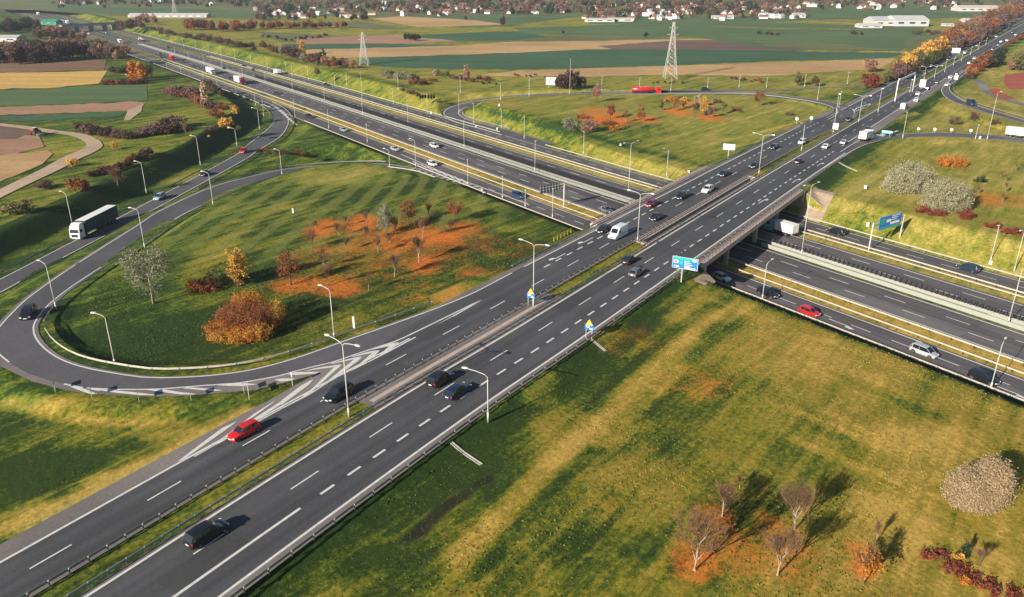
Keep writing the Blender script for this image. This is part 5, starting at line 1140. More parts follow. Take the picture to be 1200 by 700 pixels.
# bridge road, coming towards the camera
add_car('estate', 'red', near_lane(286, 505), AZR + 180, 'red estate car beside the white stripes of the exit wedge', scale=.94)
add_car('suv', 'black', near_lane(397, 461), AZR + 180, 'black car with lit chrome front, left of the median near the tall lamp')
add_car('hatch', 'black', near_lane(707, 269), AZR + 180, 'black hatchback left of the white van before the bridge')
add_van(near_lane(724, 275), AZR + 180, 'large white high-roof van on the left side of the bridge road')
add_car('hatch', 'maroon', near_lane(763, 239), AZR + 180, 'maroon car on the bridge, left carriageway')
add_car('sedan', 'black', near_lane(769, 254.5), AZR + 180, 'black car on the bridge beside the median, behind the white van')
add_car('suv', 'black', near_lane(799, 230), AZR + 180, 'black car on the bridge ahead of the white one and behind the maroon')
add_car('suv', 'white', near_lane(829, 222.5), AZR + 180, 'white car on the bridge next to the median kerb')
add_car('hatch', 'navy', near_lane(848, 204), AZR + 180, 'dark car leaving the bridge on the outer left lane by the white board')
add_car('sedan', 'black', near_lane(884, 194), AZR + 180, 'dark car behind the lamp at the far end of the bridge')
add_car('estate', 'navy', near_lane(906.7, 172.3), AZR + 180, 'dark blue car in the left lane beyond the bridge')
add_car('mpv', 'white', near_lane(940, 166.5), AZR + 180, 'white car behind a lamp post beyond the bridge, left carriageway')
add_car('hatch', 'black', near_lane(995, 140), AZR + 180, 'black car where the far ramp joins the left carriageway')
add_car('hatch', 'grey', near_lane(1066.7, 102.4), AZR + 180, 'grey car under the far gantry')
add_car('sedan', 'black', near_lane(1085, 85.5), AZR + 180, 'dark car on the far left carriageway past the gantry')
add_car('suv', 'navy', near_lane(1119, 68.5), AZR + 180, 'dark blue car far up the left carriageway by the wood')
add_car('sedan', 'silver', near_lane(1098, 78), AZR + 180, 'silver car far up the left carriageway before the wood')
add_car('sedan', 'white', near_lane(1131, 62), AZR + 180, 'white car far up the left carriageway behind the dark blue one')
add_car('sedan', 'silver', near_lane(1145, 53.5), AZR + 180, 'silver car near the white billboard in the wood')
add_car('sedan', 'white', near_lane(1167.6, 43), AZR + 180, 'small white car far off below the tree belt')
add_truck(near_lane(1181, 31.5), AZR + 180, 'white lorry far off on the left carriageway near the horizon', Lc=7, H=3.6)
# away from the camera
add_car('suv', 'black', near_lane(242, 625), AZR, 'black car with red tail light, alone on the near right carriageway')
add_car('suv', 'black', near_lane(516, 444), AZR - .5, 'black estate in the left lane of the pair passing the bent lamp')
add_car('estate', 'navy', near_lane(536, 458), AZR, 'dark blue estate in the middle lane of the pair passing the bent lamp')
add_car('hatch', 'black', near_lane(737, 304.5), AZR, 'black car in the left lane before the blue sign')
add_car('hatch', 'grey', near_lane(746, 319), AZR, 'grey car in the middle lane before the blue sign')
add_car('sedan', 'black', near_lane(935.5, 189), AZR, 'black car on the right carriageway just past the bridge')
add_car('sedan', 'white', near_lane(968, 171.5), AZR, 'white car beside the median on the right carriageway past the bridge')
add_car('sedan', 'silver', near_lane(989, 166.5), AZR, 'silver car in the middle lane beside the white box lorry')
add_truck(near_lane(1015, 162.5), AZR + 8, 'white box lorry entering the right loop', Lc=4.5, H=3.3)
add_car('hatch', 'black', near_lane(1017, 151.5), AZR, 'dark car beyond the white box lorry')
add_van(near_lane(1059, 126), AZR, 'white van on the right carriageway beyond the right loop', side='white', L=5.6, H=2.5)
add_car('suv', 'white', near_lane(1074, 117.5), AZR, 'white car right behind the far white van')
add_car('sedan', 'white', near_lane(1076, 110), AZR, 'smaller white car ahead of the far pair in the left lane')
add_car('suv', 'black', near_lane(1087, 103.5), AZR, 'black car before the last ramp, nearer one of two dark cars')
add_car('hatch', 'black', near_lane(1098, 96.8), AZR, 'black car before the last ramp, farther one of two dark cars')
add_car('sedan', 'white', near_lane(1114, 90.7), AZR, 'white car in the left lane by the last ramp')
add_van(near_lane(1121, 92), AZR, 'white van with dark windows in the right lane by the last ramp', side='white', L=5, H=2.2)
add_car('hatch', 'black', near_lane(1121.7, 86.6), AZR, 'dark car just ahead of the vehicles by the last ramp')
add_car('sedan', 'white', near_lane(1111, 99.5), AZR + 14, 'white car on the last ramp leaving the bridge road')
add_car('sedan', 'white', near_lane(1142, 68.5), AZR, 'white car on the right carriageway by the orange belt')
add_car('sedan', 'silver', near_lane(1136, 74), AZR, 'silver car on the right carriageway by the orange belt')
for i, (u, v, c, lb) in enumerate([(1170, 53, 'blue', 'blue car far off on the right carriageway'), (1173, 49, 'white', 'white car far off, directly ahead of the blue one'), (1180, 47.5, 'white', 'white van far off at the outer right edge of the road'), (1190, 41, 'silver', 'silver car far off near the right image edge'), (1163, 58, 'navy', 'dark blue car far off following the line of small cars'), (1186, 38, 'navy', 'dark car farthest up the right carriageway')]): add_car('sedan', c, near_lane(u, v), AZR, lb)
# loop and ramps
def on_line(line, u, v, z=None):
    """sit on a ramp at the photo point, at the ramp's own height"""
    zz = 0.0
    for _ in range(6):
        p = P(u, v, zz + .6); i = int(np.argmin(np.hypot(line[:, 0] - p[0], line[:, 1] - p[1]))); zz = float(line[i, 2])
    d = line[min(i + 2, len(line) - 1)] - line[max(i - 2, 0)]
    return (p[0], p[1], zz + .012), math.degrees(math.atan2(d[0], d[1]))
Lcn, Scn, Qcn, Pcn = (resample(a, 160) + resample(b, 160) for a, b in ((La, Lb), (Sa, Sb), (Qa, Qb), (Pa, Pb))); Lcn, Scn, Qcn, Pcn = Lcn / 2, Scn / 2, Qcn / 2, Pcn / 2
p, a = on_line(Lcn, 33, 367); add_car('suv', 'black', p, a + 180, 'black car at the west bend of the loop ramp')
p, a = on_line(Scn, 112, 267); add_truck(p, a + 180, 'articulated lorry with white cab and dark trailer on the ramp at the left', cargo='cargo_dark')
p, a = on_line(Scn, 187, 231); add_car('mpv', 'paleblue', p, a + 180, 'pale silver-blue car on the ramp behind the articulated lorry')
p, a = on_line(Scn, 240, 203.5); add_car('sedan', 'black', p, a + 180, 'black car on the ramp by the dark bank')
p, a = on_line(Scn, 285, 177); add_car('mpv', 'red', p, a + 180, 'red car on the ramp behind the black one')
p, a = on_line(Cc, 757, 108.5); add_truck((p[0], p[1], p[2]), a, 'red tanker lorry on the far loop road', cab='red', cargo='red', Lc=11, H=3.4, kind='tanker')
b = P(826, 105.5, -.8); add_car('sedan', 'black', (b[0], b[1], b[2]), 85, 'dark car on the local road under the straw field')
b = P(382, 99.6, -5.6); add_car('sedan', 'black', (b[0], b[1], gz(b[0], b[1]) + .1), 145, 'dark car on the outer lane at the lay-by beyond the motorway')
p, a = on_line(Pcn, 1138, 121.5); add_van(p, a, 'dark blue van on the last ramp at the right', 'navy', L=5.4, H=2.4)
p, a = on_line(Qcn, 1197, 160); add_truck(p, a, 'white box lorry leaving the frame on the right loop ramp', Lc=7, H=3.6)
AZM = 145.2
for kind, c, u, v, lb in [('hatch', 'red', 948.5, 365.5, 'red hatchback on the near motorway lanes'), ('mpv', 'silver', 1083, 412, 'silver hatchback with dark windows on the near motorway lanes'), ('suv', 'black', 1153, 443, 'black car beside the lamp on the near motorway lanes'), ('suv', 'black', 900, 343.5, 'black car under the bent lamp just out of the bridge shadow'), ('hatch', 'white', 846, 325, 'white car emerging from under the bridge in shadow'),
                          ('suv', 'blue', 607, 229, 'dark blue car on the near motorway lanes left of the bridge'), ('mpv', 'white', 506.5, 192, 'white car where the loop joins the motorway'), ('sedan', 'silver', 462.6, 174.5, 'silver car on the near motorway lanes above the infield'), ('hatch', 'paleblue', 402.5, 152.2, 'pale blue car on the near lanes beside the motorway verge'), ('suv', 'black', 362, 136.5, 'dark car on the near lanes beyond the pale blue one'), ('hatch', 'navy', 306.7, 122, 'dark car turning off at the top of the truck ramp'),
                          ('mpv', 'white', 509, 171, 'white car in the middle of the main motorway carriageway'), ('sedan', 'grey', 710, 246, 'silver-grey car about to pass under the bridge'), ('sedan', 'black', 323.6, 109.3, 'dark car on the main carriageway right of the white trailer'), ('hatch', 'black', 270, 91.5, 'dark car between the two white lorries'), ('sedan', 'black', 227, 77.5, 'dark car ahead of the red lorry, right one'), ('suv', 'navy', 214.5, 72.5, 'dark car close behind the red lorry'), ('sedan', 'black', 188, 64, 'dark car left of the red lorry, upper one'), ('hatch', 'black', 189, 67, 'dark car left of the red lorry, lower one')]:
    add_car(kind, c, onm(u, v), AZM, lb)
for kind, c, u, v, lb in [('sedan', 'black', 324.5, 97.6, 'dark car on the far main carriageway below the white van'), ('mpv', 'maroon', 414, 125, 'red brown van-like car on the far main carriageway'), ('sedan', 'navy', 451, 136.2, 'dark blue car on the far main carriageway'), ('sedan', 'black', 297, 81.5, 'dark car on the far main carriageway, right one of two'), ('sedan', 'black', 285, 77.5, 'dark car on the far main carriageway, left one of two'), ('sedan', 'black', 262.6, 80.3, 'dark car by the mast lamp on the far main carriageway'), ('sedan', 'silver', 124.6, 39, 'silver car just this side of the distant overpass'), ('sedan', 'white', 104, 39.5, 'white car under the distant overpass'), ('sedan', 'black', 197, 55.5, 'dark car left on the far carriageway by the green bank')]:
    add_car(kind, c, onm(u, v), AZM + 180, lb)
add_car('suv', 'black', onm(979.6, 271.5), AZM + 180, 'black car beside the lamp foot on the outermost lanes right of the bridge')
add_car('suv', 'navy', onm(1134.5, 314), AZM + 180, 'long dark car with lit side on the outermost lanes at the right')
add_truck(onm(915, 271), AZM + 180, 'white box lorry going under the bridge in the far carriageway', cab='bluecab', Lc=5.2, H=3.2)
add_truck(onm(247, 85.5), AZM, 'white lorry on the motorway in front of the white trailer', Lc=8, H=3.8)
add_truck(onm(281, 97), AZM, 'lorry with white trailer and crimson cab on the motorway', cab='maroon', Lc=9.5, H=3.9)
add_truck(onm(202, 70), AZM, 'red lorry with dark trailer far up the motorway', cab='red', cargo='red', Lc=3.5, H=3.6)
add_truck(onm(141, 50), AZM, 'small white lorry near the shrubs far up the motorway', Lc=3.5, H=3.3)
add_truck(onm(166, 47.5), AZM + 180, 'lorry with white cab and dark red flatbed on the far carriageway', cargo='maroon', Lc=12, H=1.9)
add_truck(onm(325, 86), AZM + 180, 'white box van on the outer far lanes', Lc=3.6, H=3.0)
for i, (u, v) in enumerate([(73, 27.5), (79, 28), (45, 18), (28, 10.5)]): add_truck(onm(u, v - .5), AZM, ['white lorry beside the green hall, left one', 'white lorry beside the green hall, right one', 'white lorry beyond the green hall', 'white lorry farthest away on the motorway'][i], Lc=8, H=3.8)
# tractor working in the ploughed field
b = P(42, 158, -.9); r = vehicle_root('tractor', 'small red tractor with a plough in the brown field at the left', 'tractor', None); r.location = b; r.rotation_euler = (0, 0, R_(60))
mb = MB(); mb.loft([[(-.45, 2.2, .7), (.45, 2.2, .7), (.45, 2.2, 1.4), (-.45, 2.2, 1.4)], [(-.5, .3, .7), (.5, .3, .7), (.5, .3, 1.7), (-.5, .3, 1.7)], [(-.7, -.2, .7), (.7, -.2, .7), (.7, -.2, 1.6), (-.7, -.2, 1.6)], [(-.8, -1.3, .8), (.8, -1.3, .8), (.8, -1.3, 1.5), (-.8, -1.3, 1.5)]]); mb.build('body', PAINT['red'], r)
mb = MB(); mb.loft([[(-.65, -.1, 1.5), (.65, -.1, 1.5), (.65, -1.3, 1.5), (-.65, -1.3, 1.5)], [(-.55, -.25, 2.6), (.55, -.25, 2.6), (.55, -1.2, 2.6), (-.55, -1.2, 2.6)]]); mb.build('cab', M['glass'], r)
mb = MB(); mb.box((0, -.72, 2.66), (1.3, 1.2, .1)); mb.build('roof', PAINT['white'], r)
wb = wheel_mesh(.9, .5); wf_ = wheel_mesh(.55, .35)
for sx in (-1, 1):
    o = link('wheel', wb); o.location = (sx * .95, -1.0, .9); kid(o, r); o = link('wheel', wf_); o.location = (sx * .8, 1.6, .55); kid(o, r)
mb = MB(); mb.box((0, -2.6, .7), (2.6, .2, .2)); mb.box((0, -1.9, .8), (.2, 1.4, .15))
for k in range(5): mb.box((-1.1 + k * .55, -2.8, .35), (.12, .4, .6), 0, .4)
mb.build('plough', M['steel'], r)
# ------------------------------------------------------------------ vegetation
def leafmat(name, c0, c1, trans=0.25, rough=0.7):
    """two-tone foliage; the tone attribute varies from leaf clump to leaf clump"""
    m, n, b = newmat(name); b.inputs['Roughness'].default_value = rough; b.inputs['Specular IOR Level'].default_value = 0.2
    a = N(n, 'ShaderNodeAttribute'); a.attribute_name = 'tone'
    mx = N(n, 'ShaderNodeMix', data_type='RGBA'); mx.inputs[6].default_value = (*c0, 1); mx.inputs[7].default_value = (*c1, 1); n.links.new(a.outputs['Fac'], mx.inputs[0]); n.links.new(mx.outputs[2], b.inputs['Base Color'])
    if trans:
        t = N(n, 'ShaderNodeBsdfTranslucent'); n.links.new(mx.outputs[2], t.inputs['Color']); ms = N(n, 'ShaderNodeMixShader'); ms.inputs[0].default_value = trans
        n.links.new(b.outputs[0], ms.inputs[1]); n.links.new(t.outputs[0], ms.inputs[2]); n.links.new(ms.outputs[0], n.nodes['Material Output'].inputs['Surface'])
    return m
LM = {'silver': leafmat('leaf_silver', (0.22, 0.20, 0.11), (0.50, 0.46, 0.31)), 'beige': leafmat('leaf_beige', (0.27, 0.195, 0.11), (0.55, 0.42, 0.26)), 'orange': leafmat('leaf_orange', (0.26, 0.08, 0.02), (0.68, 0.27, 0.035)),
      'gold': leafmat('leaf_gold', (0.38, 0.19, 0.03), (0.72, 0.44, 0.10)), 'red': leafmat('leaf_red', (0.11, 0.028, 0.018), (0.32, 0.085, 0.045)), 'rust': leafmat('leaf_rust', (0.13, 0.045, 0.022), (0.36, 0.13, 0.05)),
      'brown': leafmat('leaf_brown', (0.065, 0.038, 0.026), (0.19, 0.11, 0.07)), 'mauve': leafmat('twig_mauve', (0.10, 0.055, 0.048), (0.24, 0.15, 0.13)), 'dark': leafmat('leaf_dark_green', (0.012, 0.025, 0.014), (0.05, 0.07, 0.03)),
      'green': leafmat('leaf_green', (0.035, 0.055, 0.02), (0.11, 0.13, 0.04)), 'olive': leafmat('leaf_olive', (0.08, 0.08, 0.03), (0.22, 0.19, 0.07)), 'pale': leafmat('leaf_pale_grey', (0.14, 0.14, 0.08), (0.33, 0.33, 0.22)), 'pinkish': leafmat('leaf_pinkish', (0.20, 0.10, 0.07), (0.42, 0.26, 0.18)), 'darkbrown': leafmat('leaf_dark_brown', (0.035, 0.022, 0.018), (0.10, 0.06, 0.045))}
M['bark'] = simple('bark', (0.13, 0.09, 0.065), 0.9, var=.2); M['palebark'] = simple('pale_bark', (0.30, 0.23, 0.165), 0.85, var=.15); M['twig'] = simple('twigs', (0.15, 0.085, 0.045), 0.9); M['mauvetwig'] = simple('brownish_twigs', (0.15, 0.08, 0.045), 0.9)
def leaf_mesh(name, blobs, n, size, mat, seed=0, clump=40, up=0.0, stringy=1.0):
    """n small leaf faces spread in clumps through the blobs: (cx,cy,cz, rx,ry,rz)"""
    g = np.random.default_rng(seed); B = np.array(blobs, float); vol = (B[:, 3] * B[:, 4] * B[:, 5]) ** .8; k = max(4, n // clump)
    bi = g.choice(len(B), k, p=vol / vol.sum()); d = g.normal(size=(k, 3)); d /= np.linalg.norm(d, axis=1)[:, None]; r = g.uniform(.35, 1, k) ** .45
    cc = B[bi, :3] + d * r[:, None] * B[bi, 3:]; ct = g.uniform(0, 1, k)
    ci = g.integers(0, k, n); cs = (B[bi, 3:].mean(1) * .17 + size * 1.2)[ci]
    off = g.normal(size=(n, 3)) * cs[:, None] * .55; p = cc[ci] + off; sp = g.uniform(size=n) < .10; p = p + (sp * g.uniform(.1, .55, n))[:, None] * d[ci] * B[bi, 3:][ci] * .7; tone = np.clip(ct[ci] * .65 + g.uniform(0, .35, n), 0, 1)
    keep = p[:, 2] > 0.02; p = p[keep]; tone = tone[keep]; ci = ci[keep]; n = len(p)
    nrm = d[ci] * .7 + g.normal(size=(n, 3)) * .75 + np.array([0, 0, up]); nrm /= np.linalg.norm(nrm, axis=1)[:, None]
    a = np.cross(nrm, g.normal(size=(n, 3))); a /= np.linalg.norm(a, axis=1)[:, None] + 1e-9; b = np.cross(nrm, a); s = size * g.uniform(.55, 1.25, n)[:, None]
    a = a * s * stringy; b = b * s * .55
    V = np.stack([p - a, p - b * .9, p + a, p + b], 1).reshape(-1, 3)
    me = bpy.data.meshes.new(name); me.vertices.add(n * 4); me.vertices.foreach_set('co', V.ravel()); me.loops.add(n * 4); me.loops.foreach_set('vertex_index', np.arange(n * 4)); me.polygons.add(n); me.polygons.foreach_set('loop_start', np.arange(n) * 4)
    at = me.attributes.new('tone', 'FLOAT', 'FACE'); at.data.foreach_set('value', tone.astype(np.float32)); me.materials.append(mat); me.update(calc_edges=True); return me
def trunk_mesh(h, r, branches, spread, mat, seed=0, lean=0.0, frac=.35, fork=True, top=1.0):
    g = random.Random(seed); mb = MB(); mb.tube([(0, 0, -.2), (lean * .3, 0, h * .35), (lean, 0, h * top)], [r * 1.15, r * .8, r * .25], 7)
    for i in range(branches):
        z = h * g.uniform(frac, .85); a = g.uniform(0, 2 * math.pi); L = spread * g.uniform(.6, 1.0) * (1.1 - .5 * z / h); x0 = lean * z / h
        mb.tube([(x0, 0, z), (x0 + math.cos(a) * L * .45, math.sin(a) * L * .45, z + L * .35), (x0 + math.cos(a) * L, math.sin(a) * L, z + L * .85)], [r * .38, r * .22, r * .07], 5)
    return mb.mesh('trunk', [mat], True)
def bare_tree(seed, h, spread, levels=4, mat=None, r=None, dens=3, up=.55):
    """leafless tree: forking limbs down to fine twigs -> trunk mesh, twig mesh"""
    g = random.Random(seed); T = MB(); W = MB(); r = r or h * .022
    def grow(p, d, L, rad, lv):
        bend = Vector((g.uniform(-.18, .18), g.uniform(-.18, .18), g.uniform(0, .16))); m_ = p + d * L * .5; d2 = (d + bend).normalized(); q = m_ + d2 * L * .5
        (T if lv >= levels - 1 else W).tube([p, m_, q], [rad, rad * .8, rad * .6], 6 if lv >= levels - 1 else 3, cap=False)
        if lv <= 0: return
        k = dens + (1 if g.random() < .6 else 0)
        for i in range(k):
            a = g.uniform(0, 2 * math.pi); t = g.uniform(.35, 1.0); s = spread * g.uniform(.6, 1.1)
            ax = Vector((math.cos(a), math.sin(a), 0)); nd = (d2 * (.75 + up * .3) + ax * s + Vector((0, 0, up * .35))).normalized()
            grow((p + (q - p) * t) if i else q, nd, L * g.uniform(.62, .84), rad * .56, lv - 1)
    T.tube([(0, 0, -.2), (0, 0, h * .02)], [r * 1.5, r * 1.1], 7); grow(Vector((0, 0, 0)), Vector((g.uniform(-.05, .05), g.uniform(-.05, .05), 1)).normalized(), h * .34, r, levels)
    return T, W
VC = [100]
def shrub(px, label, group=None, name='shrub', z=None):
    pass
def foot(u, v): return PG(u, v)
def size_at(u, v, wpx, hpx):
    """world width and height of a plant that is wpx by hpx photo pixels, foot near (u,v)"""
    p = PG(u, v); s = pxm(u, v, p[2]); dpt = math.atan2(HCAM - p[2], math.hypot(p[0], p[1])); W = wpx / s
    H = max(.6, (hpx / s - W * .5 * math.sin(dpt)) / math.cos(dpt)); return p, W, H
def add_shrub(u, v, wpx, hpx, mat, label, group=None, dens=1.0, leaf=.16, rz=0.0, asp=1.0, blobs=None, name='shrub', seed=None, mats2=None, stringy=1.0):
    """u,v = centre of the shrub's foot, wpx/hpx = its size in the photo"""
    VC[0] += 1; seed = seed or VC[0]; p, W, H = size_at(u, v, wpx, hpx); g = random.Random(seed)
    if blobs is None:
        rx = W / 2; ry = rx * asp; k = max(5, min(14, int(W * 1.1))); blobs = [(0, 0, H * .42, rx * .72, ry * .72, H * .48)]
        for i in range(k):
            a = 2 * math.pi * i / k + g.uniform(-.3, .3); q = g.uniform(.45, .68); hh = H * g.uniform(.34, .5); blobs.append((math.cos(a) * rx * q, math.sin(a) * ry * q, hh * .75, rx * g.uniform(.26, .4), ry * g.uniform(.26, .4), hh))
    s = pxm(u, v, p[2]); area = W * max(H, W * asp * .5) * 2.2; lf = max(leaf, .8 / s); n = int(min(70000 if dens > 5 else 34000, max(300, area / (lf * lf) * 1.5 * dens)))
    me = leaf_mesh('foliage', blobs, n, lf, LM[mat], seed, clump=28, stringy=stringy)
    r = empty(name, p, rz); tag(r, label, 'shrub', group); kid(link('foliage', me), r)
    sm = MB()
    for i in range(5):
        a = g.uniform(0, 6.28); sm.tube([(0, 0, -.2), (math.cos(a) * W * .12, math.sin(a) * W * .12, H * .35), (math.cos(a) * W * .26, math.sin(a) * W * .26, H * .7)], [.09, .06, .02], 5)
    kid(link('stem', sm.mesh('stem', [M['bark']])), r)
    if mats2:
        for k_, (m2, bl) in enumerate(mats2): kid(link('foliage', leaf_mesh('foliage', [(x * W, y * W, z * H, a * W, b * W, c * H) for x, y, z, a, b, c in bl], int(n * .45), lf, LM[m2], seed + 7 + k_, clump=28)), r)
    return r
def add_tree(u, v, wpx, hpx, mat, label, group=None, dens=1.0, leaf=.18, trunk=.3, bark='bark', shape='round', name='tree', seed=None, airy=1.0):
    VC[0] += 1; seed = seed or VC[0]; p = PG(u, v); s = pxm(u, v, p[2]); W = wpx / s; H = max(2.0, tall(u, v, v - hpx, p[2])); g = random.Random(seed); z0 = H * trunk; rx = W / 2
    if shape == 'column': blobs = [(g.uniform(-.1, .1) * rx, g.uniform(-.1, .1) * rx, z0 + (H - z0) * t, rx * q, rx * q, (H - z0) * .17) for t, q in ((.1, .7), (.3, .85), (.5, .9), (.7, .75), (.88, .45))]
    elif shape == 'cone': blobs = [(0, 0, z0 + (H - z0) * t, rx * q, rx * q, (H - z0) * .13) for t, q in ((.08, 1), (.28, .8), (.5, .6), (.7, .4), (.9, .2))]
    else:
        blobs = [(0, 0, (z0 + H) / 2, rx * .6, rx * .6, (H - z0) * .4)]
        for i in range(8): a = g.uniform(0, 6.28); q = g.uniform(.35, .65); blobs.append((math.cos(a) * rx * q, math.sin(a) * rx * q, z0 + (H - z0) * g.uniform(.2, .78), rx * g.uniform(.25, .42), rx * g.uniform(.25, .42), (H - z0) * g.uniform(.14, .26)))
    lf = max(leaf, .75 / s); n = int(min(16000, max(200, W * (H - z0) * 3.0 / (lf * lf) * dens * 1.1)))
    r = empty(name, p, g.uniform(0, 6)); tag(r, label, 'tree', group)
    kid(link('crown', leaf_mesh('crown', blobs, n, lf, LM[mat], seed, clump=int(24 / airy) + 6)), r)
    kid(link('trunk', trunk_mesh(H * .92, max(.06, H * .02), 7, rx * .8, M[bark], seed, 0, max(.25, trunk))), r); return r
BARE = {}
def add_bare(u, v, hpx, label, group=None, variant=0, bark='palebark', leaf=None, leafn=0, spread=.42, name='bare_tree', wide=1.0, rz=None):
    p = PG(u, v); H = max(2.0, tall(u, v, v - hpx, p[2])); key = (variant, bark, spread)
    if key not in BARE:
        T, W = bare_tree(40 + variant * 13, 1.0 * 10, spread, 5, r=.17, dens=4); BARE[key] = (T.mesh('trunk', [M[bark]], True), W.mesh('crown', [M['twig'] if bark == 'palebark' else M['mauvetwig']]))
        zz = max(v_.co.z for v_ in BARE[key][1].vertices); BARE[key] += (zz,)
    t, c, zz = BARE[key]; r = empty(name, p, rz if rz is not None else rng.uniform(0, 6)); k = H / zz; r.scale = (k * wide, k * wide, k); tag(r, label, 'tree', group); kid(link('trunk', t), r); kid(link('crown', c), r)
    if leaf:
        VC[0] += 1; rr = zz * .36 * spread / .42; kid(link('foliage', leaf_mesh('foliage', [(0, 0, zz * .62, rr, rr, zz * .33), (rr * .4, 0, zz * .5, rr * .7, rr * .7, zz * .22), (-rr * .4, rr * .2, zz * .52, rr * .7, rr * .7, zz * .22)], leafn, .085 * 10 / H * 1.6, LM[leaf], VC[0], clump=5)), r)
    return r

# --- big shrubs and trees of the loop infield
W3 = [('orange', [(-.28, -.22, .22, .2, .16, .25), (.05, -.3, .2, .24, .15, .22), (-.05, .28, .62, .22, .16, .26)]), ('gold', [(.22, -.24, .22, .15, .12, .22), (-.15, -.34, .15, .26, .1, .14), (.36, .1, .5, .1, .14, .28)])]
add_shrub(291, 388, 92, 58, 'rust', 'large rust and orange shrub mass in the loop infield', dens=1.1, asp=.75, mats2=W3, leaf=.11)
add_shrub(241, 341, 42, 22, 'rust', 'brown orange shrub left of the golden tree', dens=.9, asp=.6, mats2=[('orange', [(-.3, 0, .55, .2, .2, .3)])])
add_shrub(254, 335, 34, 26, 'mauve', 'thin bare grey shrub between the golden tree and the brown orange one', dens=.35)
add_tree(279, 336, 28, 46, 'gold', 'golden upright tree standing in the rust shrub mass', shape='column', trunk=.12)
add_tree(180, 356, 62, 68, 'pale', 'pale silvery airy tree at the left of the infield', dens=.55, leaf=.16, trunk=.12, airy=1.6, bark='palebark')
add_tree(341, 334, 30, 44, 'rust', 'small rust coloured tree on glowing orange leaves', dens=.5, trunk=.25, airy=1.6, leaf=.14)
add_tree(452, 275, 25, 33, 'pale', 'whitish grey leafy tree in the middle of the infield', dens=1.0, trunk=.12, bark='palebark', leaf=.14)
add_tree(478, 262, 26, 28, 'rust', 'orange brown small tree behind the whitish one', dens=.55, trunk=.15, leaf=.13)
add_tree(532.5, 260, 25, 26, 'rust', 'brown crowned tree with a dark shadow at the top of the infield', dens=.75, trunk=.3, leaf=.13)
bt = [(366, 291.5, 24), (370, 270, 14), (397.5, 277, 18), (405, 265, 14), (414, 252, 10), (405.5, 293, 17), (429, 283, 22), (443, 296, 20), (457, 288, 18), (464, 275, 24), (495, 280, 30), (491, 308, 36), (527.5, 272, 18), (462.5, 325, 30), (432, 341, 20), (384.5, 335, 28), (379, 313, 24), (502, 255, 20), (430, 265, 18)]
where = ['at the left end of the leaf patch', 'tiny one above the leftmost', 'left of centre in the red leaves', 'small one near the top left of the leaves', 'smallest at the upper tip of the leaves', 'below the leaf patch at left', 'in the red leaves left of the whitish tree', 'below the whitish tree', 'just below right of the whitish tree', 'touching the whitish tree', 'in the reddest leaves right of centre', 'widest one on pale orange leaves', 'right end of the leaf patch', 'alone with a long shadow on green', 'lowest, near the road lamp', 'at the left lower orange leaves', 'above the lower orange leaves', 'behind the reddest leaves', 'between two saplings in the red leaves']
for i, (u, v, h) in enumerate(bt): add_bare(u, v, h, 'bare young tree %s' % where[i], 'bare young trees in the infield', i % 4, 'palebark' if i % 3 else 'bark', 'rust' if i in (0, 2, 10, 11, 6, 7) else None, 260 if i in (10, 11) else 120, .40)
# --- south meadow
add_shrub(1142, 590, 80, 58, 'beige', 'round beige shrub with two domes alone in the south meadow', dens=9, leaf=.085, stringy=1.2, blobs=[(-1.5, -.2, 2.0, 1.85, 2.0, 2.4), (1.45, .3, 2.4, 1.95, 2.1, 3.0), (0, -.8, 1.4, 2.3, 1.6, 1.7)])
add_bare(814, 668.5, 74, 'bare tree with pale trunk in the larger orange leaf ring', 'bare trees of the south meadow', 0, leaf='rust', leafn=420, spread=.56)
add_bare(846, 606, 42, 'paler bare tree behind the larger orange leaf ring', 'bare trees of the south meadow', 1, leaf='rust', leafn=220, spread=.48)
add_bare(866.5, 573, 14, 'tiny white leafless sapling in the tree shadow', 'bare trees of the south meadow', 2, spread=.3)
add_bare(911, 674, 60, 'bare tree with a white trunk at the lower centre of the meadow', 'bare trees of the south meadow', 3, leaf='brown', leafn=120, spread=.5)
add_bare(931, 621, 58, 'bare tree above the white trunked one', 'bare trees of the south meadow', 1, leaf='brown', leafn=150, spread=.54)
add_bare(1026, 636, 26, 'slim leaning bare sapling right of centre in the meadow', 'bare trees of the south meadow', 2, spread=.22)
add_bare(1012, 684, 44, 'bare brownish tree on a small orange leaf spot', 'bare trees of the south meadow', 0, 'bark', 'orange', 500, .36)
add_bare(1147, 664, 24, 'thin leafless shoots beside the dark conifer', 'bare trees of the south meadow', 3, 'bark', None, 0, .5)
add_tree(1129, 653, 11, 22, 'dark', 'small dark conifer by the red shrub bed', shape='cone', trunk=.05, leaf=.12)
for k, (u, v, wp, hp, mt) in enumerate([(1095, 652, 40, 16, 'red'), (1120, 668, 44, 17, 'red'), (1148, 683, 46, 17, 'red'), (1176, 697, 46, 17, 'red'), (1124, 656, 14, 10, 'gold'), (1131, 683, 16, 9, 'orange')]):
    add_shrub(u, v, wp, hp, mt, ['dark red low shrub at the upper left tip of the bed', 'red low shrub second in the bed', 'red low shrub third in the bed', 'red low shrub in the bottom right corner', 'bright yellow shrub in the red bed by the conifer', 'orange yellow shrub in the middle of the red bed'][k], 'low shrubs of the red bed', asp=.6, leaf=.14, dens=1.1)
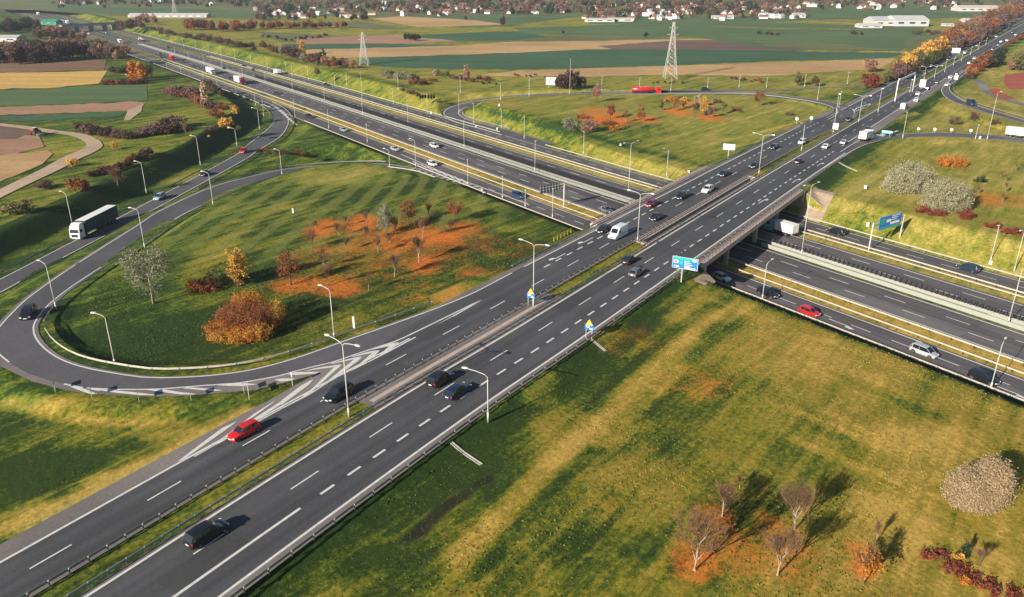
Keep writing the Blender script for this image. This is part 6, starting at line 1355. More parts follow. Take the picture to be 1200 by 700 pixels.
# --- east infield beyond the bridge
add_shrub(1063, 224, 64, 44, 'silver', 'large silver green shrub, upper left of the two', 'two silver shrubs', dens=2.6, asp=.8, leaf=.11)
add_shrub(1108, 246, 62, 46, 'silver', 'large silver green shrub, lower right of the two', 'two silver shrubs', dens=2.6, asp=.8, leaf=.11)
add_shrub(1114, 195, 44, 18, 'orange', 'flat orange shrub above the silver ones', asp=.5, dens=1.2)
for k, (u, v, wp, hp) in enumerate([(1080, 249, 22, 11), (1098, 253, 26, 11), (1130, 257, 24, 15), (1163, 267, 26, 11), (1186, 274, 30, 12), (1210, 280, 26, 12)]):
    add_shrub(u, v, wp, hp, 'red', ['crimson hedge clump touching the silver shrub, left one', 'crimson hedge clump touching the silver shrub, right one', 'crimson fan shaped clump right of the silver shrubs', 'left clump of the crimson hedge at the right', 'middle clump of the crimson hedge at the right', 'right clump of the crimson hedge at the right'][k], 'crimson hedge clumps', asp=.5, dens=1.2, leaf=.12)
add_shrub(1149, 214, 14, 10, 'dark', 'small dark olive shrub above the saplings', dens=1.0)
for k, (u, v, h) in enumerate([(1138.5, 237, 16), (1146, 228, 12), (1174.5, 237, 12), (1178, 226, 14), (1172, 209, 9), (1178, 213, 10), (1190, 200, 9)]): add_bare(u, v, h, 'young bare sapling %s' % ['nearest the crimson fan clump', 'just behind the first', 'on the orange leaves, lower right', 'on the orange leaves, upper right', 'in the upper pair, left', 'in the upper pair, right', 'highest near the right edge'][k], 'saplings of the east infield', 2, spread=.26)
for k, (u, v, w_, h, mt) in enumerate([(1118, 146, 14, 13, 'brown'), (1142, 141, 13, 12, 'brown'), (1166, 146, 14, 9, 'brown'), (1186, 156, 26, 10, 'orange')]):
    add_shrub(u, v, w_, h, mt, ['brown shrub left in the wedge between the right ramps', 'brown shrub middle in the wedge between the right ramps', 'brown shrub right in the wedge between the right ramps', 'orange shrub beside the right loop ramp'][k], 'shrubs between the right ramps', dens=.8)
# --- north infield
add_shrub(668, 152, 22, 17, 'pale', 'grey green shrub left of the pale one by the motorway', dens=1.0, leaf=.2); add_shrub(690, 155, 22, 20, 'pinkish', 'pale pinkish grey shrub by the motorway', dens=1.1, leaf=.2)
for k, (u, v, w_, h, mt) in enumerate([(720, 152, 22, 8, 'orange'), (683, 139, 18, 7, 'rust'), (712, 146, 26, 7, 'rust'), (786, 118.5, 20, 7, 'orange'), (801, 118.5, 14, 7, 'gold'), (843, 121, 16, 7, 'brown'), (861, 130, 9, 6, 'rust'), (926, 135.5, 18, 8, 'olive'), (867, 131, 6, 4, 'brown')]):
    add_shrub(u, v, w_, h, mt, ['orange shrub right of the pale shrubs', 'rust shrub behind the grey green one', 'rust shrub patch under the dark red tree', 'orange hedge part, left', 'yellow hedge part, right', 'brown shrub right of the tree row', 'small rust shrub at the right end of the row', 'olive shrub alone near the bend of the far loop', 'tiny brown shrub at the end of the row'][k], 'shrubs of the north infield', asp=.6, dens=1.0, leaf=.2)
for k, a in enumerate([(699, 120.5, 15, 26, 'pinkish', 'round', .2), (715, 140, 14, 19, 'red', 'round', .25), (751, 143.5, 11, 21, 'rust', 'column', .3), (791, 130.5, 8, 14, 'rust', 'column', .3), (814, 138, 11, 20, 'brown', 'round', .3), (824, 133, 9, 19, 'gold', 'column', .1), (832, 138.5, 13, 15, 'mauve', 'round', .25), (847, 134, 9, 13, 'olive', 'round', .25), (775, 129.5, 7, 10, 'green', 'round', .25), (889, 125, 13, 20, 'rust', 'round', .25), (817, 126, 12, 16, 'beige', 'round', .1), (800, 127, 9, 10, 'rust', 'round', .2)]):
    add_tree(*a[:5], ['tall salmon orange tree at the near edge of the far road', 'dark red round tree left in the north infield', 'slim orange tree in the middle of the north infield', 'slim rust tree at the left of the tree row', 'brown tree in the tree row', 'yellow column tree in the row', 'mauve brown tree in the row', 'olive small tree near the end of the row', 'small dark green tree left of the row', 'orange tree standing alone near the far road', 'pale beige tree at the back of the row', 'small rust tree behind the slim rust one'][k], 'trees of the north infield', trunk=a[6], shape=a[5], leaf=.2, dens=.8)
add_bare(733, 144, 16, 'bare tree right of the dark red one', 'trees of the north infield', 0, spread=.35); add_bare(713, 160, 6, 'stump like bare sapling by the bank', 'trees of the north infield', 2, spread=.3)

# --- rows and belts of far trees: each tree its own object, copied from a few kinds
KINDS = {}
def kind_tree(mat, shape, seed):
    key = (mat, shape, seed % 3)
    if key in KINDS: return KINDS[key]
    g = random.Random(seed); H = 10.0; z0 = 1.2 if shape != 'bush' else 0.0; rx = {'round': 4.2, 'column': 1.9, 'cone': 2.6, 'bush': 5.5}[shape]
    if shape == 'bush': H = 6.0
    blobs = [(0, 0, (z0 + H) / 2, rx * .6, rx * .6, (H - z0) * .4)] if shape in ('round', 'bush') else []
    if shape in ('round', 'bush'):
        for i in range(9): a = g.uniform(0, 6.28); q = g.uniform(.3, .68); blobs.append((math.cos(a) * rx * q, math.sin(a) * rx * q, z0 + (H - z0) * g.uniform(.22, .8), rx * .34, rx * .34, (H - z0) * .2))
    else:
        for t in (.1, .3, .5, .7, .9): blobs.append((0, 0, z0 + (H - z0) * t, rx * (1.05 - t * (.9 if shape == 'cone' else .45)), rx * (1.05 - t * (.9 if shape == 'cone' else .45)), (H - z0) * .15))
    me_ = leaf_mesh('crown', blobs, 900, .62, LM[mat], seed, clump=10); tm = trunk_mesh(H * .8, .22, 4, rx * .6, M['bark'], seed, 0, .3); KINDS[key] = (me_, tm, H, rx * 2); return KINDS[key]
FAR = []
def far_tree(u, v, hpx, mat, shape, label, group, wpx=None, z=-1.0, name='tree'):
    FAR.append((u, v, hpx, mat, shape, label, group, wpx, z, name, rng.randrange(3), rng.uniform(0, 6.28), rng.uniform(.85, 1.15)))
def plant_far(keep):
    """the largest ones in the photo become objects, the rest of the trees one mass"""
    trees = sorted([f for f in FAR if f[4] != 'bush'], key=lambda f: -f[2] - (100 if f[6] is None else 0)); ind = set(id(f) for f in trees[:keep]); rest = {}
    for f in FAR:
        u, v, hpx, mat, shape, label, group, wpx, z, name, sd, rz, jit = f
        p = P(u, v, z); me_, tm, H0, W0 = kind_tree(mat, shape, sd); H = max(1.5, tall(u, v, v - hpx, z)) * (.6 if shape == 'bush' else 1); kz = H / H0; kx = (wpx / pxm(u, v, z)) / W0 if wpx else kz * jit
        if shape != 'bush' and id(f) not in ind:
            n = len(me_.vertices); co = np.empty(n * 3); me_.vertices.foreach_get('co', co); co = co.reshape(-1, 3) * [kx, kx, kz]; c, s_ = math.cos(rz), math.sin(rz)
            co = np.stack([co[:, 0] * c - co[:, 1] * s_ + p[0], co[:, 0] * s_ + co[:, 1] * c + p[1], co[:, 2] + p[2]], 1); t = np.empty(n // 4, np.float32); me_.attributes['tone'].data.foreach_get('value', t)
            rest.setdefault(mat, []).append((co, t)); continue
        r = empty(name if shape != 'bush' else 'shrub', p, rz); r.scale = (kx, kx, kz); tag(r, label, 'tree' if shape != 'bush' else 'shrub', group); kid(link('crown' if shape != 'bush' else 'foliage', me_), r)
        if shape != 'bush' and v > 45: kid(link('trunk', tm), r)
    V = np.vstack([c for m_ in rest for c, t in rest[m_]]); T = np.concatenate([t for m_ in rest for c, t in rest[m_]]); MI = np.concatenate([np.full(len(t), i) for i, m_ in enumerate(rest) for c, t in rest[m_]]); n = len(T)
    me = bpy.data.meshes.new('trees'); me.vertices.add(n * 4); me.vertices.foreach_set('co', V.ravel()); me.loops.add(n * 4); me.loops.foreach_set('vertex_index', np.arange(n * 4)); me.polygons.add(n); me.polygons.foreach_set('loop_start', np.arange(n) * 4)
    for m_ in rest: me.materials.append(LM[m_])
    me.polygons.foreach_set('material_index', MI.astype(np.int32)); at = me.attributes.new('tone', 'FLOAT', 'FACE'); at.data.foreach_set('value', T.astype(np.float32)); me.update(calc_edges=True)
    tag(link('trees', me), 'smallest distant trees among the houses and at the backs of the far belts', 'trees', None, 'stuff')
def belt(poly, n, hpx, mats, label, group, shape='round', jitter=(2, 1.5), z=-1.0):
    """n trees along a photo polyline"""
    L = np.array(poly, float); d = np.concatenate([[0], np.cumsum(np.hypot(*np.diff(L, axis=0).T))])
    for i in range(n):
        t = d[-1] * (i + rng.uniform(.2, .8)) / n; u = np.interp(t, d, L[:, 0]) + rng.uniform(-1, 1) * jitter[0]; v = np.interp(t, d, L[:, 1]) + rng.uniform(-1, 1) * jitter[1]
        h = np.interp(t / d[-1], np.linspace(0, 1, len(hpx)), hpx) * rng.uniform(.75, 1.15); mt = rng.choice(mats); sh = shape if isinstance(shape, str) else rng.choice(shape); lb = label[mt] if isinstance(label, dict) else label
        far_tree(u, v, h, mt, sh, lb, group + (' ' + mt if isinstance(label, dict) else ''), z=z)
# right belt, left of the bridge road
far_tree(1020, 104.5, 19, 'red', 'round', 'broad salmon red tree at the near end of the right belt', None, 25); far_tree(1019, 84, 16, 'pinkish', 'round', 'pinkish tree in front of the straw field', None, 20)
far_tree(936, 100, 15, 'olive', 'round', 'olive bare tree behind the bend of the far loop', None, 16); far_tree(955, 101, 12, 'brown', 'round', 'brown bush right of the olive tree by the local road', None, 12)
belt([(1034, 100), (1046, 97), (1056, 93)], 5, [17, 22], ['olive', 'green', 'mauve'], {'olive': 'olive tree just right of the salmon red tree', 'green': 'green tree just right of the salmon red tree', 'mauve': 'mauve bare tree just right of the salmon red tree'}, 'trees beside the red tree')
belt([(1046, 90), (1060, 84), (1072, 78), (1088, 70), (1104, 61)], 24, [17, 22, 18], ['gold', 'gold', 'gold', 'olive', 'rust'], {'gold': 'golden tree of the dense row right of the straw field', 'olive': 'olive tree of the dense row right of the straw field', 'rust': 'rust tree of the dense row right of the straw field'}, 'golden row')
belt([(1062, 92), (1080, 84), (1100, 74), (1110, 66)], 12, [14, 16, 12], ['green', 'dark', 'dark', 'brown'], {'green': 'green low tree in the shade below the golden row', 'dark': 'dark low tree below the golden row', 'brown': 'brown low tree below the golden row'}, 'low trees below the golden row')
belt([(1088, 64), (1104, 56), (1122, 50), (1130, 47)], 14, [14, 17, 14], ['rust', 'gold', 'pinkish'], {'rust': 'rust tree of the belt behind the golden row', 'gold': 'amber tree of the belt behind the golden row', 'pinkish': 'pinkish tree of the belt behind the golden row'}, 'belt behind the golden row')
belt([(1115, 62), (1135, 54), (1150, 47), (1165, 38), (1178, 30), (1190, 22), (1215, 10)], 34, [16, 20, 18, 16, 14], ['mauve', 'rust', 'brown', 'mauve'], {'mauve': 'mauve bare tree in the long belt left of the far road', 'rust': 'rust tree in the long belt left of the far road', 'brown': 'brown tree in the long belt left of the far road'}, 'long right belt')
belt([(1112, 44), (1130, 38), (1148, 30), (1165, 22), (1185, 14), (1215, 4)], 26, [12, 14, 12], ['pinkish', 'mauve', 'rust'], {'pinkish': 'pinkish tree at the back of the long right belt', 'mauve': 'mauve tree at the back of the long right belt', 'rust': 'rust tree at the back of the long right belt'}, 'back of the long right belt')
belt([(1068, 38), (1080, 39.5), (1108, 40)], 8, [8, 6, 6], ['darkbrown', 'brown'], {'darkbrown': 'dark shrub row below the factory halls', 'brown': 'brown shrub row below the factory halls'}, 'shrub row at the factory', 'bush')
# right of the bridge road
belt([(1133, 96), (1142, 88), (1152, 80), (1162, 72)], 11, [14, 18, 14], ['rust', 'orange', 'rust', 'brown'], {'rust': 'rust tree of the clump right of the road at the last ramp', 'orange': 'orange tree of the clump right of the road at the last ramp', 'brown': 'brown tree of the clump right of the road at the last ramp'}, 'clump at the last ramp')
belt([(1152, 82), (1163, 80), (1172, 76)], 6, [16, 18], ['darkbrown', 'dark', 'brown'], {'darkbrown': 'dark tree behind the orange clump at the right', 'dark': 'dark green tree behind the orange clump at the right', 'brown': 'brown tree behind the orange clump at the right'}, 'dark clump at the right')
belt([(1180, 82), (1195, 82), (1212, 80)], 6, [18, 22], ['olive', 'brown', 'pinkish'], {'olive': 'olive tree at the right edge above the red soil', 'brown': 'brown tree at the right edge above the red soil', 'pinkish': 'pinkish tree at the right edge above the red soil'}, 'trees at the right edge')
belt([(1172, 58), (1186, 52), (1210, 40)], 8, [7, 8], ['rust', 'brown'], {'rust': 'rust tree right of the far road near the right edge', 'brown': 'brown tree right of the far road near the right edge'}, 'far trees right of the road')
# centre and left middle distance
belt([(652, 102), (660, 104), (670, 104), (684, 104)], 6, [16, 22, 20, 10], ['darkbrown', 'mauve'], {'darkbrown': 'dark bare tree behind the white billboard', 'mauve': 'mauve bare tree behind the white billboard'}, 'trees behind the billboard')
far_tree(757, 44, 7, 'dark', 'round', 'small lone dark tree in the middle of the green fields', None); far_tree(660, 39, 5, 'darkbrown', 'bush', 'small dark shrub in the left green field', None); far_tree(589, 31, 14, 'darkbrown', 'round', 'lone tall tree in the field right of the tan one', None, 8)
far_tree(546, 24, 5, 'dark', 'round', 'small dark tree at the edge of the tan field', None); belt([(1000, 40), (1010, 41)], 3, [7], ['darkbrown'], 'dark clump at the edge of the far green field', 'far dark clump', 'bush', (4, .5)); belt([(890, 40), (912, 41)], 4, [6], ['darkbrown'], 'brown scrub on the far field strip', 'far scrub strip', 'bush', (3, .5))
belt([(473, 48), (492, 49)], 6, [8, 9], ['darkbrown', 'dark'], {'darkbrown': 'dark brown tree of the clump on the pinkish field', 'dark': 'dark tree of the clump on the pinkish field'}, 'clump on the pinkish field')
belt([(302, 56), (330, 64), (352, 71), (375, 77), (395, 80), (420, 82)], 26, [10, 12, 16, 12, 9], ['brown', 'darkbrown', 'pinkish', 'rust', 'pale'], {'brown': 'brown tree of the row behind the green motorway bank', 'darkbrown': 'dark tree of the row behind the green motorway bank', 'pinkish': 'pinkish tree of the row behind the green motorway bank', 'rust': 'rust tree of the row behind the green motorway bank', 'pale': 'pale tree of the row behind the green motorway bank'}, 'row behind the bank')
far_tree(378, 75, 17, 'dark', 'round', 'tall dark green tree in the row behind the bank', None); far_tree(355, 64, 16, 'gold', 'column', 'pale gold poplar in the row behind the bank', None)
belt([(448, 89), (470, 93), (488, 96)], 9, [11, 14, 12], ['darkbrown', 'brown', 'pale'], {'darkbrown': 'dark shrub beyond the sandy patch', 'brown': 'brown shrub beyond the sandy patch', 'pale': 'pale shrub beyond the sandy patch'}, 'shrubs by the sandy patch', 'bush')
belt([(478, 98), (495, 98.5), (512, 96)], 7, [9, 8], ['red', 'rust', 'brown'], {'red': 'dark red shrub right of the sandy patch', 'rust': 'rust shrub right of the sandy patch', 'brown': 'brown shrub right of the sandy patch'}, 'reddish shrubs by the sandy patch', 'bush')
belt([(508, 88), (516, 88), (524, 88)], 4, [9], ['olive', 'beige'], {'olive': 'olive pale shrub before the teal field', 'beige': 'beige shrub before the teal field'}, 'pale shrubs before the teal field', 'bush')
far_tree(547, 94, 17, 'pinkish', 'column', 'pinkish poplar among the red shrubs', None, 6); belt([(526, 93), (545, 95), (575, 94)], 9, [10, 8], ['red', 'mauve', 'brown'], {'red': 'dark red shrub by the pinkish poplar', 'mauve': 'mauve shrub by the pinkish poplar', 'brown': 'brown shrub by the pinkish poplar'}, 'shrubs by the poplar', 'bush')
belt([(555, 98), (582, 99)], 5, [4], ['darkbrown'], 'flat dark shrub below the poplar shrubs', 'flat dark shrubs', 'bush'); belt([(472, 108), (490, 112)], 5, [7], ['rust', 'brown'], {'rust': 'rust shrub on the bank above the far loop', 'brown': 'brown shrub on the bank above the far loop'}, 'shrubs on the bank', 'bush')
for k in range(6): far_tree(492.5 + k * 3.2, 117 + rng.uniform(-.8, .8), 7, 'dark', 'round', 'small dark evergreen in the group above the far loop', 'small evergreens above the far loop', 3.4)
far_tree(372, 90, 11, 'mauve', 'round', 'bare mauve tree on the motorway bank', None); belt([(600, 90), (625, 89), (640, 90)], 6, [4], ['brown', 'rust'], {'brown': 'low brown scrub at the edge of the straw field', 'rust': 'low rust scrub at the edge of the straw field'}, 'scrub at the straw field', 'bush')
belt([(855, 93), (895, 96)], 9, [5], ['brown', 'rust'], {'brown': 'brown hedge at the right of the straw field', 'rust': 'rust hedge at the right of the straw field'}, 'hedge right of the straw field', 'bush'); belt([(762, 99), (800, 97)], 6, [4], ['darkbrown', 'green'], {'darkbrown': 'dark scrub at the foot of the pylon', 'green': 'green scrub at the foot of the pylon'}, 'scrub at the pylon', 'bush')
# upper left
belt([(-20, 73), (20, 74), (60, 72), (104, 65)], 44, [20, 22, 22, 20], ['darkbrown', 'brown', 'mauve', 'darkbrown'], {'darkbrown': 'dark brown tree of the dense wood at the left edge', 'brown': 'brown tree of the dense wood at the left edge', 'mauve': 'mauve tree of the dense wood at the left edge'}, 'dense wood at the left', 'round', (4, 2.5))
belt([(-20, 66), (30, 62), (80, 58), (104, 54)], 30, [14, 14, 12], ['mauve', 'brown', 'pinkish'], {'mauve': 'mauve tree at the back of the left wood', 'brown': 'brown tree at the back of the left wood', 'pinkish': 'pinkish tree at the back of the left wood'}, 'back of the left wood', 'round', (4, 2))
belt([(108, 68), (125, 70), (140, 70), (150, 66)], 13, [14, 16, 14], ['pinkish', 'brown', 'mauve'], {'pinkish': 'pinkish tree at the right end of the left wood', 'brown': 'brown tree at the right end of the left wood', 'mauve': 'mauve tree at the right end of the left wood'}, 'right end of the left wood')
belt([(112, 60), (122, 55), (132, 62)], 6, [10], ['brown', 'mauve'], {'brown': 'brown tree between the wood and the motorway', 'mauve': 'mauve tree between the wood and the motorway'}, 'trees between wood and motorway')
belt([(-10, 38), (30, 36), (45, 38)], 20, [14, 14], ['dark', 'darkbrown', 'dark'], {'dark': 'dark evergreen of the group at the upper left edge', 'darkbrown': 'dark brown tree of the group at the upper left edge'}, 'dark group upper left', 'round', (4, 2))
far_tree(14, 34, 8, 'orange', 'round', 'small orange tree among the dark evergreens upper left', None); belt([(40, 46), (60, 44), (85, 46), (100, 46)], 16, [12, 14, 9], ['brown', 'pinkish', 'mauve'], {'brown': 'brown tree below the green hall', 'pinkish': 'pinkish tree below the green hall', 'mauve': 'mauve tree below the green hall'}, 'trees below the green hall')
belt([(130, 84), (142, 86), (150, 82)], 8, [12], ['darkbrown', 'dark', 'green'], {'darkbrown': 'dark brown shrub left of the two orange trees', 'dark': 'dark shrub left of the two orange trees', 'green': 'green shrub left of the two orange trees'}, 'shrubs left of the orange pair', 'bush')
far_tree(156, 93, 20, 'orange', 'column', 'bright orange tree, left one of the pair', 'pair of orange trees', 10); far_tree(166, 95, 20, 'orange', 'column', 'bright orange tree, right one of the pair', 'pair of orange trees', 10); far_tree(174, 92, 16, 'darkbrown', 'round', 'dark thin tree right of the orange pair', None)
belt([(117, 99), (135, 99), (155, 98.5), (175, 97)], 12, [9], ['red', 'darkbrown', 'red'], {'red': 'dark red hedge shrub under the orange pair', 'darkbrown': 'dark brown hedge shrub under the orange pair'}, 'hedge under the orange pair', 'bush', (2, .6))
belt([(196, 109), (205, 112), (222, 113), (236, 122), (243, 127)], 16, [16, 18, 16], ['brown', 'rust', 'mauve'], {'brown': 'brown shrub of the thicket left of the poplar', 'rust': 'rust shrub of the thicket left of the poplar', 'mauve': 'mauve shrub of the thicket left of the poplar'}, 'thicket left of the poplar', 'bush')
far_tree(241.5, 126, 28, 'beige', 'column', 'slim straw coloured poplar near the truck ramp', None, 8); belt([(238, 100), (248, 106), (262, 112)], 7, [12], ['dark', 'brown'], {'dark': 'dark shrub under the motorway edge', 'brown': 'brown shrub under the motorway edge'}, 'shrubs under the motorway edge', 'bush')
for k, (u, v, w_, h, mt) in enumerate([(254, 137, 24, 15, 'rust'), (264, 150, 18, 20, 'gold'), (248, 154, 16, 10, 'brown'), (276, 134, 12, 18, 'gold'), (260, 128, 18, 12, 'rust'), (245, 161, 5, 5, 'gold')]): far_tree(u, v, h, mt, 'bush', ['rust mound shrub near the poplar', 'golden shrub above the ramp bend', 'dark brown shrub left of the golden one', 'tall golden shrub nearest the ramp bend', 'rust shrub behind the mound', 'tiny yellow shrub below the golden one'][k], 'golden thicket at the ramp bend', w_)
belt([(92, 152), (110, 157), (128, 160), (145, 162), (165, 160), (185, 158), (205, 150)], 26, [14, 17, 14, 12, 20, 26], ['brown', 'darkbrown', 'mauve'], {'brown': 'brown shrub of the long thicket above the hedge', 'darkbrown': 'dark shrub of the long thicket above the hedge', 'mauve': 'mauve shrub of the long thicket above the hedge'}, 'long thicket at the left', 'bush', (3, 2))
belt([(105, 206), (125, 203), (145, 196), (165, 186), (176, 181)], 18, [11, 13, 14], ['red', 'darkbrown'], {'red': 'dark red shrub of the hedge left of the ramp', 'darkbrown': 'dark brown shrub of the hedge left of the ramp'}, 'hedge left of the ramp', 'bush', (2, 1))
far_tree(85.5, 195, 16, 'gold', 'bush', 'bright orange yellow round shrub by the dirt track', None, 14); far_tree(93, 223, 24, 'rust', 'bush', 'tan brown bare shrub in the grass by the truck', None, 28); far_tree(20, 250, 24, 'olive', 'bush', 'grey olive shrub at the left edge', None, 36); far_tree(53, 220, 12, 'brown', 'bush', 'brown low shrub by the dirt track', None, 26)
add_bare(139, 221, 28, 'pinkish bare tree below the red hedge', None, 1, 'bark', 'pinkish', 200, .45); add_bare(218, 160, 16, 'small yellowish bare tree right of the thicket', None, 2, 'bark', 'olive', 60, .5); far_tree(134, 175, 10, 'gold', 'round', 'small golden tree left below the thicket', None); far_tree(280, 152, 8, 'olive', 'bush', 'small olive shrub on the ramp bank', None)
belt([(300, 178), (318, 180), (345, 180), (362, 182)], 12, [7], ['red', 'darkbrown', 'green'], {'red': 'dark red shrub between the loop and the motorway', 'darkbrown': 'dark shrub between the loop and the motorway', 'green': 'green shrub between the loop and the motorway'}, 'shrubs between loop and motorway', 'bush', (2, 1), -2.0)
belt([(135, 34), (150, 35), (170, 33)], 10, [10], ['brown', 'mauve', 'darkbrown'], {'brown': 'brown tree right of the overpass', 'mauve': 'mauve tree right of the overpass', 'darkbrown': 'dark tree right of the overpass'}, 'trees right of the overpass'); belt([(158, 29), (175, 27), (182, 30)], 5, [12], ['pinkish', 'rust'], {'pinkish': 'pinkish tree before the greenhouse', 'rust': 'rust tree before the greenhouse'}, 'trees before the greenhouse')
belt([(180, 37), (200, 40), (222, 45), (250, 49), (275, 53), (300, 58)], 26, [8, 10, 9], ['darkbrown', 'brown', 'mauve'], {'darkbrown': 'dark shrub along the far motorway bank', 'brown': 'brown shrub along the far motorway bank', 'mauve': 'mauve shrub along the far motorway bank'}, 'shrubs along the far bank', 'bush')
belt([(215, 34), (240, 36), (270, 36), (300, 34)], 26, [12, 12], ['rust', 'pinkish', 'red', 'brown'], {'rust': 'rust tree of the red wood right of the greenhouse', 'pinkish': 'pinkish tree of the red wood right of the greenhouse', 'red': 'red tree of the red wood right of the greenhouse', 'brown': 'brown tree of the red wood right of the greenhouse'}, 'red wood', 'round', (3, 1.5))
belt([(300, 33), (330, 34), (360, 33), (405, 33)], 30, [9, 9, 7], ['red', 'rust', 'brown'], {'red': 'red tree of the row at the edge of the pale field', 'rust': 'rust tree of the row at the edge of the pale field', 'brown': 'brown tree of the row at the edge of the pale field'}, 'red row at the pale field', 'round', (3, 1))
belt([(305, 42), (330, 46), (350, 47), (382, 42)], 16, [5], ['darkbrown', 'mauve', 'dark'], {'darkbrown': 'dark scrub left of the pinkish field', 'mauve': 'mauve scrub left of the pinkish field', 'dark': 'dark green scrub left of the pinkish field'}, 'scrub left of the pinkish field', 'bush', (3, 1.5))

# ------------------------------------------------------------------ the town on the horizon
def house_meshes(kind):
    w_, d, h, rh = [(11, 8, 3.4, 3.4), (14, 8, 3.2, 2.8), (9, 9, 5.6, 3.4), (20, 11, 5, 1.4)][kind]; mb = MB(); mb.box((0, 0, h / 2), (w_, d, h))
    for sx in (-1, 1): mb.add([(sx * w_ / 2, -d / 2, h), (sx * w_ / 2, d / 2, h), (sx * w_ / 2, 0, h + rh * .97)], [(0, 1, 2) if sx > 0 else (2, 1, 0)])
    wl = mb; rb = MB(); e = .5
    for sy in (-1, 1): rb.loft([[(x, sy * (d / 2 + e), h - .25), (x, 0, h + rh), (x, 0, h + rh + .2), (x, sy * (d / 2 + e), h - .05)] for x in (-w_ / 2 - e, w_ / 2 + e)])
    rb.box((w_ * .2, d * .1, h + rh), (.7, .7, 1.6)); wn = MB()
    for i in range(int(w_ / 3)):
        for sy in (-1, 1): wn.box((-w_ / 2 + 1.6 + i * 3, sy * d / 2, h * .55), (1.2, .12, 1.3))
    return wl, rb, wn
HM = [house_meshes(k) for k in range(4)]; HC = {}
def house(u, v, k, wall, roof, label, group, rz=None):
    key = (k, wall, roof)
    if key not in HC: HC[key] = (HM[k][0].mesh('wall', M[wall]), HM[k][1].mesh('roof', M[roof]), HM[k][2].mesh('window', M['winglass']))
    r = empty('house', P(u, v, -1.0), rng.uniform(0, 3.14) if rz is None else rz); r.scale = (.68, .68, .68); tag(r, label, 'house', group)
    for nm_, me_ in zip(('wall', 'roof'), HC[key]): kid(link(nm_, me_), r)
RN = {'redroof': 'red', 'brownroof': 'brown', 'greyroof': 'grey', 'white': 'white'}
def district(n, u0, u1, v0, v1, place, slope=0.0, big=.1):
    for i in range(n):
        t = rng.random(); u = u0 + (u1 - u0) * t; v = v0 + (v1 - v0) * rng.random() ** .8 + slope * t; k = 3 if rng.random() < big else rng.choice((0, 0, 1, 2)); wl = rng.choice(('white', 'white', 'cream')); rf = rng.choice(('redroof', 'brownroof', 'brownroof', 'greyroof', 'redroof')) if k < 3 else rng.choice(('white', 'greyroof'))
        house(u, v, k, wl, rf, 'small %s house with %s roof in the %s' % ({'white': 'white', 'cream': 'cream'}[wl], RN[rf], place) if k < 3 else 'long %s block with flat %s roof in the %s' % (wl, RN[rf], place), place)
district(26, 300, 420, 10, 23, 'left part of the distant town'); district(20, 420, 540, 4, 19, 'town above the tan field'); district(24, 540, 690, 2, 18, 'town left of centre on the horizon')
district(44, 685, 860, 4, 25, 'centre of the distant town', 0); district(28, 850, 940, 4, 22, 'town right of the pylon'); district(30, 940, 1130, 1, 11.5, 'right part of the distant town'); district(10, 60, 250, -2, 7, 'faint houses at the upper left')
def town_trees(n, u0, u1, v0, v1, mats, place, h=(5, 9)):
    for i in range(n):
        mt = rng.choice(mats); far_tree(rng.uniform(u0, u1), rng.uniform(v0, v1), rng.uniform(*h), mt, 'round', '%s tree among the houses of the %s' % ({'dark': 'dark evergreen', 'mauve': 'mauve bare', 'brown': 'brown', 'pinkish': 'pinkish', 'darkbrown': 'dark brown', 'olive': 'olive', 'rust': 'rust'}[mt], place), place + ' trees ' + mt)
town_trees(46, 300, 430, 12, 25, ['dark', 'dark', 'mauve', 'brown'], 'left part of the distant town'); town_trees(40, 430, 545, 6, 20, ['dark', 'mauve', 'brown', 'pinkish'], 'town above the tan field'); town_trees(44, 545, 690, 4, 18, ['dark', 'mauve', 'pinkish', 'brown'], 'town left of centre')
town_trees(60, 685, 860, 6, 24, ['dark', 'dark', 'mauve', 'pinkish', 'rust'], 'centre of the distant town'); town_trees(30, 850, 940, 6, 23, ['dark', 'mauve', 'pinkish'], 'town right of the pylon'); town_trees(40, 940, 1130, 3, 12, ['dark', 'mauve', 'pinkish'], 'right part of the distant town', (4, 7)); town_trees(26, 60, 290, 4, 10, ['dark', 'darkbrown', 'brown'], 'upper left horizon', (4, 7))
# woods that close the view: one mass nobody could count
def woods(px_rows, n, mats, label, hm=(5, 9)):
    g = np.random.default_rng(5); allV = []; tones = []; idx = []
    for k, mt in enumerate(mats):
        bl = []
        for i in range(n // len(mats)):
            u0, u1, v0, v1 = px_rows[g.integers(len(px_rows))]; p = P(g.uniform(u0, u1), g.uniform(v0, v1), -1.0); h = g.uniform(*hm); bl.append((p[0], p[1], h * .45 - 1, h * .6, h * .6, h * .5))
        me_ = leaf_mesh('woodland', bl, n // len(mats) * 60, 1.5, LM[mt], 50 + k, clump=16); o = link('woodland', me_); tag(o, label[k], 'wood', 'distant woods', 'stuff')
woods([(-250, 1450, -20, 2), (250, 1150, -6, 9), (300, 700, 3, 16), (690, 940, 4, 20), (60, 300, -10, 6), (940, 1250, -12, 6)], 1500, ['mauve', 'dark', 'brown'], ['mauve bare woods around the distant town', 'dark evergreen woods around the distant town', 'brown woods around the distant town'])

plant_far(235)
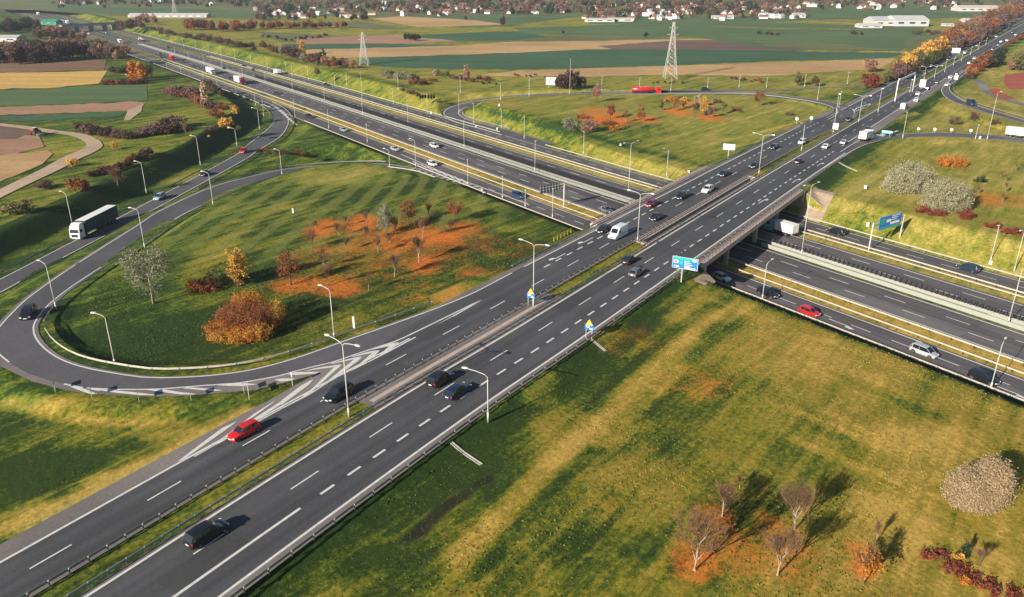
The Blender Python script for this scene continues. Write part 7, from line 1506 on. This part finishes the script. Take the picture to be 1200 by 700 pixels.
# ------------------------------------------------------------------ tufts of grass standing in the near meadows
def tufts(n):
    g = np.random.default_rng(3); ang = g.uniform(-.62, .62, n * 3); rad = np.sqrt(g.uniform(50 ** 2, 165 ** 2, n * 3)); x = rad * np.sin(ang); y = rad * np.cos(ang)
    m_, nn_ = mn(x, y); m_ = m_ - m_shift(nn_); rt_a = x * math.cos(AR) - y * math.sin(AR) + 68.2
    Dl, _ = dist_poly(x, y, thin(L_c), 20); Ds, _ = dist_poly(x, y, thin(S_c), 20)
    ok = ((rt_a > 14.0) | (rt_a < -18.5)) & (m_ < 118) & (Dl > L_w + 3.2) & (Ds > S_w + 3) & ((rt_a > 0) | (Dl > 9) | (x > -60)); ok &= ~((rt_a < -10) & (rt_a > -26) & (np.hypot(x + 32, y - 92) < 22))
    x, y = x[ok][:n], y[ok][:n]; z = ground(x, y); n = len(x)
    im = np.clip(np.searchsorted(am, x * NM[0] + y * NM[1]), 0, len(am) - 1); iN = np.clip(np.searchsorted(an, x * DM[0] + y * DM[1]), 0, len(an) - 1); dv_ = (dry - .5 * green)[iN * len(am) + im]
    a = g.uniform(0, math.pi, n); s_ = g.uniform(.05, .14, n); h_ = g.uniform(.04, .13, n) * (1 + .5 * np.sin(x * .21 + 2 * np.sin(y * .13))); dx = np.cos(a) * s_; dy = np.sin(a) * s_; lx = g.normal(size=n) * .07; ly = g.normal(size=n) * .07
    V = np.stack([np.stack([x - dx, y - dy, z - .03], 1), np.stack([x + dx, y + dy, z - .03], 1), np.stack([x + dx * .5 + lx, y + dy * .5 + ly, z + h_], 1), np.stack([x - dx * .7 + lx, y - dy * .7 + ly, z + h_ * .9], 1)], 1).reshape(-1, 3)
    me = bpy.data.meshes.new('grass_tufts'); me.vertices.add(n * 4); me.vertices.foreach_set('co', V.ravel()); me.loops.add(n * 4); me.loops.foreach_set('vertex_index', np.arange(n * 4)); me.polygons.add(n); me.polygons.foreach_set('loop_start', np.arange(n) * 4)
    at = me.attributes.new('tone', 'FLOAT', 'FACE'); at.data.foreach_set('value', np.clip(dv_ * .8 + g.uniform(-.25, .35, n), 0, 1).astype(np.float32)); me.materials.append(leafmat('grass_blades', (0.06, 0.10, 0.02), (0.42, 0.32, 0.08), .3)); me.update(calc_edges=True)
    tag(link('grass_tufts', me), 'uneven grass standing in the near meadows', 'grass', None, 'stuff')
tufts(40000)

# ------------------------------------------------------------------ the hazy air
hb = MB(); hb.box((500, 500, 25.5), (26000, 26000, 67)); hz = hb.build('haze', []); tag(hz, kind='stuff')
hm = bpy.data.materials.new('hazy_air'); hm.use_nodes = True; hn = hm.node_tree; hn.nodes.clear(); ho = hn.nodes.new('ShaderNodeOutputMaterial'); hv = hn.nodes.new('ShaderNodeVolumePrincipled')
hv.inputs['Density'].default_value = 0.00010; hv.inputs['Color'].default_value = (0.74, 0.85, 1.0, 1); hv.inputs['Anisotropy'].default_value = 0.2; hn.links.new(hv.outputs[0], ho.inputs['Volume']); hz.data.materials.append(hm)
